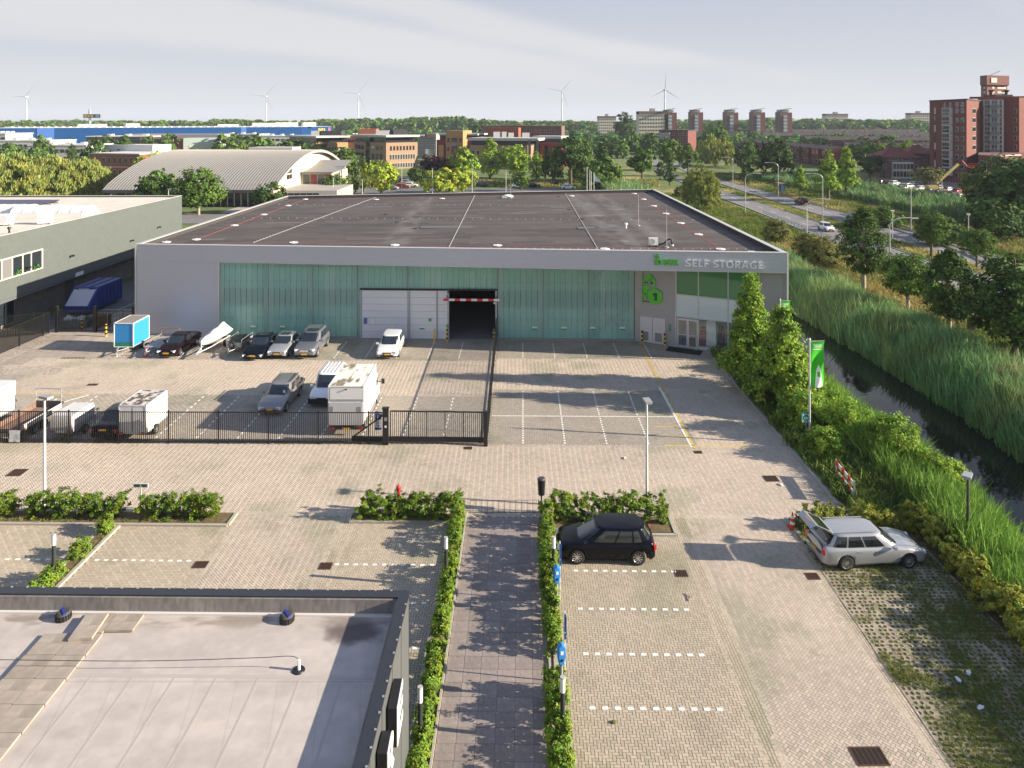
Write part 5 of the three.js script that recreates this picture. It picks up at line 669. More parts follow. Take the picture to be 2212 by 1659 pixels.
// car along +x; `top` is the outline of bonnet, belt and tail, the cabin stands on it
function car(name, label, p, turn, c) {
  const o = thing(name, label, c.category || 'car', p, turn, c.group); const { L, W, wb, R = 0.32, front = L * 0.2, clear = 0.2, body } = c, hw = W / 2;
  const xf = L / 2 - front, xr = xf - wb, xs = new Set([-L / 2, -L / 2 + 0.03, -L / 2 + 0.1, L / 2, L / 2 - 0.03, L / 2 - 0.1]); for (let x = -L / 2 + 0.2; x < L / 2 - 0.15; x += 0.2) xs.add(x); const ar = R + 0.055; for (const w of [xf, xr]) for (let a = 0; a <= 8; a++) xs.add(w + ar * Math.cos(a * Math.PI / 8) * 0.999);
  const X = [...xs].sort((a, b) => a - b), rings = [];
  for (const x of X) { const e = Math.abs(x) / (L / 2), w = hw * (1 - 0.05 * Math.pow(e, 4) - 0.17 * Math.pow(e, 22)), yt = curveAt(c.top, x) - (e > 0.985 ? 0.06 : 0); let yb = clear + (e > 0.9 ? (e - 0.9) * 1.2 : 0); for (const wx of [xf, xr]) { const d = Math.abs(x - wx); if (d < ar) yb = Math.max(yb, R + Math.sqrt(ar * ar - d * d)); }
    const ring = [[0, yb + 0.02], [w * 0.9, yb], [w * 0.975, clear + 0.12], [w, (clear + yt) * 0.52], [w * 0.99, yt - 0.2], [w * 0.968, yt - 0.1], [w * 0.915, yt - 0.03], [w * 0.8, yt + 0.005], [w * 0.42, yt + 0.03], [0, yt + 0.038]].map(([z, y]) => [x, Math.max(y, yb), z]); rings.push([...ring, ...ring.slice(1, -1).reverse().map(([a, b, z]) => [a, b, -z])]); }
  const pos = [], idx = [], m = rings[0].length; rings.forEach((r) => r.forEach((v) => pos.push(...v))); for (let i = 0; i < rings.length - 1; i++) for (let j = 0; j < m; j++) { const a = i * m + j, b = i * m + (j + 1) % m; idx.push(a, b, b + m, a, b + m, a + m); }
  for (const i of [0, rings.length - 1]) { const k = pos.length / 3; const r = rings[i]; pos.push(r[0][0] + (i ? 0.02 : -0.02), (r[0][1] + r[9][1]) / 2, 0); for (let j = 0; j < m; j++) { const a = i * m + j, b = i * m + (j + 1) % m; idx.push(...(i ? [a, b, k] : [b, a, k])); } }
  const bg = new THREE.BufferGeometry(); bg.setAttribute('position', new THREE.Float32BufferAttribute(pos, 3)); bg.setIndex(idx); bg.computeVertexNormals(); part(o, 'body', clean(bg), body);
  // cabin: belt outline b0..b1 rising to roof outline r0..r1
  const { b0, b1, r0, r1, H } = c.cab, n = c.cab.n || 4.6, wB = hw * 0.9, wR = hw * (c.cab.w || 0.74), yB = c.cab.y, prm = (t) => { const k = Math.pow(t, 0.9); return { f: lerp(b1, r1, k), r: lerp(b0, r0, k), w: lerp(wB, wR, k) - 0.03 * Math.sin(Math.PI * t) * -1, y: lerp(yB, H, t) }; };
  const sideZ = (x, t) => { const q = prm(t), cx = (q.f + q.r) / 2, hx = (q.f - q.r) / 2; return q.w * Math.pow(Math.max(0, 1 - Math.pow(Math.abs((x - cx) / hx), n)), 1 / n); };
  const endX = (z, t, s) => { const q = prm(t), cx = (q.f + q.r) / 2, hx = (q.f - q.r) / 2; return cx + s * hx * Math.pow(Math.max(0, 1 - Math.pow(Math.abs(z / q.w), n)), 1 / n); };
  const cp = [], ci = [], nu = 40, levels = [0, 0.25, 0.5, 0.75, 0.92, 0.98, 1]; levels.forEach((t) => { const q = prm(t), cx = (q.f + q.r) / 2, hx = (q.f - q.r) / 2, s = t > 0.97 ? (t === 1 ? 0.9 : 0.97) : 1; for (let i = 0; i < nu; i++) { const a = i / nu * 6.28318, ca = Math.cos(a), sa = Math.sin(a); cp.push(cx + hx * s * Math.sign(ca) * Math.pow(Math.abs(ca), 2 / n), q.y, q.w * s * Math.sign(sa) * Math.pow(Math.abs(sa), 2 / n)); } });
  for (let l = 0; l < levels.length - 1; l++) for (let i = 0; i < nu; i++) { const a = l * nu + i, b = l * nu + (i + 1) % nu; ci.push(a, a + nu, b, b, a + nu, b + nu); } const k0 = cp.length / 3; { const q = prm(1); cp.push((q.f + q.r) / 2, H + 0.035, 0); for (let i = 0; i < nu; i++) ci.push((levels.length - 1) * nu + i, k0, (levels.length - 1) * nu + (i + 1) % nu); }
  const cg = new THREE.BufferGeometry(); cg.setAttribute('position', new THREE.Float32BufferAttribute(cp, 3)); cg.setIndex(ci); cg.computeVertexNormals(); part(o, 'roof', clean(cg), c.roofM || body);
  const patch = (f, nu2 = 8, nv = 4) => { const L2 = []; for (let i = 0; i < nu2; i++) for (let j = 0; j < nv; j++) L2.push([f(i / nu2, j / nv), f((i + 1) / nu2, j / nv), f((i + 1) / nu2, (j + 1) / nv), f(i / nu2, (j + 1) / nv)]); return quads(L2); };
  part(o, 'windscreen', patch((u, v) => { const t = lerp(0.04, 0.9, v), q = prm(t), z = lerp(-0.86, 0.86, u) * q.w; return V(endX(z, t, 1) + 0.012, q.y + 0.004, z); }, 10, 5), carGlass);
  part(o, 'rear_window', patch((u, v) => { const t = lerp(c.cab.rl || 0.25, 0.88, v), q = prm(t), z = lerp(-0.8, 0.8, u) * q.w; return V(endX(z, t, -1) - 0.012, q.y, z); }, 10, 4), carGlass);
  for (const [a, b] of c.side) for (const s of [-1, 1]) part(o, 'side_window', patch((u, v) => { const t = lerp(0.12, 0.86, v), q = prm(t), lo = lerp(q.r, q.f, 0.055 + a * 0.89), hi = lerp(q.r, q.f, 0.055 + b * 0.89), x = lerp(lo, hi, u); return V(x, q.y, s * (sideZ(x, t) + 0.008)); }, 6, 3), carGlass);
  const sp = c.spokes || 10; for (const [x, z] of [[xf, 1], [xf, -1], [xr, 1], [xr, -1]]) wheel(o, x, z * (hw - 0.115), R, 0.21, sp, c.rimM);
  const box = (name2, w, h, d, x, y, z, m2, ry = 0) => part(o, name2, bc(w, h, d, x, y - h / 2, z, ry), m2), yF = curveAt(c.top, L / 2 - 0.12), yR = curveAt(c.top, -L / 2 + 0.08);
  for (const s of [-1, 1]) { box('headlight', 0.34, 0.14, 0.36, L / 2 - 0.185, yF - 0.1, s * hw * 0.66, lampM, s * 0.32); box('tail_light', 0.1, c.tailH || 0.2, 0.34, -L / 2 + 0.06, yR - 0.17 + (c.tailUp || 0), s * hw * 0.74, tailM, -s * 0.25); const mr = box('mirror', 0.12, 0.13, 0.2, c.cab.b1 - 0.42, yB + 0.08, s * (hw + 0.06), c.mirrorM || body); }
  box('grille', 0.06, 0.14, hw * 0.72, L / 2 - 0.015, yF - 0.17, 0, c.grilleM || trimM); box('front_bumper_grille', 0.05, 0.12, hw * 1.1, L / 2 - 0.01, 0.36, 0, trimM); box('number_plate', 0.015, 0.11, 0.5, L / 2 + 0.03, 0.46, 0, plateMap); box('number_plate', 0.015, 0.11, 0.5, -L / 2 - 0.03, c.plateR || 0.62, 0, plateMap);
  for (const s of [-1, 1]) for (const t of c.handles || [0.3, 0.62]) box('door_handle', 0.2, 0.035, 0.03, lerp(b0, b1, t), yB - 0.11, s * (hw * 0.985), c.handleM || body);
  if (c.rails) for (const s of [-1, 1]) part(o, 'roof_rail', bar(V(r0 + 0.1, H + 0.06, s * wR * 0.86), V(r1 - 0.25, H + 0.06, s * wR * 0.86), 0.022), c.rails);
  if (c.sunroof) box('sunroof', 0.75, 0.012, wR * 1.2, r1 - 0.5, H + 0.045, 0, carGlass);
  if (c.extra) c.extra(o, { hw, yB, prm });
  return o;
}
const deep = (r, g, b) => phys(r, g, b, 0.16, { clearcoat: 0.2, clearcoatRoughness: 0.03, specularIntensity: 0.3 });
const P = { black: deep(0.003, 0.0035, 0.007), blackBlue: deep(0.004, 0.005, 0.014), silver: paint(0.4, 0.41, 0.43, 0.35), greySteel: paint(0.2, 0.21, 0.24, 0.4), greyTan: paint(0.26, 0.25, 0.24, 0.4), white: paint(0.8, 0.8, 0.8, 0), plum: deep(0.012, 0.005, 0.008), red: paint(0.3, 0.015, 0.015), navy: paint(0.012, 0.025, 0.09), grey: paint(0.11, 0.115, 0.125) };
// outlines
const HATCH = { L: 4.26, W: 1.8, wb: 2.63, front: 0.86, R: 0.325, top: [[-2.13, 0.86], [-2.02, 0.95], [-1.2, 0.97], [0.9, 0.95], [1.4, 0.9], [1.85, 0.8], [2.06, 0.69], [2.13, 0.58]], cab: { b0: -2.08, b1: 1.34, r0: -1.66, r1: 0.36, H: 1.46, y: 0.88, w: 0.75, n: 3.8 }, side: [[0.1, 0.22], [0.25, 0.5], [0.53, 0.84]] };
const SEDAN = { L: 4.6, W: 1.77, wb: 2.75, front: 0.85, R: 0.32, top: [[-2.3, 0.82], [-2.2, 0.94], [-1.5, 0.97], [0.8, 0.92], [1.4, 0.88], [2.0, 0.76], [2.25, 0.66], [2.3, 0.56]], cab: { b0: -1.75, b1: 1.1, r0: -1.0, r1: 0.3, H: 1.41, y: 0.9, w: 0.74, rl: 0.12 }, side: [[0.14, 0.48], [0.52, 0.82]], plateR: 0.72 };
const ESTATE = { L: 4.6, W: 1.78, wb: 2.76, front: 0.84, R: 0.325, top: [[-2.3, 0.88], [-2.2, 0.96], [-1.4, 0.97], [0.85, 0.93], [1.45, 0.89], [2.05, 0.77], [2.26, 0.66], [2.3, 0.57]], cab: { b0: -2.2, b1: 1.2, r0: -1.75, r1: 0.4, H: 1.44, y: 0.9, w: 0.76 }, side: [[0.04, 0.24], [0.27, 0.52], [0.55, 0.84]], handles: [0.44, 0.68] };
const SUV = { L: 4.6, W: 1.86, wb: 2.82, front: 0.82, R: 0.37, clear: 0.28, top: [[-2.3, 0.98], [-2.2, 1.1], [-1.4, 1.12], [0.85, 1.1], [1.45, 1.05], [2.05, 0.95], [2.26, 0.84], [2.3, 0.72]], cab: { b0: -2.2, b1: 1.15, r0: -1.85, r1: 0.4, H: 1.74, y: 1.05, w: 0.78 }, side: [[0.04, 0.26], [0.29, 0.54], [0.57, 0.84]], tailH: 0.3 };
const VAN = { L: 4.25, W: 1.82, wb: 2.7, front: 0.82, R: 0.32, clear: 0.24, category: 'van', top: [[-2.12, 1.0], [-2.05, 1.06], [-1.0, 1.06], [1.0, 1.06], [1.4, 1.02], [1.85, 0.9], [2.07, 0.76], [2.12, 0.62]], cab: { b0: -2.1, b1: 1.32, r0: -2.0, r1: 0.55, H: 1.8, y: 1.0, w: 0.84 }, side: [[0.62, 0.86]], tailH: 0.42, handles: [0.5, 0.66] };
const H90 = Math.PI / 2;   // facing the camera is turn -H90
const spot = (px, py) => at(px, py);
// cars near the camera
car('hatchback', 'black five-door hatchback parked nose to the walkway hedge', spot(1306, 1195).add(V(0, 0, 0)), Math.PI - 0.03, { ...HATCH, body: P.black, spokes: 10, rimM: chromeM });
{
  const p = V(15.55, 0.01, -31.6); const o = car('estate_car', 'silver estate car with its tailgate raised', p, 0.06, { ...ESTATE, body: P.silver, spokes: 12, rimM: chromeM, rails: P.silver,
    extra: (g) => { part(g, 'boot_opening', quads([[V(-2.2, 0.62, -0.66), V(-2.2, 0.62, 0.66), V(-1.86, 1.36, 0.56), V(-1.86, 1.36, -0.56)], [V(-2.345, 0.62, -0.62), V(-2.345, 0.62, 0.62), V(-2.21, 1.0, 0.64), V(-2.21, 1.0, -0.64)]]), paintM.black);
      const gt = part(g, 'tailgate', quads([[V(-1.72, 1.5, -0.62), V(-1.72, 1.5, 0.62), V(-2.5, 1.86, 0.64), V(-2.5, 1.86, -0.64)], [V(-2.5, 1.86, -0.64), V(-2.5, 1.86, 0.64), V(-2.78, 1.72, 0.6), V(-2.78, 1.72, -0.6)], [V(-1.72, 1.45, -0.62), V(-1.72, 1.45, 0.62), V(-2.5, 1.81, 0.64), V(-2.5, 1.81, -0.64)]]), P.silver); part(gt, 'tailgate_window', quads([[V(-1.85, 1.575, -0.52), V(-1.85, 1.575, 0.52), V(-2.35, 1.806, 0.52), V(-2.35, 1.806, -0.52)]]), carGlass); part(gt, 'reflector', bc(0.03, 0.1, 0.5, -2.6, 1.74, 0), mat(0.7, 0.25, 0.05, 0.4)); } });
  const bagm = thing('shopping_crate', 'green and white crate in the boot of the silver estate car', 'crate', V(p.x - 1.75, 0.98, p.z + 0.1), 0.06); part(bagm, 'crate_body', bc(0.35, 0.22, 0.6), mat(0.1, 0.35, 0.2, 0.6)); part(bagm, 'paper_stack', bc(0.3, 0.05, 0.4, 0, 0.22, 0), paintM.white);
}
// row by the hall
const row = (px, py) => spot(px, py), nose = (turn = 0) => -H90 + turn * 0.3;
car('coupe', 'dark plum coupe beside the blue box trailer', row(388, 756), nose(-0.12), { ...SEDAN, body: P.plum, W: 1.74, L: 4.6, cab: { ...SEDAN.cab, H: 1.38, b0: -1.8, r0: -0.85 }, side: [[0.12, 0.42], [0.46, 0.82]], rimM: chromeM });
car('saloon_car', 'dark blue saloon between the flat trailer and silver saloon', row(568, 760), nose(-0.1), { ...SEDAN, body: P.blackBlue, L: 4.9, W: 1.87, cab: { ...SEDAN.cab, H: 1.4 }, grilleM: chromeM, sunroof: true });
car('saloon_car', 'silver saloon in the middle of the row of three by the glass front', row(617, 758), nose(-0.08), { ...SEDAN, body: P.silver, L: 4.5, W: 1.73, sunroof: true });
car('off_road_car', 'blue grey off-road car at the right end of the row of three', row(675, 758), nose(-0.1), { ...SUV, body: P.greySteel, rails: chromeM, sunroof: true, grilleM: chromeM });
car('hatchback', 'white hatchback parked alone before the overhead door', row(845, 759), nose(0.02), { ...HATCH, body: P.white, L: 4.37, W: 1.86 });
// middle row in the fenced yard
car('estate_car', 'grey estate car standing alone in the middle of the yard', spot(609, 869), nose(-0.08), { ...ESTATE, L: 4.8, W: 1.81, body: P.greyTan, rails: trimM, extra: (g) => part(g, 'window_sticker', bc(0.01, 0.18, 0.14, 1.0, 1.03, -0.5), paintM.white) });
car('panel_van', 'small white panel van half hidden by the box truck', spot(712, 856), nose(-0.06), { ...VAN, body: P.white, extra: (g, { hw }) => { part(g, 'front_bumper', bc(0.22, 0.34, 1.76, 2.06, 0.3, 0), trimM); for (let k = 0; k < 5; k++) part(g, 'roof_rib', bc(2.1, 0.02, 0.05, -0.7, 1.815, -0.5 + k * 0.25), P.white); } });
car('saloon_car', 'dark blue saloon seen from behind beside the white box trailer', spot(266, 921), H90 + 0.02, { ...SEDAN, body: P.blackBlue, L: 4.7, plateR: 0.78 });
// box truck, rear towards the camera
{
  const p = spot(770, 900), o = thing('box_truck', 'white box truck with grimy roof parked tail to the fence', 'truck', p, H90 + 0.0); const W = 2.12, y0 = 0.75, y1 = 3.05, x0 = -2.9, x1 = 1.15, bodyM = mat(0.72, 0.72, 0.71, 0.45);
  const grime = new THREE.MeshStandardMaterial({ map: tex(256, 256, (u, v) => { const k = smooth(0.5, 0.72, fbm(u * 4, v * 9, 4, 5)), m = 0.93 + 0.1 * fbm(u * 20, v * 20, 2, 9); return [lerp(0.93, 0.5, k) * m, lerp(0.91, 0.46, k) * m, lerp(0.85, 0.38, k) * m]; }), roughness: 0.8 });
  part(o, 'cargo_box', bx(x0, x1, y0, y1, -W / 2, W / 2), bodyM); { const g = bx(x0 + 0.06, x1 - 0.06, y1 + 0.001, y1 + 0.02, -W / 2 + 0.06, W / 2 - 0.06); const pa = g.attributes.position, uv = g.attributes.uv; for (let i = 0; i < pa.count; i++) uv.setXY(i, pa.getX(i) / 4, pa.getZ(i) / 4); part(o, 'box_roof', g, grime); }
  part(o, 'edge_profile', join([-1, 1].flatMap((s) => [bx(x0 - 0.01, x1 + 0.01, y1 - 0.05, y1 + 0.03, s * (W / 2) - 0.04, s * (W / 2) + 0.02), bx(x0 - 0.02, x0 + 0.06, y0, y1 + 0.02, s * W / 2 - 0.05, s * W / 2 + 0.022)])), steelWhite);
  const d = part(o, 'rear_door', bx(x0 - 0.03, x0 - 0.005, 2.25, 2.95, -W / 2 + 0.08, W / 2 - 0.08), bodyM); part(d, 'gasket', join(bx(x0 - 0.035, x0 - 0.006, 2.2, 2.24, -1, 1), bx(x0 - 0.035, x0 - 0.006, 2.96, 2.99, -1, 1)), paintM.grey); part(d, 'rear_camera', bx(x0 - 0.1, x0 - 0.03, 2.84, 2.9, -0.05, 0.05), paintM.black);
  const tl = part(o, 'tail_lift', bx(x0 - 0.12, x0 - 0.05, 0.72, 2.1, -W / 2 + 0.05, W / 2 - 0.05), mat(0.62, 0.63, 0.65, 0.4, 0.3)); for (const s of [-1, 1]) part(tl, 'warning_flag', bx(x0 - 0.14, x0 - 0.121, 1.55, 1.85, s * 0.85 - 0.08, s * 0.85 + 0.08), paintM.grey);
  part(o, 'cab', (() => { const g = new THREE.ExtrudeGeometry(new THREE.Shape([[1.2, 0.45], [3.0, 0.45], [3.05, 1.05], [2.75, 1.25], [2.1, 2.1], [1.2, 2.2]].map(([a, b]) => new THREE.Vector2(a, b))), { depth: 1.8, bevelEnabled: true, bevelSize: 0.06, bevelThickness: 0.06, bevelSegments: 2 }); g.translate(0, 0, -0.9); return g; })(), P.white);
  for (const s of [-1, 1]) { part(o, 'cab_window', bx(1.75, 2.35, 1.35, 1.8, s * 0.965, s * 0.985), carGlass); const m = part(o, 'mirror', bc(0.1, 0.32, 0.2, 2.25, 1.35, s * 1.33), paintM.black); part(m, 'mirror_arm', bar(V(2.2, 1.5, s * 0.95), V(2.25, 1.5, s * 1.3), 0.025), paintM.black); }
  part(o, 'chassis', join(bx(x0, 2.6, 0.45, 0.74, -0.45, 0.45)), trimM); part(o, 'side_guard', join([-1, 1].map((s) => bx(-1.2, 1.3, 0.42, 0.52, s * 1.0 - 0.02, s * 1.0 + 0.02))), galv); part(o, 'rear_bumper', bx(x0 - 0.02, x0 + 0.1, 0.4, 0.58, -1.0, 1.0), paintM.darkgrey); for (const s of [-1, 1]) part(o, 'tail_light', bx(x0 - 0.05, x0 - 0.021, 0.42, 0.56, s * 0.86 - 0.15, s * 0.86 + 0.15), tailM); part(o, 'number_plate', bx(x0 - 0.045, x0 - 0.022, 0.42, 0.55, -0.25, 0.25), plateMap);
  for (const s of [-1, 1]) { wheel(o, 2.25, s * 0.85, 0.34, 0.22, 6, rimM); wheel(o, -1.7, s * 0.82, 0.34, 0.3, 6, rimM); }
}
// trailers
function axle(o, x, hw, R = 0.3, rim = rimM) { for (const s of [-1, 1]) wheel(o, x, s * hw, R, 0.17, 5, rim); part(o, 'axle', bar(V(x, R, -hw), V(x, R, hw), 0.04), galv); }
function drawbar(o, x, len = 1.2) { part(o, 'drawbar', join(bar(V(x, 0.45, 0.45), V(x + len, 0.45, 0), 0.045), bar(V(x, 0.45, -0.45), V(x + len, 0.45, 0), 0.045)), galv); part(o, 'coupling', bc(0.35, 0.12, 0.12, x + len + 0.1, 0.4, 0), paintM.darkgrey); part(o, 'jockey_wheel', join(cyl(0.03, 0.03, 0.5, x + len - 0.3, 0.1, 0.12), (() => { const g = new THREE.CylinderGeometry(0.11, 0.11, 0.06, 12); g.rotateX(H90); g.translate(x + len - 0.3, 0.11, 0.12); return g; })()), galv); }
function boxTrailer(label, p, turn, L, W, y1, sideM, roofM, edge, group) { const o = thing('box_trailer', label, 'trailer', p, turn, group); const y0 = 0.5; part(o, 'box_body', bx(-L / 2, L / 2, y0, y1, -W / 2, W / 2), sideM); part(o, 'box_roof', (() => { const g = bx(-L / 2 + 0.03, L / 2 - 0.03, y1 + 0.001, y1 + 0.02, -W / 2 + 0.03, W / 2 - 0.03); return metreUV(g, 0.4); })(), roofM);
  const e = 0.035; for (const [a, b, c, d, f, g] of [[-L / 2, L / 2, y1, y1, -W / 2, -W / 2], [-L / 2, L / 2, y1, y1, W / 2, W / 2], [-L / 2, L / 2, y0, y0, -W / 2, -W / 2], [-L / 2, L / 2, y0, y0, W / 2, W / 2], ...[-1, 1].flatMap((s) => [-1, 1].map((t) => [s * L / 2, s * L / 2, y0, y1, t * W / 2, t * W / 2])), ...[-1, 1].flatMap((s) => [[s * L / 2, s * L / 2, y1, y1, -W / 2, W / 2], [s * L / 2, s * L / 2, y0, y0, -W / 2, W / 2]])]) part(o, 'edge_profile', bx(a - e, b + e, c - e, d + e, f - e, g + e), edge);
  axle(o, -0.15, W / 2 + 0.02); drawbar(o, L / 2 - 0.1); for (const s of [-1, 1]) part(o, 'tail_light', bc(0.04, 0.14, 0.2, -L / 2 - 0.06, 0.42, s * W * 0.4), tailM); return o; }
{
  const blue = mat(0.03, 0.26, 0.62, 0.5), pale = mat(0.2, 0.5, 0.72, 0.5), green = mat(0.01, 0.22, 0.14, 0.6), tarp = mat(0.24, 0.215, 0.19, 0.85), L = 2.5, W = 1.6, y1 = 2.45;
  const o = boxTrailer('bright blue box trailer with a jagged green grass print', spot(285, 752), -H90 - 0.02, L, W, y1, blue, tarp, paintM.white); part(o, 'side_cover', bx(-L / 2 + 0.06, L / 2 - 0.06, 0.56, y1 - 0.06, W / 2 + 0.002, W / 2 + 0.012), pale);
  const jag = (w, seed) => { const r = rng(seed), pts = [[-w / 2, 0]]; const n = Math.round(w / 0.11); for (let i = 0; i <= n; i++) { pts.push([-w / 2 + i * w / n, 0.28 + (i % 2 ? 0.16 * r() + 0.03 : 0)]); } pts.push([w / 2, 0]); const g = new THREE.ShapeGeometry(new THREE.Shape(pts.map(([x, y]) => new THREE.Vector2(x, y)))); return clean(g); };
  const f = jag(W - 0.1, 3); f.rotateY(H90); f.translate(L / 2 + 0.008, 0.54, 0); part(o, 'grass_print', f, green); const s = jag(L - 0.14, 4); s.translate(0, 0.56, W / 2 + 0.018); part(o, 'grass_print', s, green);
}
{ const roofM = new THREE.MeshStandardMaterial({ map: tex(256, 256, (u, v) => { const k = smooth(0.4, 0.6, fbm(u * 9, v * 9, 5, 15)); return [lerp(0.35, 0.8, k), lerp(0.32, 0.76, k), lerp(0.3, 0.72, k)]; }), roughness: 0.9 }); const o = boxTrailer('white box trailer with a mottled dirty roof near the fence', spot(310, 934), H90 - 0.02, 2.5, 1.62, 2.15, mat(0.74, 0.73, 0.71, 0.5), roofM, steelWhite); part(o, 'rear_door_seam', bx(-1.275, -1.26, 0.55, 2.05, -0.012, 0.012), paintM.grey); for (const z of [-0.4, 0.4]) part(o, 'rear_door', bx(-1.27, -1.253, 0.56, 2.04, z - 0.37, z + 0.37), mat(0.7, 0.7, 0.69, 0.5)); }
{ // decorated box trailer cut by the left edge
  const deco = new THREE.MeshStandardMaterial({ map: (() => { const c = document.createElement('canvas'); c.width = c.height = 512; const x = c.getContext('2d'); x.fillStyle = '#ecebe6'; x.fillRect(0, 0, 512, 512); const r = rng(5), cs = ['#d8322f', '#e0579a', '#3fae49', '#2d7fc4', '#f0a21e', '#efdb2e']; x.lineWidth = 5; for (let i = 0; i < 90; i++) { x.strokeStyle = cs[Math.floor(r() * 6)]; const a = r() * 512, b = 130 + r() * 320, s = 10 + r() * 26; x.beginPath(); if (r() < 0.5) { x.moveTo(a, b); x.bezierCurveTo(a - s, b - s, a - s * 1.4, b + s * 0.3, a, b + s * 1.3); x.bezierCurveTo(a + s * 1.4, b + s * 0.3, a + s, b - s, a, b); } else x.arc(a, b, s * 0.7, 0, 5 + r()); x.stroke(); } const t = new THREE.CanvasTexture(c); t.colorSpace = THREE.SRGBColorSpace; return t; })(), roughness: 0.5 });
  boxTrailer('white trailer with colourful scribbled hearts cut off by the left edge', spot(-40, 920), H90 - 0.05, 3.2, 1.9, 2.3, deco, mat(0.66, 0.66, 0.65, 0.6), steelWhite); }
{ // low trailer with grey hood
  const o = thing('hooded_trailer', 'low grey trailer with a white canvas hood behind the fence', 'trailer', spot(157, 934), H90 - 0.05), W = 1.35, L = 2.2; part(o, 'tub', join(bx(-L / 2, L / 2, 0.42, 0.75, -W / 2, W / 2)), mat(0.45, 0.45, 0.45, 0.5, 0.2)); const g = new THREE.BoxGeometry(L, 0.7, W, 8, 3, 6); { const p = g.attributes.position; for (let i = 0; i < p.count; i++) { const y = p.getY(i), k = y > 0.3 ? 1 - 0.07 : 1; p.setXYZ(i, p.getX(i) * k + 0.02 * vnoise(i, 2, 3), y + (y > 0.3 ? -0.1 * Math.abs(p.getX(i)) * 0.2 + 0.03 * vnoise(p.getX(i) * 6, p.getZ(i) * 6, 5) : 0), p.getZ(i) * k + 0.025 * (vnoise(p.getX(i) * 5, y * 7, 8) - 0.5)); } g.computeVertexNormals(); g.translate(0, 1.11, 0); } part(o, 'canvas_hood', g, mat(0.6, 0.59, 0.57, 0.85)); axle(o, 0, W / 2 + 0.12, 0.27); drawbar(o, L / 2); part(o, 'number_plate', bx(-L / 2 - 0.02, -L / 2 - 0.005, 0.46, 0.58, -0.25, 0.25), paintM.white); for (const s of [-1, 1]) part(o, 'tail_light', bx(-L / 2 - 0.03, -L / 2 - 0.004, 0.45, 0.58, s * 0.5 - 0.11, s * 0.5 + 0.11), tailM); }
{ // rusty flatbed
  const o = thing('flatbed_trailer', 'long rusty flatbed trailer with ramp rack at the left', 'trailer', spot(60, 928), H90 - 0.06), rust = new THREE.MeshStandardMaterial({ map: grain(256, [0.5, 0.4, 0.35], 0.5, 1.6, 121), roughness: 0.9 }), W = 1.7, L = 3.7; part(o, 'deck', metreUV(bx(-L / 2, L / 2, 0.55, 0.63, -W / 2, W / 2)), rust); for (let k = 0; k < 7; k++) part(o, 'plank', metreUV(bx(-L / 2 + 0.02, L / 2 - 0.02, 0.631, 0.65, -W / 2 + 0.05 + k * 0.245, -W / 2 + 0.27 + k * 0.245)), rust); for (const s of [-1, 1]) part(o, 'side_board', metreUV(bx(-L / 2, L / 2, 0.63, 0.95, s * W / 2 - 0.02, s * W / 2 + 0.02)), s > 0 ? mat(0.55, 0.52, 0.48, 0.7) : rust); part(o, 'headboard', bx(L / 2 - 0.03, L / 2, 0.63, 1.1, -W / 2 + 0.03, W / 2 - 0.03), paintM.darkgrey); part(o, 'rack', join([-1, 1].map((s) => bar(V(L / 2, 0.6, s * 0.85), V(L / 2, 1.9, s * 0.85), 0.035)), bar(V(L / 2, 1.88, -0.87), V(L / 2, 1.88, 0.87), 0.035), bar(V(L / 2, 1.35, -0.87), V(L / 2, 1.35, 0.87), 0.025)), galv); axle(o, -0.5, W / 2 - 0.05, 0.3); axle(o, 0.3, W / 2 - 0.05, 0.3); drawbar(o, L / 2 - 0.1); part(o, 'torn_tarp', (() => { const g = new THREE.PlaneGeometry(0.7, 0.7, 5, 5); const p = g.attributes.position; for (let i = 0; i < p.count; i++) p.setZ(i, 0.12 * vnoise(p.getX(i) * 5, p.getY(i) * 5, 4)); g.rotateY(H90 * 1.0); g.translate(-L / 2 - 0.12, 0.45, 0.65); return g; })(), paintM.white); }
{ // open steel trailer by the plum car
  const o = thing('open_trailer', 'open galvanised trailer between blue box trailer and plum coupe', 'trailer', spot(350, 752), -H90 - 0.05), W = 1.6, L = 2.7; part(o, 'bed', bx(-L / 2, L / 2, 0.45, 0.52, -W / 2, W / 2), mat(0.35, 0.32, 0.3, 0.8)); part(o, 'rail', join([-1, 1].flatMap((s) => [bx(-L / 2, L / 2, 0.78, 0.83, s * W / 2 - 0.02, s * W / 2 + 0.02), ...[-1, 0, 1].map((k) => bx(k * L / 2 - 0.02, k * L / 2 + 0.02, 0.5, 0.82, s * W / 2 - 0.02, s * W / 2 + 0.02))])), galv); part(o, 'rear_frame', join([-1, 1].map((s) => bx(-L / 2 - 0.02, -L / 2 + 0.02, 0.5, 1.3, s * W / 2 - 0.03, s * W / 2 + 0.03)), bx(-L / 2 - 0.03, -L / 2 + 0.03, 1.24, 1.32, -W / 2, W / 2)), mat(0.3, 0.17, 0.12, 0.8)); axle(o, -0.2, W / 2 + 0.12, 0.27); drawbar(o, L / 2); }
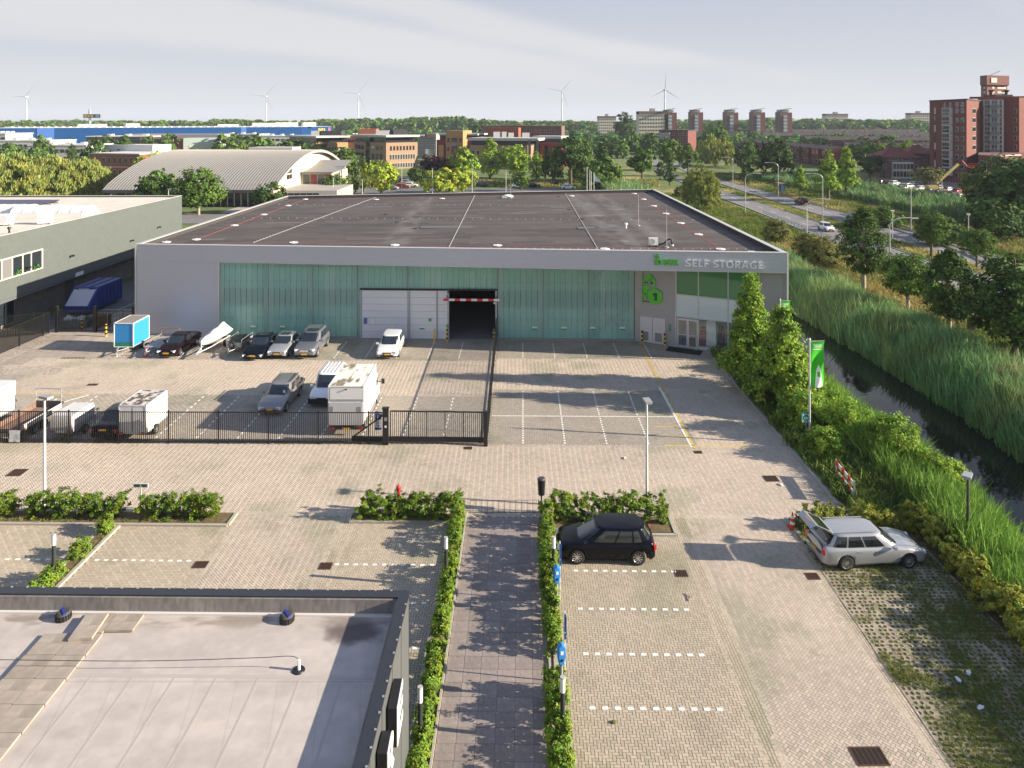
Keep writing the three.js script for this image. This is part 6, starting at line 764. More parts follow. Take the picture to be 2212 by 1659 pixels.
{ // covered boat on its trailer
  const o = thing('boat_trailer', 'white boat trailer under the covered boat', 'trailer', spot(458, 754), -H90 - 0.06); axle(o, -0.9, 0.72, 0.28); part(o, 'frame', join(bar(V(-2.2, 0.5, 0.55), V(0.9, 0.5, 0.4), 0.045), bar(V(-2.2, 0.5, -0.55), V(0.9, 0.5, -0.4), 0.045), bar(V(0.9, 0.5, 0.4), V(2.6, 0.45, 0), 0.045), bar(V(0.9, 0.5, -0.4), V(2.6, 0.45, 0), 0.045), bar(V(-2.2, 0.5, -0.55), V(-2.2, 0.5, 0.55), 0.04)), steelWhite); part(o, 'coupling', bc(0.35, 0.12, 0.12, 2.7, 0.38, 0), galv); part(o, 'winch_post', join(bar(V(1.9, 0.45, 0), V(1.85, 1.05, 0), 0.045)), steelWhite);
  const pts = [], ids = [], N = 14, M = 10; for (let i = 0; i <= N; i++) { const t = i / N, x = lerp(-2.2, 1.9, t), w = 0.82 * Math.pow(1 - Math.pow(t, 3.2), 0.6) + 0.02, ridge = lerp(1.75, 1.3, t) + 0.05 * Math.sin(t * 17), gun = lerp(1.1, 1.12, t), keel = lerp(0.58, 0.66, t) + 0.3 * Math.pow(t, 6); for (let j = 0; j <= M; j++) { const a = j / M * 2 - 1, s = Math.abs(a), up = 1 - s; let y, z; if (s < 0.6) { y = lerp(ridge, gun, s / 0.6) - 0.05 * Math.sin(s / 0.6 * Math.PI) + 0.02 * vnoise(x * 4, a * 6, 3); z = Math.sign(a) * w * s / 0.6; } else { y = lerp(gun - 0.02, keel, (s - 0.6) / 0.4); z = Math.sign(a) * w * lerp(1, 0.25, Math.pow((s - 0.6) / 0.4, 1.6)); } pts.push(x, y, z); } } for (let i = 0; i < N; i++) for (let j = 0; j < M; j++) { const a = i * (M + 1) + j; ids.push(a, a + M + 1, a + 1, a + 1, a + M + 1, a + M + 2); } for (let j = 1; j < M; j++) ids.push(0, j, j + 1);
  const g = new THREE.BufferGeometry(); g.setAttribute('position', new THREE.Float32BufferAttribute(pts, 3)); g.setIndex(ids); g.computeVertexNormals(); const b = solo('covered_boat', 'small boat under a tight white cover, bow to the camera', 'boat', clean(g), mat(0.68, 0.66, 0.63, 0.7)); b.position.copy(o.position); b.rotation.y = o.rotation.y; }
{ // small flat trailer with spare wheel
  const o = thing('utility_trailer', 'small steel utility trailer with spare wheel and black cover', 'trailer', spot(518, 753), -H90 - 0.05), W = 1.3, L = 2.3; part(o, 'tub', join(bx(-L / 2, L / 2, 0.45, 0.5, -W / 2, W / 2), bx(L / 2 - 0.03, L / 2, 0.5, 0.85, -W / 2, W / 2), bx(-L / 2, -L / 2 + 0.03, 0.5, 0.85, -W / 2, W / 2), bx(-L / 2, L / 2, 0.5, 0.85, W / 2 - 0.03, W / 2), bx(-L / 2, L / 2, 0.5, 0.85, -W / 2, -W / 2 + 0.03)), galv); part(o, 'rail', join([-1, 1].map((s) => bar(V(-L / 2, 1.08, s * W / 2), V(L / 2, 1.08, s * W / 2), 0.02)), [-1, 1].flatMap((s) => [-1, 1].map((t) => bar(V(t * L / 2, 0.85, s * W / 2), V(t * L / 2, 1.08, s * W / 2), 0.02)))), galv); part(o, 'cover', (() => { const g = new THREE.PlaneGeometry(L - 0.1, W - 0.1, 10, 6); const p = g.attributes.position; for (let i = 0; i < p.count; i++) p.setZ(i, 0.12 * vnoise(p.getX(i) * 3, p.getY(i) * 4, 6)); g.rotateX(-H90); g.translate(0, 0.84, 0); return g; })(), paintM.black); const w = wheel(o, L / 2 + 0.12, 0.12, 0.27, 0.16, 5); w.rotation.y = H90; w.position.y = 0.72; axle(o, -0.1, W / 2 + 0.12, 0.26); drawbar(o, L / 2, 1.1); }
// ---------- fences, gate, lamps, signs and other street furniture ----------
const fenceM = mat(0.01, 0.01, 0.011, 0.5);
const barGeo = new Map(); const barG = (h) => { const k = h.toFixed(2); if (!barGeo.has(k)) barGeo.set(k, bc(0.028, h, 0.028)); return barGeo.get(k); };
// bar fence: posts, two rails, every upright its own part
function fence(name, label, a, b, h, step, postEvery, group) { const o = thing(name, label, 'fence', V(0, 0, 0), 0, group), len = a.distanceTo(b), n = Math.round(len / step), ry = -Math.atan2(b.z - a.z, b.x - a.x); for (const y of [0.14, h - 0.06]) part(o, 'rail', beam(a.clone().setY(y), b.clone().setY(y), 0.04, 0.05), fenceM);
  const keep = Math.min(n, 280); for (let i = 0; i <= n; i++) { const p = a.clone().lerp(b, i / n); if (Math.round(i * step / postEvery) !== Math.round((i - 1) * step / postEvery) || i === n) { part(o, 'post', bc(0.07, h + 0.04, 0.07, p.x, 0, p.z, ry), fenceM); continue; } const m = part(o, 'upright', barG(h - 0.1), fenceM); m.position.set(p.x, 0.06, p.z); m.rotation.y = ry; } return o; }
const gp = at(833, 960), ge = at(1049, 963), fw = L2(-31, 42.95);
fence('bar_fence', 'long black bar fence along the front of the yard', fw, gp.clone().add(V(-0.15, 0, 0)), 1.95, 0.125, 3.0, 'black bar fences');
fence('bar_fence', 'black bar fence between the yard and the forecourt', ge.clone().add(V(0.08, 0, -0.3)), at(1072, 736), 1.95, 0.125, 3.0, 'black bar fences');
fence('bar_fence', 'black bar fence along the concrete slabs at the far left', L2(-42.4, 54), L2(-42.1, 65.2), 1.95, 0.125, 3.0, 'black bar fences');
fence('bar_fence', 'black bar fence in front of the left building windows', L2(-47.3, 63), L2(-42.2, 65.3), 1.95, 0.125, 3.0, 'black bar fences');
{ // swing gate of the alley
  const o = thing('alley_gate', 'black double bar gate closing the alley beside the hall', 'gate'); const a = L2(-41.6, 65.6), b = L2(-34.6, 65.6); for (const p of [a, a.clone().lerp(b, 0.5), b]) part(o, 'post', bc(0.24, 2.4, 0.24, p.x, 0, p.z), fenceM); for (const y of [0.15, 1.95]) part(o, 'rail', beam(a.clone().setY(y), b.clone().setY(y), 0.05, 0.07), fenceM); for (let i = 1; i < 54; i++) { const p = a.clone().lerp(b, i / 54); const m = part(o, 'upright', barG(1.85), fenceM); m.position.set(p.x, 0.12, p.z); } }
{ // sliding gate with its guide post
  const o = thing('sliding_gate', 'black cantilever sliding gate at the yard entrance', 'gate'); const a = gp.clone().add(V(0.25, 0, -0.18)), b = ge.clone().add(V(-0.12, 0, -0.18)); part(o, 'bottom_beam', beam(a.clone().setY(0.28).add(V(-2.3, 0, -0.02)), b.clone().setY(0.28), 0.12, 0.26), fenceM); part(o, 'top_rail', beam(a.clone().setY(1.92), b.clone().setY(1.92), 0.06, 0.07), fenceM); part(o, 'diagonal_strut', bar(a.clone().add(V(-2.2, 0.4, 0)), a.clone().add(V(-0.1, 1.9, 0)), 0.045, 4), fenceM); for (let i = 0; i <= 46; i++) { const p = a.clone().lerp(b, i / 46); const thick = i % 9 === 0; const m = part(o, thick ? 'stile' : 'upright', thick ? bc(0.06, 1.5, 0.06) : barG(1.5), fenceM); m.position.set(p.x, 0.4, p.z); }
  for (const [p, l] of [[gp, 'thick black gate post with intercom at the fence end'], [ge, 'thick black catch post at the free end of the gate']]) { const g = thing('gate_post', l, 'gate post', p); part(g, 'post', bc(p === gp ? 0.34 : 0.24, p === gp ? 2.15 : 2.05, 0.24), fenceM); if (p === gp) { part(g, 'intercom', bc(0.16, 0.2, 0.03, 0.02, 1.45, 0.13), paintM.grey); part(g, 'keypad', bc(0.1, 0.12, 0.03, 0.02, 1.05, 0.13), paintM.white); part(g, 'cap', bc(0.4, 0.05, 0.3, 0, 2.15, 0), fenceM); } } }
const canvasM = (w, h, draw, rough = 0.6) => { const c = document.createElement('canvas'); c.width = w; c.height = h; draw(c.getContext('2d'), w, h); const t = new THREE.CanvasTexture(c); t.colorSpace = THREE.SRGBColorSpace; return new THREE.MeshStandardMaterial({ map: t, roughness: rough, side: THREE.DoubleSide }); };
{ const p = at(818, 955).add(V(0, 0, 0.1)), o = thing('parking_sign', 'blue and white parking notice board on the fence by the gate', 'sign', p); part(o, 'board', bc(0.46, 1.15, 0.02, 0, 0.75, 0), paintM.white); const g = new THREE.PlaneGeometry(0.46, 1.15); g.translate(0, 1.325, 0.012); part(o, 'print', g, canvasM(128, 320, (x) => { x.fillStyle = '#e9ecf0'; x.fillRect(0, 0, 128, 320); x.fillStyle = '#1d4fb0'; x.fillRect(8, 8, 112, 26); x.fillRect(14, 46, 100, 100); x.fillStyle = '#fff'; x.font = 'bold 92px sans-serif'; x.fillText('P', 34, 130); x.fillStyle = '#9aa3b5'; for (let k = 0; k < 5; k++) x.fillRect(16, 160 + k * 12, 96, 5); x.fillStyle = '#333'; x.fillRect(36, 236, 56, 16); x.fillStyle = '#1d4fb0'; x.fillRect(8, 272, 112, 36); })); }
// street lamps of the site
function mast(label, p, h, m, headTurn = 0) { const o = thing('lamp_post', label, 'lamp post', p, headTurn, 'lamp posts on the site'); part(o, 'pole', cyl(0.075, 0.05, h, 0, 0, 0, 12), m); part(o, 'base_plate', cyl(0.12, 0.1, 0.06, 0, 0, 0, 12), m); const hd = part(o, 'lamp_head', bc(0.34, 0.1, 0.6, 0, h, 0.12), mat(0.3, 0.31, 0.33, 0.5)); part(hd, 'lens', bc(0.26, 0.03, 0.42, 0, h - 0.035, 0.16), mat(0.7, 0.72, 0.74, 0.3)); return o; }
mast('white lamp post at the left, taller than the hedge row', S(-23.85, 35.5), 5.45, steelWhite, 1.2); mast('white lamp post rising behind the hedge of the black hatchback', S(6.15, 35.5), 5.45, steelWhite, 0.1);
mast('black lamp post among the reeds right of the silver car', L2(20.2, 31.8), 3.55, paintM.darkgrey, -0.7);
// bollard lamps
for (const [u, d, l] of [[-19.5, 29.6, 'dark bollard lamp in the narrow left hedge'], [-3.15, 29.6, 'dark bollard lamp at the far end of the left walkway hedge'], [-3.1, 21.75, 'dark bollard lamp at the near end of the left walkway hedge'], [1.3, 29.7, 'dark bollard lamp beside the nose of the black hatchback'], [1.25, 22.2, 'dark bollard lamp at the near end of the right walkway hedge']]) { const o = thing('bollard_lamp', l, 'bollard lamp', S(u, d), 0, 'bollard lamps along the walkway'); part(o, 'post', cyl(0.075, 0.075, 1.6, 0, 0, 0, 14), mat(0.03, 0.032, 0.036, 0.5)); part(o, 'diffuser', cyl(0.08, 0.08, 0.42, 0, 1.6, 0, 14), mat(0.78, 0.78, 0.76, 0.4)); part(o, 'cap', cyl(0.082, 0.08, 0.04, 0, 2.02, 0, 14), mat(0.4, 0.4, 0.4, 0.5)); }
// charging posts and blue parking signs
for (const [u, d, l] of [[1.35, 28.0, 'blue charging station on a pole beside the hatchback bay'], [1.3, 23.8, 'blue charging station on a pole nearer the camera']]) { const o = thing('charging_station', l, 'charging station', S(u, d), 0.2); part(o, 'pole', cyl(0.05, 0.05, 1.3, 0, 0, 0, 10), galv); const s = new THREE.Shape([[-0.07, 0.06], [-0.1, 0.26], [-0.09, 0.56], [0, 0.64], [0.09, 0.56], [0.1, 0.26], [0.07, 0.06], [0, 0]].map(([a, b]) => new THREE.Vector2(a, b))); const g = new THREE.ExtrudeGeometry(s, { depth: 0.14, bevelEnabled: true, bevelSize: 0.03, bevelThickness: 0.03, bevelSegments: 2 }); g.translate(0, 1.25, -0.09); part(o, 'housing', g, mat(0.02, 0.22, 0.6, 0.35)); part(o, 'display', bc(0.1, 0.12, 0.02, 0, 1.6, 0.08), mat(0.6, 0.65, 0.7, 0.3)); part(o, 'socket', bc(0.08, 0.08, 0.03, 0, 1.38, 0.08), paintM.black); }
for (const [u, d, l] of [[1.5, 28.7, 'blue parking sign on a slim pole seen edge-on, farther of two'], [1.45, 24.6, 'blue parking sign on a slim pole seen edge-on, nearer of two']]) { const o = thing('sign_post', l, 'sign', S(u, d), 0); part(o, 'pole', cyl(0.025, 0.025, 2.45, 0, 0, 0, 8), steelWhite); part(o, 'sign_plate', bc(0.02, 0.62, 0.42, 0.035, 1.75, 0, 0.06), paintM.blue); part(o, 'sub_plate', bc(0.02, 0.22, 0.42, 0.035, 1.5, 0, 0.06), mat(0.1, 0.25, 0.5, 0.5)); }
// hydrant, waste bin, notice on the hedge, wire fence at the walkway end
{ const o = thing('fire_hydrant', 'red fire hydrant standing behind the middle hedge', 'hydrant', S(-6.1, 35.35)); part(o, 'barrel', cyl(0.09, 0.08, 1.15, 0, 0, 0, 14), paintM.red); part(o, 'bonnet', join(cyl(0.12, 0.12, 0.1, 0, 1.1, 0, 14), cyl(0.11, 0.03, 0.12, 0, 1.2, 0, 14)), paintM.red); for (const s of [-1, 1]) { const g = new THREE.CylinderGeometry(0.06, 0.06, 0.12, 10); g.rotateZ(H90); g.translate(s * 0.14, 1.02, 0); part(o, 'outlet_cap', g, mat(0.5, 0.5, 0.5, 0.4, 0.5)); } }
{ const o = thing('waste_bin', 'black waste bin on a post at the corner of the walkway hedge', 'bin', S(0.95, 35.35)); part(o, 'post', cyl(0.035, 0.035, 1.4), paintM.black); part(o, 'bin_body', (() => { const g = new THREE.CylinderGeometry(0.2, 0.16, 0.75, 16); g.translate(0, 1.25, 0); return g; })(), paintM.black); part(o, 'lid', cyl(0.21, 0.16, 0.06, 0, 1.63, 0, 16), paintM.darkgrey); }
{ const o = thing('kerb_reflector', 'small white twin reflector board behind the left hedge', 'reflector board', S(-18.95, 35.4)); part(o, 'post', bc(0.06, 1.1, 0.06), steelWhite); part(o, 'board', bc(0.75, 0.2, 0.03, 0, 1.05, 0), paintM.white); for (const s of [-1, 1]) part(o, 'panel', bc(0.28, 0.13, 0.012, s * 0.18, 1.085, 0.02), mat(0.05, 0.09, 0.07, 0.4)); }
{ const o = thing('wire_fence', 'low wire mesh fence across the end of the dark walkway', 'fence'); const a = S(-2.55, 35.2), b = S(0.8, 35.3); for (let i = 0; i <= 12; i++) { const p = a.clone().lerp(b, i / 12); part(o, 'wire_upright', bar(p.clone().setY(0), p.clone().setY(0.62), 0.009, 4), paintM.darkgrey); } for (const y of [0.02, 0.62]) part(o, 'wire_rail', bar(a.clone().setY(y), b.clone().setY(y), 0.012, 4), paintM.darkgrey); }
// traffic cones
function cone(label, p) { const o = thing('traffic_cone', label, 'traffic cone', p, 0, 'orange and white traffic cones'); part(o, 'base', bc(0.4, 0.05, 0.4), mat(0.6, 0.05, 0.02, 0.6)); const seg = [[0.15, 0.125, 0.16, 0], [0.125, 0.1, 0.13, 1], [0.1, 0.075, 0.14, 0], [0.075, 0.055, 0.12, 1], [0.055, 0.02, 0.18, 0]]; let y = 0.05; for (const [a, b, h, w] of seg) { part(o, w ? 'white_band' : 'orange_band', cyl(a, b, h, 0, y, 0, 14), w ? paintM.white : mat(0.65, 0.05, 0.02, 0.5)); y += h; } }
cone('traffic cone beside the blue box trailer drawbar', at(315, 770)); cone('traffic cone at the kerb corner behind the silver estate car', at(1712, 1141)); cone('traffic cone mostly hidden behind the roof of the silver estate car', L2(14.85, 33.1));
// striped bollards
for (const [px, py, l] of [[229, 727, 'yellow and black bollard left of the blue trailer'], [177, 716, 'yellow and black bollard inside the alley gate'], [966, 737, 'yellow and black bollard left of the loading opening'], [1067, 738, 'yellow and black bollard right of the loading opening'], [1387, 741, 'yellow and black bollard left of the grey service doors'], [1436, 747, 'yellow and black bollard right of the grey service doors']]) { const o = thing('striped_bollard', l, 'bollard', at(px, py), 0, 'striped protection bollards'); for (let k = 0; k < 6; k++) part(o, k % 2 ? 'black_band' : 'yellow_band', cyl(0.09, 0.09, 0.18, 0, k * 0.18, 0, 12), k % 2 ? paintM.black : paintM.yellow); part(o, 'cap', cyl(0.09, 0.05, 0.04, 0, 1.08, 0, 12), paintM.yellow); }
{ const o = thing('yellow_post', 'plain yellow post in front of the second overhead door', 'post', at(938, 738)); part(o, 'tube', cyl(0.07, 0.07, 1.05, 0, 0.02, 0, 12), paintM.yellow); part(o, 'foot_plate', bc(0.22, 0.02, 0.22), paintM.yellow); part(o, 'cap', cyl(0.07, 0.05, 0.03, 0, 1.07, 0, 12), paintM.yellow); }
{ const o = thing('entrance_post', 'slim grey post beside the entrance mat', 'post', at(1504, 757)); part(o, 'tube', cyl(0.04, 0.04, 1.0, 0, 0, 0, 10), steelWhite); part(o, 'cap', cyl(0.045, 0.03, 0.04, 0, 1.0, 0, 10), steelWhite); }
// flags
const flagM = (k) => canvasM(256, 700, (x) => { x.fillStyle = '#3fc321'; x.fillRect(0, 0, 256, 700); x.fillStyle = '#eef5ea'; x.font = 'bold 70px sans-serif'; x.fillText('1BOX', 34, 90); x.fillRect(30, 110, 180, 12); x.beginPath(); x.moveTo(60, 700); x.lineTo(110, 420); x.lineTo(150, 360); x.lineTo(190, 430); x.lineTo(230, 700); x.fill(); x.fillStyle = '#3fc321'; x.fillRect(120, 470, 60, 70); }, 0.8);
function flagpole(label, label2, p, h, fw2, fh, m) { const o = thing('flagpole', label, 'flagpole', p); part(o, 'pole', cyl(0.06, 0.045, h, 0, 0, 0, 12), steelWhite); part(o, 'cap', cyl(0.07, 0.05, 0.07, 0, h, 0, 10), paintM.white); part(o, 'arm', bar(V(0, h - 0.1, 0), V(fw2 + 0.1, h - 0.08, 0), 0.018), steelWhite);
  const g = new THREE.PlaneGeometry(fw2, fh, 12, 30); const q = g.attributes.position; for (let i = 0; i < q.count; i++) { const u = q.getX(i) / fw2 + 0.5, v = 0.5 - q.getY(i) / fh; q.setXYZ(i, q.getX(i) * (1 - 0.14 * Math.sin(v * 3) * u), q.getY(i) - 0.03 * u * Math.sin(v * 9), 0.1 * Math.sin(u * 5 + v * 6) * v + 0.06 * Math.sin(v * 13 + u * 3) * u); } g.computeVertexNormals(); g.translate(fw2 / 2 + 0.09, h - 0.12 - fh / 2, 0); const f = solo('banner_flag', label2, 'flag', g, m, 'green banner flags'); f.position.copy(p); }
flagpole('tall white flagpole at the right edge of the forecourt', 'green banner flag with white figure on the nearer pole', at(1749, 960), 6.25, 0.78, 2.7, flagM(0)); flagpole('white flagpole half hidden behind the cone trees', 'green banner flag on the farther pole above the trees', L2(21.3, 57), 5.1, 0.72, 2.4, flagM(1));
{ const o = thing('assembly_sign', 'green assembly point sign on a post at the bank', 'sign', at(1741, 960)); part(o, 'post', cyl(0.03, 0.03, 1.6, 0, 0, 0, 8), galv); part(o, 'board', bc(0.52, 0.62, 0.03, 0, 1.3, 0), mat(0.01, 0.24, 0.19, 0.5)); const g = new THREE.PlaneGeometry(0.5, 0.5); g.translate(0, 1.58, 0.017); part(o, 'print', g, canvasM(128, 128, (x) => { x.fillStyle = '#0d7f6d'; x.fillRect(0, 0, 128, 128); x.strokeStyle = x.fillStyle = '#e8f4f1'; x.lineWidth = 6; x.strokeRect(6, 6, 116, 116); for (const [a, b] of [[64, 56], [46, 66], [82, 66], [64, 76]]) { x.beginPath(); x.arc(a, b - 8, 7, 0, 7); x.fill(); x.fillRect(a - 7, b, 14, 18); } for (const [a, b] of [[24, 24], [104, 24], [24, 104], [104, 104]]) { x.beginPath(); x.arc(a, b, 8, 0, 7); x.fill(); } })); }
{ const o = thing('road_barrier', 'red and white striped road barrier in the undergrowth by the bank', 'barrier', V(0, 0, 0)); const a = at(1806, 1036), b = at(1845, 1086); for (const p of [a, b]) part(o, 'leg', bc(0.07, 1.1, 0.07, p.x, 0, p.z), galv); for (const y of [0.92, 0.45]) for (let k = 0; k < 6; k++) part(o, k % 2 ? 'white_stripe' : 'red_stripe', beam(a.clone().lerp(b, k / 6).setY(y), a.clone().lerp(b, (k + 1) / 6).setY(y), 0.04, 0.24), k % 2 ? paintM.white : paintM.red); }
// litter, weeds and stray bits
{ const r = rng(91), ws = [paintM.white, mat(0.55, 0.57, 0.6, 0.7), mat(0.5, 0.44, 0.36, 0.8)]; const spots = [[1790, 1045, 'crumpled white litter by the road barrier'], [1822, 1078, 'white litter under the end of the barrier'], [2070, 1470, 'white scrap of paper on the grass pavers'], [2092, 1455, 'crumpled paper at the shaded hedge edge'], [1687, 1048, 'white scrap on the tree-shaded bricks'], [1350, 990, 'small white scrap on the open brick road'], [2118, 1530, 'red and white scrap on the grass pavers']]; for (const [x, y, l] of spots) { const g = new THREE.IcosahedronGeometry(0.09, 1), p = g.attributes.position; for (let i = 0; i < p.count; i++) { const k = 0.6 + 0.7 * hash2(Math.round(p.getX(i) * 99), Math.round(p.getY(i) * 99 + p.getZ(i) * 37), 5); p.setXYZ(i, p.getX(i) * k * 1.5, p.getY(i) * k * 0.5 + 0.035, p.getZ(i) * k); } g.computeVertexNormals(); const m = solo('litter', l, 'litter', clean(g), ws[Math.floor(r() * 2)]); m.position.copy(at(x, y)); m.rotation.y = r() * 6; }
  const lf = []; for (let i = 0; i < 260; i++) { const t = r(), k = r(); const p = k < 0.45 ? L2(-41.8 + r() * 0.8, 55 + t * 10) : k < 0.8 ? S(-31 + 22 * t, 42.55 + r() * 0.2) : L2(16.0 + r() * 0.25, 36 + t * 12); const g = new THREE.PlaneGeometry(0.05 + r() * 0.09, 0.04 + r() * 0.06); g.rotateX(-H90 + (r() - 0.5) * 0.7); g.rotateY(r() * 6); g.translate(p.x, 0.03, p.z); lf.push(g); } const m = solo('leaf_litter', 'dry leaves and scraps along the fence feet and kerb', 'litter', join(lf), ws[2]); m.userData.kind = 'stuff';
  const b = solo('fallen_branch', 'small dry twig lying on the right edging strip', 'twig', join(tube([V(0, 0.02, 0), V(0.1, 0.03, 0.2), V(0.06, 0.02, 0.45)], 0.015, 5), tube([V(0.1, 0.03, 0.2), V(0.25, 0.03, 0.22)], 0.01, 4)), barkM); b.position.copy(at(1478, 1283)); const c = solo('moss_clump', 'single round moss clump on the stall bricks', 'moss', (() => { const g = new THREE.IcosahedronGeometry(0.08, 2); g.scale(1.2, 0.5, 0.9); return g; })(), mat(0.13, 0.13, 0.04, 1)); c.position.copy(at(1326, 1561)).setY(0.02); }
// alley: waste compactor, skip and crates
{
  const o = thing('waste_compactor', 'dark blue waste compactor container with sloping pale hood in the alley', 'compactor', L2(-43.3, 74.2), -H90), bl = mat(0.012, 0.035, 0.22, 0.45), hood = mat(0.4, 0.43, 0.55, 0.5);
  part(o, 'container', (() => { const g = new THREE.ExtrudeGeometry(new THREE.Shape([[-3.2, 0.3], [2.9, 0.3], [2.9, 0.9], [1.4, 2.2], [1.2, 2.45], [-3.2, 2.45]].map(([a, b]) => new THREE.Vector2(a, b))), { depth: 2.5, bevelEnabled: false }); g.translate(0, 0, -1.25); return g; })(), bl); part(o, 'hood', (() => { const g = new THREE.BoxGeometry(2.0, 0.05, 2.2); g.rotateZ(-0.714); g.translate(2.17, 1.58, 0); return g; })(), hood); for (let k = 0; k < 7; k++) for (const s of [-1, 1]) part(o, 'side_rib', bc(0.1, 1.9, 0.06, -3.0 + k * 0.68, 0.4, s * 1.27), bl); part(o, 'roof_rib', join(bc(4.3, 0.08, 0.12, -1.0, 2.45, 0.5), bc(4.3, 0.08, 0.12, -1.0, 2.45, -0.5)), bl);
  const lab = new THREE.PlaneGeometry(1.7, 0.85); lab.translate(-0.8, 1.5, 1.305); part(o, 'side_print', lab, canvasM(256, 128, (x) => { x.fillStyle = '#10256e'; x.fillRect(0, 0, 256, 128); x.fillStyle = x.strokeStyle = '#dfe6f2'; x.font = '46px sans-serif'; x.fillText('renewi', 34, 82); x.lineWidth = 5; x.beginPath(); x.arc(128, 64, 52, 3.6, 6.0); x.stroke(); })); const t2 = new THREE.PlaneGeometry(1.9, 0.22); t2.rotateY(H90); t2.translate(1.44, 2.3, 0); part(o, 'front_print', t2, canvasM(256, 32, (x) => { x.fillStyle = '#10256e'; x.fillRect(0, 0, 256, 32); x.fillStyle = '#cfd8e8'; x.font = 'bold 26px sans-serif'; x.fillText('POTTINGER', 44, 25); })); part(o, 'skid', join(bc(6, 0.3, 0.15, 0, 0, 0.6), bc(6, 0.3, 0.15, 0, 0, -0.6)), paintM.darkgrey);
  const sk = thing('skip', 'grey open skip with rubbish behind the alley gate', 'skip', L2(-40.8, 67.2), 0.1); part(sk, 'tub', join(bx(-1.1, 1.1, 0.05, 0.12, -0.6, 0.6), bx(-1.2, 1.2, 0.1, 0.8, 0.6, 0.66), bx(-1.2, 1.2, 0.1, 0.8, -0.66, -0.6), bx(-1.2, -1.14, 0.1, 0.8, -0.6, 0.6), bx(1.14, 1.2, 0.1, 0.8, -0.6, 0.6)), mat(0.14, 0.16, 0.17, 0.6, 0.2)); const rr = rng(17), gs = []; for (let k = 0; k < 22; k++) { const g = new THREE.IcosahedronGeometry(0.12 + rr() * 0.12, 0); g.translate((rr() - 0.5) * 2, 0.75 + rr() * 0.15, (rr() - 0.5) * 1); gs.push(g); } part(sk, 'rubbish', join(gs), mat(0.5, 0.53, 0.55, 0.8)).userData.kind = 'stuff';
  const w = thing('wooden_crate', 'brown wooden crate on end behind the alley gate', 'crate', L2(-38.5, 67.4), 0.1); for (let k = 0; k < 6; k++) part(w, 'plank', bc(0.2, 1.15, 0.03, -0.55 + k * 0.22, 0, 0.5), mat(0.16, 0.09, 0.05, 0.9)); part(w, 'box_core', bc(1.3, 1.1, 0.9, 0, 0, 0), mat(0.12, 0.07, 0.04, 0.9));
  const rl = thing('alley_railing', 'thin handrail running along the alley beside the hall', 'railing'); for (let k = 0; k < 9; k++) { const d = 67 + k * 2.2; part(rl, 'post', bar(L2(-37.8 + k * 0.25, d), L2(-37.8 + k * 0.25, d).setY(1.3), 0.03), galv); } part(rl, 'rail', bar(L2(-37.8, 67).setY(1.3), L2(-35.8, 84.6).setY(1.3), 0.03), galv); const kb = struct('alley_kerb', beam(L2(-38, 66.5).setY(0.06), L2(-35.6, 86).setY(0.06), 0.3, 0.18), kerbM);
}
// ---------- roads, verges and what stands on them ----------
const roadM = new THREE.MeshStandardMaterial({ map: grain(512, [0.47, 0.46, 0.465], 0.16, 18, 131), roughness: 0.92 });
// ribbon through plan points [x, depth, halfwidth]
function ribbon(pts, y) { const L = []; for (let i = 0; i < pts.length - 1; i++) { const [x, d, w] = pts[i], [x2, d2, w2] = pts[i + 1]; L.push([V(x - w, y, -d), V(x + w, y, -d), V(x2 + w2, y, -d2), V(x2 - w2, y, -d2)]); } return metreUV(quads(L)); }
const nearRoad = [[53.2, 40, 3.3], [53.6, 75, 3.3], [54.2, 92, 3.3], [54.7, 117, 3.3], [56.0, 160, 3.3], [56.2, 190, 3.3], [59, 270, 3.3], [66, 340, 3.3], [84, 430, 3.3]];
const farRoad = [[58.5, 60, 3.2], [61.3, 91, 3.2], [64.6, 106, 3.2], [66.6, 124, 3.2], [66.8, 142, 3.2], [67, 168, 3.2], [67.5, 200, 3.2], [70, 270, 3.2], [77, 340, 3.2]];
struct('road_near_carriageway', ribbon(nearRoad, 0.02), roadM); struct('road_far_carriageway', ribbon(farRoad, 0.024), roadM);
for (const [rd, s] of [[nearRoad, -1], [nearRoad, 1], [farRoad, -1], [farRoad, 1]]) { const gs = []; for (let i = 0; i < rd.length - 1; i++) gs.push(beam(L2(rd[i][0] + s * (rd[i][2] + 0.1), rd[i][1]).setY(0.05), L2(rd[i + 1][0] + s * (rd[i + 1][2] + 0.1), rd[i + 1][1]).setY(0.05), 0.2, 0.14)); struct('road_kerb', join(gs), mat(0.2, 0.19, 0.18, 0.9)); }
const markM = mat(0.7, 0.69, 0.66, 0.8);
for (const [rd, n] of [[nearRoad, 'lane_marking'], [farRoad, 'lane_marking']]) { const gs = []; for (let i = 0; i < rd.length - 1; i++) { const len = rd[i + 1][1] - rd[i][1], k = Math.max(1, Math.round(len / 9)); for (let j = 0; j < k; j++) { const q = (t) => L2(lerp(rd[i][0], rd[i + 1][0], t), lerp(rd[i][1], rd[i + 1][1], t)).setY(0.028); gs.push(beam(q(j / k), q((j + 0.34) / k), 0.14, 0.006)); } for (const s of [-1, 1]) gs.push(beam(L2(rd[i][0] + s * (rd[i][2] - 0.25), rd[i][1]).setY(0.027), L2(rd[i + 1][0] + s * (rd[i + 1][2] - 0.25), rd[i + 1][1]).setY(0.027), 0.12, 0.005)); } struct(n, join(gs), markM); }
struct('cycle_path', ribbon([[80, 60, 1.4], [79, 110, 1.4], [77, 150, 1.2], [76, 230, 1.2]], 0.012), mat(0.2, 0.12, 0.095, 0.95));
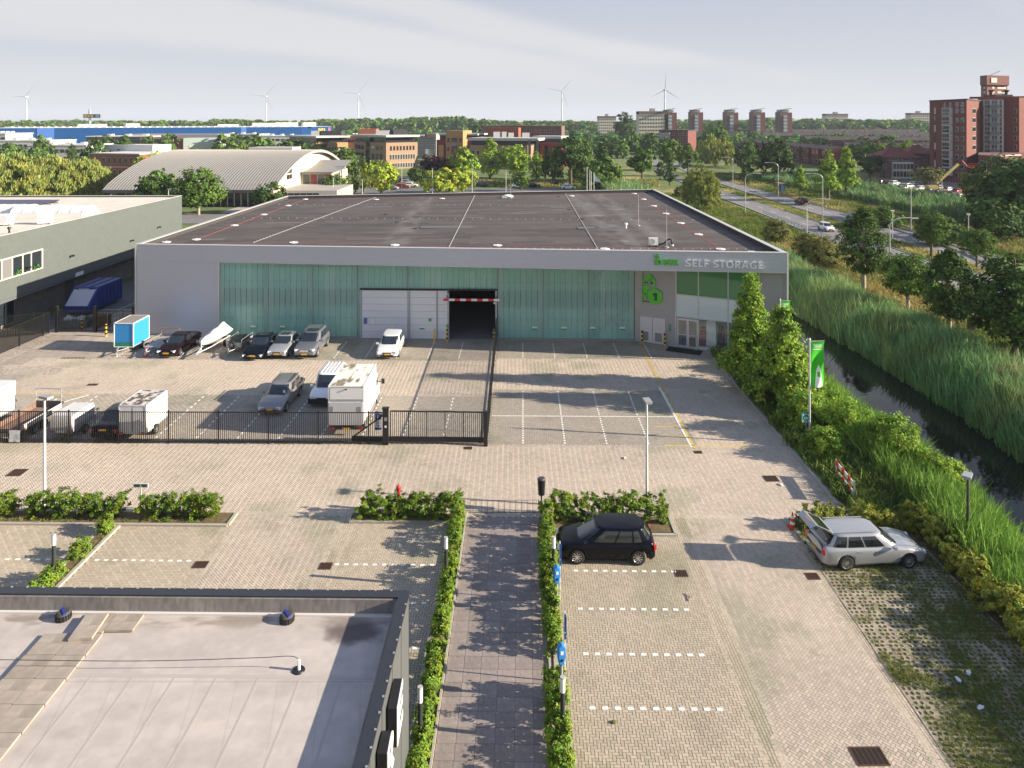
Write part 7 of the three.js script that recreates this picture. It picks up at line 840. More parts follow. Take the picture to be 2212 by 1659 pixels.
struct('red_cycle_path', ribbon([[98, 95, 3], [92, 108, 2.4], [86, 122, 1.6], [84, 128, 1.2]], 0.018), mat(0.3, 0.12, 0.1, 0.95)); struct('footpath', ribbon([[46.5, 48, 0.8], [46, 80, 0.8], [45, 120, 0.7], [43, 150, 0.6]], 0.03), mat(0.36, 0.33, 0.29, 0.95));
struct('bus_stop_platform', prism([L2(45.6, 50), L2(49.6, 50), L2(49.6, 66), L2(45.6, 66)], -0.02, 0.12), mat(0.45, 0.4, 0.35, 0.9));
struct('tower_car_park', flat([L2(88, 162), L2(150, 162), L2(150, 232), L2(88, 232)], 0.015), mat(0.22, 0.15, 0.13, 0.95)); struct('side_road', flat([L2(-130, 136), L2(24, 136), L2(24, 150), L2(-130, 150)], 0.012), roadM); struct('back_car_park', flat([L2(-62, 166), L2(16, 166), L2(16, 208), L2(-62, 208)], 0.016), mat(0.13, 0.13, 0.14, 0.95)); struct('back_pavement', flat([L2(-62, 152), L2(-20, 152), L2(-20, 165), L2(-62, 165)], 0.018), mat(0.42, 0.38, 0.34, 0.95));
// guard rails
function guard(label, pts) { const o = thing('guard_rail', label, 'guard rail'); for (let i = 0; i < pts.length - 1; i++) { const a = L2(...pts[i]), b = L2(...pts[i + 1]); part(o, 'rail', beam(a.clone().setY(0.62), b.clone().setY(0.62), 0.08, 0.3), galv); const n = Math.round(a.distanceTo(b) / 4); for (let k = 0; k <= n; k++) { const p = a.clone().lerp(b, k / n); part(o, 'post', bc(0.1, 0.75, 0.1, p.x, 0, p.z), galv); } } }
guard('steel guard rail along the far carriageway', [[70.3, 150], [70, 130], [69.6, 120], [67.8, 106], [65, 94]]);
{ const o = thing('bridge_railing', 'blue grey bridge railing beside the near carriageway', 'railing'), a = L2(51.2, 146), b = L2(50.4, 112); for (const y of [0.45, 0.8, 1.15]) part(o, 'rail', bar(a.clone().setY(y), b.clone().setY(y), 0.05, 6), mat(0.25, 0.3, 0.38, 0.5)); for (let k = 0; k <= 20; k++) { const p = a.clone().lerp(b, k / 20); part(o, 'post', bc(0.09, 1.2, 0.09, p.x, 0, p.z), mat(0.25, 0.3, 0.38, 0.5)); } struct('bridge_wing_wall', beam(L2(49.5, 134).setY(-0.3), L2(44.5, 128).setY(-0.8), 0.4, 1.6), mat(0.3, 0.3, 0.29, 0.9)); }
// arched road lamps
function roadLamp(label, px, d, h, side) { const o = thing('road_lamp', label, 'street lamp', L2(xAt(px, d), d), 0, 'arched road lamps'); part(o, 'pole', cyl(0.1, 0.07, h - 1.6, 0, 0, 0, 10), galv); part(o, 'arm', tube([V(0, h - 1.7, 0), V(0, h - 0.9, 0), V(side * 0.5, h - 0.25, 0), V(side * 1.6, h, 0), V(side * 2.6, h - 0.02, 0)], 0.06, 6, 20), galv); part(o, 'lamp_head', bc(0.8, 0.12, 0.3, side * 2.9, h - 0.1, 0), mat(0.4, 0.41, 0.42, 0.5)); }
for (const [px, d, h, s, l] of [[1743, 103, 8.2, 1, 'arched road lamp in the grass left of the white car'], [1777, 136, 9.5, -1, 'arched road lamp right of the black car'], [1968, 124, 8.6, -1, 'arched road lamp above the guard rail at the right'], [1610, 150, 8.5, 1, 'arched road lamp left of the far bus shelter'], [1681, 178, 9.2, -1, 'arched road lamp right of the far bus shelter'], [1583, 205, 9.2, -1, 'arched road lamp behind the weeping willow'], [1922, 84, 8, 1, 'arched road lamp in the near verge at the right'], [1470, 300, 9, -1, 'arched road lamp at the bend, nearer of the two'], [1430, 340, 9, -1, 'arched road lamp at the bend, farther of the two']]) roadLamp(l, px, d, h, s);
for (const [px, d, h, l] of [[1928, 118, 4.4, 'white globe-topped path lamp beside the ditch'], [2092, 112, 4.6, 'white path lamp beside the red cycle path'], [2035, 196, 4.2, 'path lamp among the tower car park']]) { const o = thing('path_lamp', l, 'lamp post', L2(xAt(px, d), d)); part(o, 'pole', cyl(0.06, 0.05, h, 0, 0, 0, 8), steelWhite); part(o, 'lamp_head', cyl(0.12, 0.3, 0.3, 0, h, 0, 12), paintM.white); }
for (const [px, d, h, l] of [[364, 139, 6.2, 'dark street lamp beside the tree with pale trunk'], [1093, 178, 7, 'slim white car park lamp rising over the roof edge'], [868, 190, 7.5, 'tall slim lamp behind the bright tree'], [934, 186, 7.2, 'slim lamp left of the yellow green tree'], [783, 170, 5.6, 'slim lamp right of the sports hall'], [720, 176, 5.6, 'slim lamp at the curved grey wall'], [1020, 190, 7, 'slim lamp right of the yellow green trees']]) { const o = thing('car_park_lamp', l, 'lamp post', L2(xAt(px, d), d)); part(o, 'pole', cyl(0.07, 0.05, h, 0, 0, 0, 8), steelWhite); part(o, 'lamp_head', bc(0.6, 0.12, 0.3, 0, h, 0), paintM.grey); }
for (let k = 0; k < 4; k++) { const d = 178; const o = thing('bare_flagpole', ['leftmost of four white flagpoles behind the roof', 'second of four white flagpoles behind the roof', 'third of four white flagpoles behind the roof', 'white flagpole with the hanging pale flag behind the roof'][k], 'flagpole', L2(xAt([1268, 1274, 1277, 1283][k], d), d)); part(o, 'pole', cyl(0.07, 0.05, [8, 7.2, 6.9, 6.6][k], 0, 0, 0, 8), paintM.white); part(o, 'finial', cyl(0.09, 0.03, 0.12, 0, [8, 7.2, 6.9, 6.6][k], 0, 8), paintM.white); }
{ const g = new THREE.BufferGeometry(); g.setAttribute('position', new THREE.Float32BufferAttribute([0, 6.4, 0, 0, 4.6, 0, 1.9, 4.2, 0.15, 0, 6.4, 0, 1.9, 4.2, 0.15, 1.6, 4.5, -0.1], 3)); g.computeVertexNormals(); const f = solo('pale_flag', 'limp pale blue flag on the rightmost distant flagpole', 'flag', clean(g), mat(0.45, 0.55, 0.65, 0.8)); f.position.copy(L2(xAt(1283, 178) + 0.06, 178)); }
// bus shelters
function shelter(label, p, turn) { const o = thing('bus_shelter', label, 'bus shelter', p, turn); for (const [x, z] of [[-2, -0.7], [2, -0.7], [-2, 0.7], [2, 0.7]]) part(o, 'post', bc(0.08, 2.4, 0.08, x, 0, z), paintM.darkgrey); part(o, 'roof', bc(4.4, 0.12, 1.8, 0, 2.4, 0), mat(0.08, 0.08, 0.09, 0.6)); part(o, 'moss_roof', bc(3.9, 0.05, 1.4, 0, 2.521, 0), mat(0.3, 0.14, 0.07, 1)); const gl = new THREE.MeshPhysicalMaterial({ color: col(0.8, 0.86, 0.85), roughness: 0.05, transmission: 0.85, thickness: 0, side: THREE.DoubleSide }); for (const x of [-1.33, 0, 1.33]) part(o, 'glass_panel', bc(1.28, 1.8, 0.015, x, 0.4, -0.7), gl); part(o, 'bench', bc(2.4, 0.06, 0.35, 0, 0.48, -0.4), paintM.grey); const ad = part(o, 'poster_case', bc(0.14, 2.1, 1.3, 2.12, 0.2, 0), paintM.black); part(ad, 'poster', bc(0.012, 1.7, 1.05, 2.2, 0.4, 0), mat(0.06, 0.12, 0.3, 0.4)); return o; }
shelter('bus shelter with reddish planted roof under the big dark tree', L2(47.6, 58.5).setY(0.12), H90 + Math.PI); shelter('small distant bus shelter beside the far carriageway', L2(73.5, 197), -H90);
{ const o = thing('litter_bin', 'dark litter bin beside the near bus shelter', 'bin', L2(xAt(2098, 65), 65).setY(0)); part(o, 'post', bc(0.08, 0.5, 0.08), paintM.darkgrey); part(o, 'bin_body', bc(0.5, 0.9, 0.45, 0, 0.4, 0), paintM.black); part(o, 'hood', bc(0.54, 0.08, 0.5, 0, 1.3, 0), paintM.darkgrey); }
{ const o = thing('direction_board', 'small dark sign board on the far verge', 'sign', L2(xAt(2131, 128), 128)); part(o, 'post', bc(0.08, 0.9, 0.08), galv); part(o, 'board', bc(1.2, 0.6, 0.06, 0, 0.9, 0), paintM.darkgrey); }
// traffic and distant parked cars
car('crossover', 'black car driving away on the far carriageway', L2(67.4, 167), H90, { ...SUV, body: P.black, group: 'cars on the road' }); car('small_hatchback', 'small white hatchback approaching on the near carriageway', L2(55.6, 127), -H90 + 0.05, { ...HATCH, L: 3.6, W: 1.65, wb: 2.4, front: 0.65, cab: { ...HATCH.cab, b0: -1.75, r0: -1.45, b1: 1.0, H: 1.47 }, top: [[-1.8, 0.86], [-1.7, 0.95], [0.7, 0.94], [1.2, 0.88], [1.6, 0.78], [1.8, 0.6]], body: P.white, group: 'cars on the road' });
{
  const cs = [['black', 'black'], ['silver', 'silver'], ['white', 'white'], ['grey', 'dark grey'], ['navy', 'dark blue'], ['red', 'dark red']], protos = new Map(), r = rng(55);
  const lab = [['in the front row of the tower car park', 'row'], ['in the back row of the tower car park', 'row']];
  const spots = [];
  const fr = [[1981, 428], [1990, 421], [2010, 430], [2026, 432], [2042, 434], [2058, 437], [2075, 440], [2092, 443], [1962, 417], [1975, 411], [1995, 412], [2030, 421], [2050, 424], [2070, 427], [1932, 411], [1948, 420], [1906, 408], [1876, 407]].map(([a, b]) => [a, b - 9]);
  const nm = ['third from the left end', 'behind the third', 'fourth', 'fifth', 'sixth', 'seventh', 'eighth', 'rightmost', 'behind the left end', 'far back left', 'far back middle', 'back row middle', 'back row right of middle', 'back row right', 'second from the left end', 'left of the front row', 'alone near the hipped house', 'alone left of the hipped house'];
  fr.forEach(([px, py], i) => spots.push([px, py, [2, 2, 4, 0, 0, 0, 1, 0, 1, 2, 4, 3, 1, 5, 2, 1, 0, 0][i], nm[i] + ' in the tower car park', 'cars in the tower car park', 0.5 + (i % 3) * 0.05, i % 3]));
  const bk = [[888, 404, 2, 'white car nearest in the back car park', 0], [880, 398, 1, 'silver car behind the white one in the back car park', 0], [874, 393, 3, 'grey car third in the back car park row', 0], [896, 392, 4, 'blue car at the end of the back car park row', 0], [1028, 400, 1, 'silver estate right of the yellow green trees', 1], [1045, 403, 4, 'blue car beside the silver estate behind the roof', 1], [1120, 406, 2, 'white car partly below the roof edge behind the lamp', 0], [1150, 405, 0, 'black car right of the white one behind the roof edge', 1], [1205, 402, 0, 'black van standing alone by the leaning tree', 2], [1228, 409, 2, 'white car roof just above the back roof edge', 0], [845, 410, 1, 'pale car half hidden behind the roof edge at centre left', 0], [870, 407, 5, 'red car behind the white car in the back car park', 0], [575, 447, 4, 'dark blue car on the side road behind the hall corner', 0], [205, 420, 1, 'pale van behind the left roof, left of two', 2], [245, 419, 4, 'blue van behind the left roof, right of two', 2], [300, 421, 2, 'white van behind the left roof near the sports hall', 2]];
  bk.forEach(([px, py, c, l, k]) => spots.push([px, py, c, l, 'cars parked behind the hall', 0.1 * k, k]));
  spots.forEach(([px, py, c, l, g, t, kind], i) => { const key = c + '-' + kind, p = at(px, py).setY(0.02), label = /car|van|estate/.test(l.split(' in ')[0]) && g !== 'cars in the tower car park' ? l : cs[c][1] + ' car, ' + l; if (protos.has(key)) copyOf(protos.get(key), p, t, label, g); else protos.set(key, car('parked_car', label, p, t, { ...[HATCH, ESTATE, SUV][kind], body: P[cs[c][0]], group: g })); });
}
// ---------- the town behind ----------
const W3 = { tan: mat(0.31, 0.2, 0.13, 0.85), yellow: mat(0.36, 0.23, 0.1, 0.85), orange: mat(0.32, 0.1, 0.055, 0.85), brick: mat(0.17, 0.058, 0.046, 0.9), brown: mat(0.16, 0.1, 0.085, 0.9), dark: mat(0.045, 0.045, 0.05, 0.8), white: mat(0.6, 0.6, 0.58, 0.7), cream: mat(0.55, 0.5, 0.4, 0.8), grey: mat(0.32, 0.32, 0.33, 0.7), slab: mat(0.48, 0.47, 0.44, 0.7), mint: mat(0.42, 0.5, 0.46, 0.6), blue: phys(0.001, 0.045, 0.165, 0.9, { specularIntensity: 0.1 }), roofBrown: mat(0.06, 0.05, 0.048, 0.9), roofRed: mat(0.22, 0.06, 0.045, 0.85), maroon: mat(0.2, 0.03, 0.03, 0.8) };
const pl = (px, d) => L2(xAt(px, d), d);
const away = (a, b) => V(-(b.z - a.z), 0, b.x - a.x).normalize().multiplyScalar(-1);   // away from the camera when a is left of b
// upright block on the wall line a-b, t metres deep
function block(a, b, t, y0, y1) { const n = away(a, b), c = b.clone().addScaledVector(n, t), d = a.clone().addScaledVector(n, t); return prism([a, b, c, d], y0, y1); }
// windows on the wall line a-b: rows of [y0, y1], columns as fractions; each a frame and a pane standing a little proud
function wins(o, a, b, rows, cols, wf, { frame = W3.white, glass = roomGlass, out = 0.06, bare = false, name = 'window' } = {}) { const n = away(a, b).multiplyScalar(-out), ry = -Math.atan2(b.z - a.z, b.x - a.x), len = a.distanceTo(b); for (const [y0, y1] of rows) for (const c of cols) { const p = a.clone().lerp(b, c), w = wf * len, g = bc(w, y1 - y0, 0.14, 0, 0, 0); const m = part(o, name, g, bare ? glass : frame); m.position.set(p.x + n.x, y0, p.z + n.z); m.rotation.y = ry; if (!bare) { part(m, 'pane', bc(w - 0.16, y1 - y0 - 0.16, 0.06, 0, 0.08, 0.07), glass); } } }
const span2 = (n, lo = 0, hi = 1) => Array.from({ length: n }, (_, i) => lerp(lo, hi, (i + 0.5) / n));
const rowsOf = (y0, step, n, h) => Array.from({ length: n }, (_, i) => [y0 + i * step, y0 + i * step + h]);
{ // sports hall with barrel roof
  const o = thing('sports_hall', 'low hall with a wide curved pale metal roof', 'sports hall'); const x0 = -90, x1 = -55, d0 = 161, d1 = 232, N = 36, prof = (t) => [lerp(d0, d1, t), 4.0 + 7.6 * Math.pow(Math.sin(Math.PI * clamp(t)), 0.8)], arch = [];
  for (let i = 0; i < N; i++) { const [a, ya] = prof(i / N), [b, yb] = prof((i + 1) / N); arch.push([V(x0 - 2, ya, -a), V(x1 + 1.5, ya, -a), V(x1 + 1.5, yb, -b), V(x0 - 2, yb, -b)]); } const roofM = mat(0.27, 0.258, 0.24, 0.65), rf = part(o, 'roof', quads(arch), roofM);
  for (let k = 0; k < 56; k++) { const x = x0 - 1.8 + k * 0.7, L = []; for (let i = 0; i < 18; i++) { const [a, ya] = prof(i / 18 * 0.55), [b, yb] = prof((i + 1) / 18 * 0.55); L.push([V(x, ya + 0.1, -a), V(x + 0.07, ya + 0.1, -a), V(x + 0.07, yb + 0.1, -b), V(x, yb + 0.1, -b)], [V(x, ya, -a), V(x, ya + 0.1, -a), V(x, yb + 0.1, -b), V(x, yb, -b)], [V(x + 0.07, ya, -a), V(x + 0.07, ya + 0.1, -a), V(x + 0.07, yb + 0.1, -b), V(x + 0.07, yb, -b)]); } part(rf, 'standing_seam', quads(L), roofM); }
  const gs = new THREE.Shape(); gs.moveTo(d0, 0); for (let i = 0; i <= N; i++) { const [a, y] = prof(i / N); gs.lineTo(a, y - 0.5); } gs.lineTo(d1, 0); const gg = new THREE.ShapeGeometry(gs); gg.rotateY(H90); for (const x of [x0, x1]) { const g = gg.clone(); g.translate(x, 0, 0); part(o, 'gable_wall', clean(g), W3.cream); }
  const fas = []; for (let i = 0; i < N; i++) { const [a, ya] = prof(i / N), [b, yb] = prof((i + 1) / N); fas.push([V(x1 + 1.52, ya + 0.05, -a), V(x1 + 1.52, yb + 0.05, -b), V(x1 + 1.52, yb - 0.7, -b), V(x1 + 1.52, ya - 0.7, -a)]); } part(rf, 'roof_edge', quads(fas), W3.grey);
  part(o, 'front_wall', bx(x0, x1, 0, 3.4, -d0 - 3, -d0 - 2.8), mat(0.05, 0.05, 0.06, 0.8)); part(rf, 'eave', bx(x0 - 2, x1 + 1.4, 3.3, 3.95, -d0 - 0.2, -d0 + 0.05), mat(0.06, 0.06, 0.065, 0.7)); for (let k = 0; k < 22; k++) { const x = x0 + 2 + k * 1.55; part(o, 'window', bx(x, x + 1.35, 0.8, 3.0, -d0 - 2.8, -d0 - 2.72), roomGlass); part(o, 'pillar', bx(x - 0.14, x - 0.02, 0, 3.3, -d0 - 2.79, -d0 - 2.4), paintM.white); }
  part(o, 'entrance_roof', (() => { const L = []; for (let i = 0; i < 8; i++) { const f = (t) => [lerp(186, 206, t), 6.2 + 2.2 * t * t]; const [a, ya] = f(i / 8), [b, yb] = f((i + 1) / 8); L.push([V(x1 - 0.5, ya, -a), V(x1 + 9, ya, -a), V(x1 + 9, yb, -b), V(x1 - 0.5, yb, -b)]); } return quads(L); })(), roofM); part(o, 'entrance_block', bx(x1, x1 + 8, 0, 6, -205, -187), W3.cream); for (let k = 0; k < 4; k++) part(o, 'entrance_window', bx(x1 + 0.6 + k * 1.9, x1 + 2.2 + k * 1.9, 3.2, 5.6, -187, -186.9), k % 2 ? mat(0.25, 0.03, 0.04, 0.3) : roomGlass); part(o, 'annexe', bx(x1 + 0.4, x1 + 14, 0, 3.2, -185, -168), mat(0.38, 0.35, 0.31, 0.8)); for (let k = 0; k < 6; k++) part(o, 'annexe_window', bx(x1 + 1 + k * 1.5, x1 + 2.3 + k * 1.5, 1.4, 2.6, -168, -167.9), roomGlass); for (const [z, y] of [[-176, 5.2], [-176, 6.6], [-178.2, 5.2], [-178.2, 6.6], [-178.2, 8]]) part(o, 'gable_window', bx(x1 + 0.02, x1 + 0.1, y, y + 1.1, z - 0.9, z + 0.9), roomGlass); part(rf, 'roof_hood', bx(-72, -60, 11.3, 12.3, -204, -196), W3.slab); }
// offices with overhanging roof slabs
function office(label, f, wallM, { slabM = W3.slab } = {}) { const o = thing('office_block', label, 'office', V(0, 0, 0), 0, 'offices of the business park'); const { l, c, r, h } = f, wl = f.wl || wallM;
  const back = l.clone().add(r).sub(c); part(o, 'wall', prism([l, c, r, back], 0, h - 3.1), wallM); part(o, 'top_storey', prism([l.clone().lerp(back, 0.06), c.clone().lerp(back, 0.06), r.clone().lerp(back, 0.06), back], h - 3.1, h - 0.8), mat(0.02, 0.022, 0.025, 0.2)); const ex = (p) => p.clone().add(p.clone().sub(l.clone().lerp(r, 0.5)).normalize().multiplyScalar(1.2)); part(o, 'roof_slab', prism([ex(l), ex(c), ex(r), ex(back)], h - 0.8, h), slabM); return o; }
{ const l = pl(764, 318), c = pl(834, 292), r = pl(902, 302), o = office('tan brick office block with white roof slab and three window storeys', { l, c, r, h: 13.9 }, W3.tan); wins(o, c, r, [[7.6, 9.4]], span2(8, 0.1, 0.92), 0.055, { frame: W3.brown }); wins(o, c, r, [[3.8, 6.0], [0.5, 2.4]], span2(10, 0.1, 0.92), 0.06, { frame: W3.white }); wins(o, l, c, [[7.6, 9.4], [3.8, 6.0]], [0.1, 0.2, 0.3, 0.62, 0.74, 0.86], 0.07, { frame: W3.brown }); wins(o, l, c, [[0.2, 12.6]], [0.46], 0.12, { bare: true, glass: darkGlass, name: 'stair_glazing' }); part(o, 'plant_room', block(pl(850, 306), pl(880, 308), 8, 13.9, 16), W3.dark); part(o, 'roof_unit', block(pl(812, 306), pl(840, 306), 5, 13.9, 15.6), W3.white); part(o, 'lift_house', block(pl(775, 322), pl(812, 322), 8, 12, 16.2), W3.orange); }
{ const l = pl(621, 352), c = pl(683, 326), r = pl(752, 336), o = office('yellow brick office block behind the curved hall roof', { l, c, r, h: 12.9 }, W3.yellow); wins(o, c, r, [[6.2, 7.9], [2.8, 4.6]], span2(9, 0.08, 0.9), 0.045, { frame: W3.white }); wins(o, l, c, [[6.2, 7.9]], span2(7), 0.06, { frame: W3.brown }); part(o, 'plant_room', block(pl(690, 345), pl(737, 345), 8, 12.9, 15), W3.dark); part(o, 'roof_unit', block(pl(672, 345), pl(693, 345), 6, 12.9, 15), W3.white); }
{ const o = thing('office_block', 'office with yellow centre and two red wings', 'office', V(0, 0, 0), 0, 'offices of the business park'); const a = pl(943, 336), b = pl(1024, 330), m0 = pl(963, 329), m1 = pl(1000, 326); part(o, 'wing', block(a, b, 16, 0, 11), W3.maroon); part(o, 'roof_slab', block(pl(948, 334), pl(1032, 329), 17, 13.2, 14), W3.slab); part(o, 'top_storey', block(pl(950, 336), pl(1022, 331), 14, 11, 13.2), W3.dark); part(o, 'centre_tower', block(m0, m1, 10, 0, 15.4), W3.yellow); wins(o, m0, m1, [[10, 12]], [0.5], 0.34, { bare: true, glass: darkGlass }); wins(o, m0, m1, [[1, 8.5]], [0.5], 0.34, { bare: true, glass: darkGlass, name: 'stair_glazing' }); wins(o, m0, m1, [[10, 12], [6, 7.8], [1.6, 3.4]], [0.15, 0.85], 0.13, { frame: W3.brown }); wins(o, a, pl(962, 329.6), [[1, 8.6]], [0.55], 0.6, { bare: true, glass: darkGlass }); wins(o, pl(1001, 326.2), b, [[1, 8.6]], [0.5], 0.5, { bare: true, glass: darkGlass }); part(o, 'wall_emblem', bc(1.4, 1.2, 0.1, pl(981, 325.9).x, 8.6, pl(981, 325.9).z), mat(0.1, 0.12, 0.4, 0.5)); }
{ const o = thing('office_block', 'long dark brick office with stepped white roof slabs', 'office', V(0, 0, 0), 0, 'offices of the business park'); part(o, 'rear_wall', block(pl(1041, 345), pl(1213, 338), 14, 0, 17.5), W3.brown); part(o, 'brick_core', block(pl(1056, 330), pl(1120, 328), 8, 0, 16.7), W3.orange); part(o, 'wall', block(pl(1016, 300), pl(1140, 292), 18, 0, 9.6), W3.tan); part(o, 'top_storey', block(pl(1018, 301), pl(1138, 293), 17, 9.6, 11.6), W3.dark); part(o, 'roof_slab', block(pl(1010, 299), pl(1162, 291), 20, 11.6, 12.7), W3.slab); part(o, 'red_wing', block(pl(1168, 300), pl(1213, 298), 14, 0, 10.6), W3.maroon); part(o, 'roof_slab', block(pl(1150, 306), pl(1212, 302), 14, 12.2, 13.3), W3.slab); part(o, 'wing_glazing', block(pl(1168, 303), pl(1211, 301), 10, 10.6, 12.2), W3.dark); for (const px of [1141, 1158]) part(o, 'entrance_pillar', block(pl(px, 289), pl(px + 6, 289), 1, 0, 12), W3.dark); wins(o, pl(1018, 300), pl(1138, 292.2), [[5.6, 7.4], [1.8, 3.6]], span2(12), 0.045, { frame: W3.white }); wins(o, pl(1130, 341.4), pl(1205, 338.4), [[14.2, 15.6]], span2(7), 0.05, { frame: W3.white }); wins(o, pl(1170, 300), pl(1212, 298.1), [[1, 9.4]], [0.25, 0.75], 0.2, { bare: true, glass: darkGlass }); for (const [px, w] of [[1066, 14], [1084, 10], [1098, 12], [1128, 16]]) part(o, 'roof_unit', block(pl(px, 310), pl(px + w, 310), 4, 12.7, 14.6 + (px % 3) * 0.4), W3.white); }
{ const o = thing('grey_warehouse', 'grey ribbed warehouse with a black roof sign board', 'warehouse'); const a = pl(903, 382), b = pl(942, 380); part(o, 'wall', ribbed(a, b, 0, 13, 0, 13, 1.3, 0.25), W3.grey); part(o, 'shell', block(a, b, 30, 0, 12.9), W3.grey); part(o, 'dock_door', bc(5, 5, 0.2, pl(929, 380.4).x, 0, pl(929, 380.4).z), W3.slab); const s = part(o, 'sign_board', block(pl(905, 379), pl(921, 379), 0.3, 11.4, 13.4), paintM.black); const t = part(s, 'sign_letters', fitText('KAB', 2.9, 1.2, 0.05), paintM.white); t.position.copy(pl(906, 378.9)).setY(11.8); part(o, 'brown_board', block(pl(922, 379), pl(942, 379), 0.3, 11.3, 13.2), W3.brown); }
{ // big blue store
  const o = thing('blue_store', 'very long blue metal store building on the left horizon', 'store'); const a = pl(-60, 590), b = pl(650, 760), c = pl(716, 850), bk = a.clone().add(c).sub(b); part(o, 'wall', prism([a, b, c, bk.add(V(0, 0, -60))], 0, 14.3), W3.blue); part(o, 'roof', prism([a.clone().add(V(0, 0, -1)), b.clone().add(V(0, 0, -1)), c.clone().add(V(0, 0, -1)), bk], 14.3, 14.5), W3.white); const ry = -Math.atan2(b.z - a.z, b.x - a.x); part(o, 'end_panel', (() => { const n = away(b, c); return block(b.clone().addScaledVector(n, -0.4), c.clone().addScaledVector(n, -0.4), 0.3, 0.2, 14.2); })(), W3.blue); for (const [p0, p1] of [[80, 117], [520, 532]]) { const u = onLine(p0, a, b), v = onLine(p1, a, b), n = away(a, b); part(o, 'light_panel', block(u.addScaledVector(n, -0.4), v.addScaledVector(n, -0.4), 0.3, 0.2, 14.1), mat(0.02, 0.1, 0.36, 0.7)); } for (const [px, w, hh] of [[168, 60, 3], [272, 30, 3.4], [545, 70, 4], [594, 50, 4.5], [655, 28, 4.5], [470, 46, 2.6]]) { const d = lerp(600, 760, px / 650) + 12, q = pl(px, d), e = pl(px + w, d + 8); part(o, 'roof_unit', block(q, e, 8, 14.5, 14.5 + hh), W3.white); } for (let k = 0; k < 40; k++) { const u = onLine(k * 16, a, b); part(o, 'roof_light', bc(6, 0.8, 5, u.x, 14.5, u.z - 12), W3.white); }
  const g = fitText('IKEA', 22, 9, 0.3), q = b.clone().lerp(c, 0.52).addScaledVector(away(b, c), -0.6), t = part(o, 'wall_letters', g, mat(0.7, 0.52, 0.02, 0.5)); t.position.set(q.x, 3.2, q.z); t.rotation.y = -Math.atan2(c.z - b.z, c.x - b.x); const pk = b.clone().lerp(c, 0.9).addScaledVector(away(b, c), -0.6); part(o, 'pink_panel', bc(6, 10, 0.3, pk.x, 3, pk.z, -Math.atan2(c.z - b.z, c.x - b.x)), mat(0.5, 0.1, 0.16, 0.6));
  const s = thing('sign_tower', 'tall pylon sign with dark board and yellow letters on the horizon', 'sign tower', pl(194, 700)); part(s, 'pylon', cyl(1.3, 1.1, 31.5, 0, 0, 0, 12), W3.grey); const bd = part(s, 'board', bc(16.5, 3.6, 0.8, 2.6, 23.4, 1.2), mat(0.008, 0.012, 0.04, 0.5)); const l2 = part(bd, 'letters', fitText('IKEA', 9.8, 2.5, 0.1), mat(0.45, 0.36, 0.06, 0.5)); l2.position.set(-5.4, 24, 1.62); part(bd, 'pictogram', bc(3.4, 2.6, 0.1, 8.3, 23.9, 1.65), mat(0.14, 0.18, 0.3, 0.5)); }
{ const o = thing('mint_workshop', 'pale mint and dark red workshop building with yellow frame', 'workshop'); const a = pl(321, 430), m = pl(396, 418), b = pl(475, 424); part(o, 'red_wall', block(a, m, 18, 0, 9.4), W3.maroon); part(o, 'mint_wall', block(m, b, 18, 0, 9.8), W3.mint); part(o, 'roof_block', block(pl(272, 450), pl(470, 450), 20, 0, 11.7), W3.grey); for (const px of [302, 330, 356, 372]) part(o, 'yellow_frame', block(pl(px, 412), pl(px + 2, 412), 0.6, 0, 9.6), W3.yellow); part(o, 'yellow_frame', block(pl(302, 411.5), pl(374, 411.5), 0.6, 9.6, 10.2), W3.yellow); wins(o, m, b, [[4.4, 5.8]], [0.2, 0.42, 0.62, 0.84], 0.1, { frame: W3.slab, glass: W3.cream }); wins(o, pl(304, 428), pl(372, 422), [[3, 8]], [0.2, 0.5, 0.8], 0.2, { bare: true, glass: darkGlass }); }
{ const o = thing('orange_office', 'orange two-storey building behind the willow and dark trees', 'office'); const a = pl(196, 246), b = pl(302, 240); part(o, 'wall', block(a, b, 16, 0, 8.4), W3.orange); part(o, 'coping', block(a.clone().add(V(0, 0, 0.2)), b.clone().add(V(0, 0, 0.2)), 16.4, 8.4, 8.7), W3.white); part(o, 'string_course', block(a.clone().add(V(0, 0, 0.15)), b.clone().add(V(0, 0, 0.15)), 0.2, 3.9, 4.2), W3.cream); wins(o, a, b, [[5.2, 7.2], [1.2, 3.2]], span2(9), 0.06, { frame: W3.cream }); part(o, 'upper_glazing', block(pl(225, 262), pl(330, 258), 10, 8.4, 11), W3.white); }
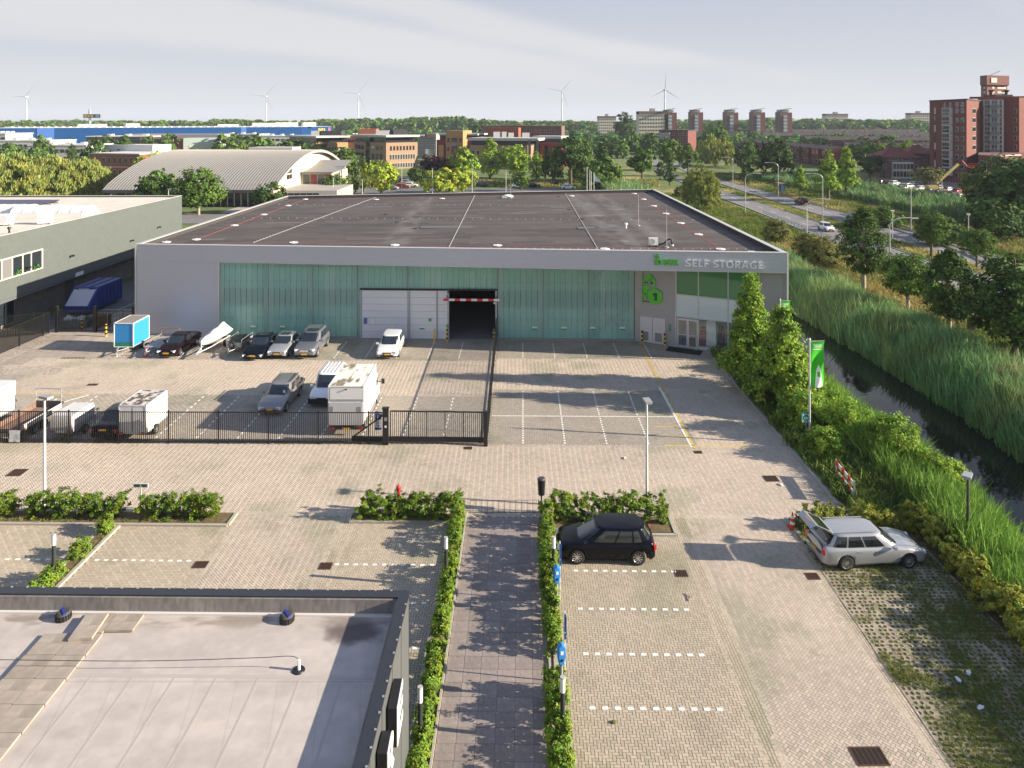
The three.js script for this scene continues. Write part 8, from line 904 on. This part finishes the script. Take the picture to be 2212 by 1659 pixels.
for (const [p0, p1, d, h, w, l] of [[-20, 108, 400, 8.6, W3.white, 'long low white warehouse beyond the left willows'], [60, 186, 360, 7.4, W3.slab, 'low grey flat-roofed shed beyond the willows'], [187, 330, 430, 10.4, W3.dark, 'dark flat office with ribbon windows in front of the blue store'], [-30, 12, 420, 12.2, W3.slab, 'grey block at the left edge before the blue store'], [560, 640, 520, 9, W3.white, 'white low shed right of the blue store'], [470, 560, 560, 9.5, W3.grey, 'grey low shed in front of the blue store'], [920, 1000, 470, 10.4, W3.slab, 'pale flat shed behind the red and yellow office'], [750, 775, 420, 11, W3.orange, 'small orange block between the two brick offices']]) { const o = thing('flat_shed', l, 'warehouse', V(0, 0, 0), 0, 'low sheds of the business park'); const a = pl(p0, d), b = pl(p1, d); part(o, 'wall', block(a, b, 24, 0, h), w); part(o, 'roof_edge', block(a.clone().add(V(-0.3, 0, 0.3)), b.clone().add(V(0.3, 0, 0.3)), 24.6, h, h + 0.5), W3.white); wins(o, a, b, [[h - 3.4, h - 1.8]], span2(Math.max(3, Math.round((p1 - p0) / 12))), 0.7 / Math.max(3, Math.round((p1 - p0) / 12)), { bare: true, glass: roomGlass }); for (let k = 0; k < 3; k++) part(o, 'roof_unit', block(a.clone().lerp(b, 0.2 + k * 0.27).add(V(0, 0, -8)), a.clone().lerp(b, 0.27 + k * 0.27).add(V(0, 0, -8)), 3, h + 0.4, h + 1.6), W3.white); }
// horizon flats and towers
function slabFlat(label, p0, p1, d, h, fl, cols, w = W3.cream) { const o = thing('apartment_slab', label, 'apartment block', V(0, 0, 0), 0, 'distant apartment blocks'); const a = pl(p0, d), b = pl(p1, d); part(o, 'wall', block(a, b, 14, 0, h), w); part(o, 'top_band', block(a.clone().add(V(0, 0, 0.2)), b.clone().add(V(0, 0, 0.2)), 14.2, h - 2.6, h), W3.brown); const st = (h - 3) / fl; wins(o, a, b, rowsOf(st * 0.45, st, fl, st * 0.42), span2(cols), 0.5 / cols, { bare: true, glass: W3.dark }); part(o, 'roof_house', block(a.clone().lerp(b, 0.42).add(V(0, 0, -4)), a.clone().lerp(b, 0.58).add(V(0, 0, -4)), 5, h, h + 2.6), W3.grey); return o; }
slabFlat('pale distant apartment slab left of the tall single tree', 1293, 1331, 850, 26.5, 7, 9); slabFlat('large pale distant apartment slab with brown top', 1380, 1444, 640, 29, 8, 11); slabFlat('pale distant apartment slab right of the towers', 1785, 1832, 1000, 31, 8, 12); slabFlat('pale distant apartment slab beside the red brick tower', 1968, 2010, 950, 31.5, 8, 10);
['first of the five distant brick towers, beside the large slab', 'second of the five distant brick towers', 'middle one of the five distant brick towers', 'fourth of the five distant brick towers', 'rightmost of the five distant brick towers'].forEach((l, i) => { const px = [1436, 1493, 1569, 1627, 1685][i], d = [640, 700, 660, 680, 650][i], o = thing('brick_tower', l, 'tower block', V(0, 0, 0), 0, 'distant brick towers'), h = 19.2 + 27 * d / F; const a = pl(px, d), m = pl(px + 17, d), b = pl(px + 26, d); part(o, 'wall', block(a, m, 12, 0, h - 2), W3.brown); part(o, 'side_fin', block(m, b, 10, 0, h - 2.5), W3.brick); part(o, 'glazed_bay', block(pl(px + 8, d - 0.4), pl(px + 15, d - 0.4), 1, 3, h - 5), mat(0.22, 0.27, 0.33, 0.3)); for (let k = 0; k < 7; k++) part(o, 'balcony', block(pl(px + 7.5, d - 0.9), pl(px + 15.5, d - 0.9), 0.6, 5 + k * 3.2, 5.7 + k * 3.2), W3.white); part(o, 'roof', (() => { const n = 10; return join(block(pl(px + 1, d + 1), pl(px + 19, d + 1), n, h - 2, h), beam(pl(px - 1, d).setY(h - 0.3), pl(px + 21, d).setY(h + 1.1), 10, 0.5)); })(), W3.grey); });
{ const o = thing('brick_flats', 'low red brick flats with balconies below the large slab', 'apartment block'); const a = pl(1424, 430), b = pl(1486, 420); part(o, 'wall', block(a, b, 14, 0, 14), W3.brick); part(o, 'roof_edge', block(a.clone().add(V(0, 0, 0.3)), b.clone().add(V(0, 0, 0.3)), 14.5, 14, 14.6), W3.dark); wins(o, a, b, rowsOf(2, 3.1, 4, 1.5), span2(7), 0.08, { frame: W3.white }); part(o, 'balcony', block(pl(1424, 427), pl(1446, 423), 1.4, 9, 13), W3.grey); }
// terraced houses: each house its own wall, roof and windows
function house(label, a, b, t, eave, ridge, wall, roofM, group, { fin = true, sky = false } = {}) { const o = thing('terraced_house', label, 'house', V(0, 0, 0), 0, group), n = away(a, b), m0 = a.clone().addScaledVector(n, t / 2), m1 = b.clone().addScaledVector(n, t / 2), c = b.clone().addScaledVector(n, t), d = a.clone().addScaledVector(n, t), Y = (p, y) => V(p.x, y, p.z); part(o, 'wall', block(a, b, t, 0, eave), wall); const f = a.clone().addScaledVector(n, -0.3), g = b.clone().addScaledVector(n, -0.3); const rf = part(o, 'roof', quads([[Y(f, eave), Y(g, eave), Y(m1, ridge), Y(m0, ridge)], [Y(m0, ridge), Y(m1, ridge), Y(c, eave), Y(d, eave)]]), roofM); part(o, 'gable', quads([[Y(a, eave), Y(m0, ridge - 0.02), Y(d, eave), Y(d, eave)], [Y(b, eave), Y(m1, ridge - 0.02), Y(c, eave), Y(c, eave)]]), wall); if (fin) part(o, 'party_fin', (() => { const w = b.clone().sub(a).normalize().multiplyScalar(0.5); return block(a.clone().addScaledVector(n, -0.9), a.clone().addScaledVector(n, -0.9).add(w), 1.2, 0, eave + 0.6); })(), W3.brick); wins(o, a, b, [[1, 2.6], [eave - 2.4, eave - 0.7]], [0.35, 0.72], 0.2, { frame: W3.white }); if (sky) part(rf, 'skylight', (() => { const p = m0.clone().lerp(m1, 0.5).lerp(a.clone().lerp(b, 0.5), 0.45), y = lerp(ridge, eave, 0.45); return bc(1.0, 0.12, 1.2, p.x, y, p.z); })(), mat(0.5, 0.55, 0.6, 0.3)); part(rf, 'chimney', bc(0.8, 1.1, 0.8, m0.x, ridge - 0.4, m0.z), wall); return o; }
const A0 = pl(1578, 480), A1 = pl(1795, 304); for (let k = 0; k < 14; k++) house(ord(k) + ' red brick house from the left in the slanting front terrace', A0.clone().lerp(A1, k / 14), A0.clone().lerp(A1, (k + 0.97) / 14), 9, 7.4, 8.8, W3.brick, W3.roofBrown, 'slanting front terrace');
for (const [p0, p1, d, e, r, n, g, l] of [[1825, 2012, 388, 5.6, 8.8, 14, 'skylit terrace', 'brown roofed terraced house with roof window behind the hipped house'], [1742, 2012, 468, 7.6, 10.2, 16, 'middle terrace', 'terraced house in the middle brown roofed row'], [1650, 2012, 560, 8.6, 11.4, 16, 'rear terrace', 'terraced house in the rear brown roofed row'], [1580, 1990, 690, 9.5, 12.4, 16, 'farthest terrace', 'terraced house in the farthest long brown roof'], [1490, 1590, 520, 9, 11.6, 6, 'left terrace', 'terraced house partly hidden behind the tall willow']]) { const a = pl(p0, d), b = pl(p1, d - 14); for (let k = 0; k < n; k++) house(ord(k) + ' from the left, ' + l, a.clone().lerp(b, k / n), a.clone().lerp(b, (k + 0.985) / n), 11, e, r, W3.brick, W3.roofBrown, g, { fin: false, sky: g === 'skylit terrace' }); }
// hipped house and its neighbour
function hipped(label, a, b, t, eave, ridge, bay) { const o = thing('hipped_house', label, 'house'), n = away(a, b), c = b.clone().addScaledVector(n, t), d = a.clone().addScaledVector(n, t), mid = a.clone().lerp(c, 0.5), u = b.clone().sub(a).normalize(), r0 = mid.clone().addScaledVector(u, -1).setY(ridge), r1 = mid.clone().addScaledVector(u, 1).setY(ridge), ex = (p) => p.clone().add(p.clone().sub(mid).normalize().multiplyScalar(0.8)).setY(eave); part(o, 'wall', prism([a, b, c, d], 0, eave), W3.brown); part(o, 'roof', quads([[ex(a), ex(b), r1, r0], [ex(b), ex(c), r1, r1], [ex(c), ex(d), r0, r1], [ex(d), ex(a), r0, r0]]), W3.roofRed); part(o, 'eaves', prism([ex(a), ex(b), ex(c), ex(d)].map((p) => p.setY(0)), eave - 0.25, eave - 0.02), W3.dark); if (bay) { const p = a.clone().lerp(b, 0.28), q = a.clone().lerp(b, 0.8), by = part(o, 'bay', block(p.clone().addScaledVector(n, -1.4), q.clone().addScaledVector(n, -1.4), 1.5, 0, 5.6), W3.white); wins(o, p.clone().addScaledVector(n, -1.4), q.clone().addScaledVector(n, -1.4), [[0.6, 2.5], [3.2, 5.0]], span2(6), 0.13, { bare: true, glass: roomGlass, name: 'bay_window' }); wins(o, a, b, [[6.1, 6.7]], [0.35, 0.65], 0.22, { frame: W3.white }); wins(o, a, b, [[3.4, 4.8]], [0.12, 0.9], 0.07, { frame: W3.white }); part(o, 'door', bc(1.4, 2.4, 0.2, a.clone().lerp(b, 0.13).x, 0, a.z + 0.1), W3.dark); } else wins(o, a, b, [[3.6, 5]], [0.3, 0.7], 0.1, { frame: W3.white }); return o; }
hipped('brick house with red hipped roof and white two-storey bay', pl(1902, 247), pl(1987, 245), 13, 7.1, 10.5, true); hipped('brick house with red hipped roof beside the apartment tower', pl(1962, 272), pl(2016, 270), 12, 7.4, 10.4, false);
// red brick apartment tower on the right
{
  const o = thing('apartment_tower', 'tall red brick apartment tower at the right edge', 'apartment block'), h = 26.4, a = pl(2008, 242), b = pl(2088, 224), c = pl(2118, 238), d = pl(2170, 236), e = pl(2201, 232), f = pl(2300, 250); const fl = rowsOf(1.6, 2.92, 8, 1.5);
  part(o, 'left_block', prism([a, b, c, pl(2118, 262), pl(2012, 262)], 0, h), W3.brick); part(o, 'right_block', prism([pl(2112, 238.5), d, e, f, pl(2290, 275), pl(2112, 270)], 0, h + 0.8), W3.brick); part(o, 'flank_wall', block(e.clone().add(V(0.05, 0, 0.05)), f.clone().add(V(0, 0, 0.05)), 0.3, 0, h + 0.7), W3.brick); part(o, 'roof_edge', join(beam(a.clone().setY(h), b.clone().setY(h), 0.5, 0.35), beam(b.clone().setY(h), c.clone().setY(h), 0.5, 0.35)), W3.dark); part(o, 'red_parapet', beam(pl(2095, 240).setY(h + 0.95), pl(2230, 236).setY(h + 1.05), 0.6, 0.7), W3.roofRed);
  wins(o, a, b, [...fl, [24.0, 25.5]], [0.76, 0.9], 0.075, { frame: W3.white }); wins(o, a, b, [[24.0, 25.5]], [0.43, 0.58], 0.045, { frame: W3.white }); wins(o, b, c, fl.slice(3), [0.5], 0.22, { frame: W3.white }); wins(o, d, e, fl.slice(3), [0.78], 0.2, { frame: W3.white });
  for (let k = 0; k < 8; k++) { const y = 2 + k * 2.75, p = a.clone().lerp(b, 0.42), q = a.clone().lerp(b, 0.64), n = away(a, b); const by = part(o, 'bay', block(p.clone().addScaledVector(n, -0.9), q.clone().addScaledVector(n, -0.9), 1, y, y + 2.6), W3.white); wins(by, p.clone().addScaledVector(n, -0.95), q.clone().addScaledVector(n, -0.95), [[y + 0.2, y + 1.0], [y + 1.2, y + 2.4]], [0.18, 0.4, 0.62, 0.84], 0.17, { bare: true, glass: k % 2 ? roomGlass : mat(0.1, 0.05, 0.05, 0.3) }); }
  for (let k = 0; k < 6; k++) { const y = 9.2 + k * 2.92, bal = part(o, 'balcony_bay', block(pl(2125, 236.6), pl(2168, 235.2), 0.8, y, y + 2.8), W3.white); wins(bal, pl(2125, 236.4), pl(2168, 235), [[y + 0.2, y + 1.2], [y + 1.4, y + 2.6]], [0.1, 0.24, 0.46, 0.62, 0.86], 0.1, { bare: true }); part(bal, 'balcony_rail', block(pl(2138, 234.6), pl(2158, 234.2), 0.8, y + 0.1, y + 1.0), mat(0.12, 0.16, 0.2, 0.4)); }
  for (let k = 0; k < 8; k++) part(o, 'corner_balcony', block(pl(2012, 241.2), pl(2021, 238.8), 0.6, 1.4 + k * 2.92, 3.6 + k * 2.92), k % 2 ? W3.slab : darkGlass); part(o, 'annexe', prism([pl(2114, 218), pl(2160, 208), pl(2204, 214), pl(2290, 222), pl(2290, 238), pl(2114, 236)], 0, 9.4), W3.brick); part(o, 'annexe_coping', join(beam(pl(2114, 218).setY(9.45), pl(2160, 208).setY(9.45), 0.5, 0.3), beam(pl(2160, 208).setY(9.45), pl(2204, 214).setY(9.45), 0.5, 0.3)), W3.slab); wins(o, pl(2114, 217.9), pl(2160, 207.9), [[4.2, 7.6], [0.6, 3.6]], [0.25], 0.3, { frame: W3.white }); wins(o, pl(2114, 217.9), pl(2160, 207.9), [[5.2, 7], [1.4, 3.2]], [0.75], 0.12, { frame: W3.white }); wins(o, pl(2160, 207.9), pl(2204, 213.9), [[4.8, 7]], [0.3, 0.85], 0.2, { frame: W3.white });
  for (const [px, s] of [[2141, 1], [2166, 0.5], [2174, 1]]) part(o, 'roof_vent', join(cyl(0.7 * s, 0.5 * s, 1.6 * s, pl(px, 246).x, h + 1.6, pl(px, 246).z, 10), cyl(0.5 * s, 1.0 * s, 0.8 * s, pl(px, 246).x, h + 3, pl(px, 246).z, 10)), paintM.black); part(o, 'plant_room', block(pl(2150, 244), pl(2188, 244), 6, h, h + 2.2), W3.dark);
  const r = thing('high_rise', 'slim red brick high-rise rising behind the apartment tower', 'tower block'), u = pl(2119, 424), m = pl(2132, 418), v = pl(2176, 424); part(r, 'wall', prism([u, m, v, pl(2170, 440), pl(2125, 440)], 0, 44), W3.brick); part(r, 'cap', prism([pl(2117, 423), pl(2132, 416), pl(2180, 422), pl(2174, 441), pl(2122, 441)], 41, 46.5), W3.brick); wins(r, m, v, rowsOf(31, 2.6, 4, 1.1), [0.72], 0.42, { bare: true, glass: W3.slab }); wins(r, m, v, rowsOf(31, 2.6, 4, 1.1), [0.3], 0.1, { bare: true, glass: W3.slab }); wins(r, m, v, [[42.2, 45]], [0.2], 0.28, { bare: true, glass: mat(0.4, 0.42, 0.4, 0.4), out: 1.8 }); wins(r, u, m, rowsOf(31, 2.6, 4, 1.1), [0.6], 0.3, { bare: true, glass: W3.slab }); part(r, 'roof_crane', bar(pl(2136, 425).setY(46.6), pl(2160, 425).setY(49.5), 0.2), W3.grey);
}
{ const d = 196, o = thing('boom_lift', 'yellow boom lift with red basket arm before the brick tower', 'boom lift'); const a = pl(2015, d).setY(1.6), b = pl(2078, d).setY(hAt(347, d)), c = pl(2089, d).setY(hAt(359, d)); part(o, 'boom', beam(a, b, 0.5, 0.6), mat(0.5, 0.42, 0.12, 0.5)); part(o, 'jib', bar(b, c, 0.11), paintM.red); const k = pl(2098, d).setY(hAt(361, d)); part(o, 'basket', join([0, 0.5, 1.0].map((y) => beam(k.clone().add(V(-1, y, 0.5)), k.clone().add(V(1, y, 0.5)), 0.06, 0.06)), [-1, 0, 1].map((x) => bar(k.clone().add(V(x, 0, 0.5)), k.clone().add(V(x, 1, 0.5)), 0.03)), bc(2, 0.08, 1, k.x, k.y, k.z)), paintM.red); part(o, 'turret', bc(2.6, 1.3, 2, a.x - 0.4, 0.7, a.z), mat(0.5, 0.42, 0.12, 0.5)); for (const [x, z] of [[-1, 1], [1, 1], [-1, -1], [1, -1]]) { const g = new THREE.CylinderGeometry(0.5, 0.5, 0.4, 14); g.rotateX(H90); g.translate(a.x - 0.4 + x, 0.5, a.z + z); part(o, 'wheel', g, tyreM); } }
// wind turbines
const towerG = cyl(2.4, 1.4, 1, 0, 0, 0, 12), bladeG = (() => { const s = new THREE.Shape([[-0.35, 0], [-0.9, 6], [-0.55, 20], [-0.1, 50], [0.12, 50], [0.45, 20], [0.7, 6], [0.35, 0]].map(([a, b]) => new THREE.Vector2(a, b))); const g = new THREE.ExtrudeGeometry(s, { depth: 0.4, bevelEnabled: false }); g.translate(0, 0, -0.2); return clean(g); })(), turbM = mat(0.62, 0.63, 0.64, 0.5), bladeM2 = mat(0.25, 0.26, 0.28, 0.5);
[[57, 209, 1900, 0.62, 0.35, 'wind turbine at the far left of the skyline'], [575, 208, 2300, 0.95, 0.8, 'wind turbine above the long blue store'], [774, 203, 2150, 0.95, 0.75, 'wind turbine right of the blue store on the skyline'], [1214, 197, 1900, 0.75, 0.55, 'wind turbine at the centre of the skyline'], [1436, 194, 1500, 0.62, 1, 'tallest looking wind turbine, above the distant flats']].forEach(([px, py, d, s, f, l], i) => { const hub = hAt(py, d), o = thing('wind_turbine', l, 'wind turbine', pl(px, d), 0, 'wind turbines on the skyline'), t = part(o, 'tower', towerG, turbM); t.scale.set(0.9, hub, 0.9); part(o, 'nacelle', bc(3, 3, 9, 0, hub - 1.5, -2), turbM); const turn = [0.45, 0.75, 0.75, 0.55, 0.1][i], a0 = [0.55, 0.62, 0.62, 0.7, 0.05][i], len = [29, 38, 37, 36, 36][i] * d / F / 50; for (let k = 0; k < 3; k++) { const g = new THREE.Group(); g.name = 'blade_pivot'; const b = part(o, 'blade', bladeG, bladeM2); b.scale.set(len * 1.5, len, len * 1.5); b.rotation.set(0, turn * 0.5, 0); b.rotation.order = 'YXZ'; b.rotation.z = -(a0 + k * 2.0944); b.position.set(0, hub, 4); } part(o, 'hub', (() => { const g = new THREE.SphereGeometry(1.8, 10, 8); g.translate(0, hub, 3.6); return g; })(), turbM); });
// a far low hill and the field edge
struct('far_hill', (() => { const g = new THREE.SphereGeometry(1, 24, 10, 0, 6.2832, 0, H90); g.scale(70, 27, 40); const p = pl(1665, 980); g.translate(p.x, -1, p.z); return g; })(), mat(0.13, 0.17, 0.07, 1));
scene.traverse((o) => { if (o.isMesh) { o.castShadow = true; o.receiveShadow = true; } });
renderer.render(scene, camera);
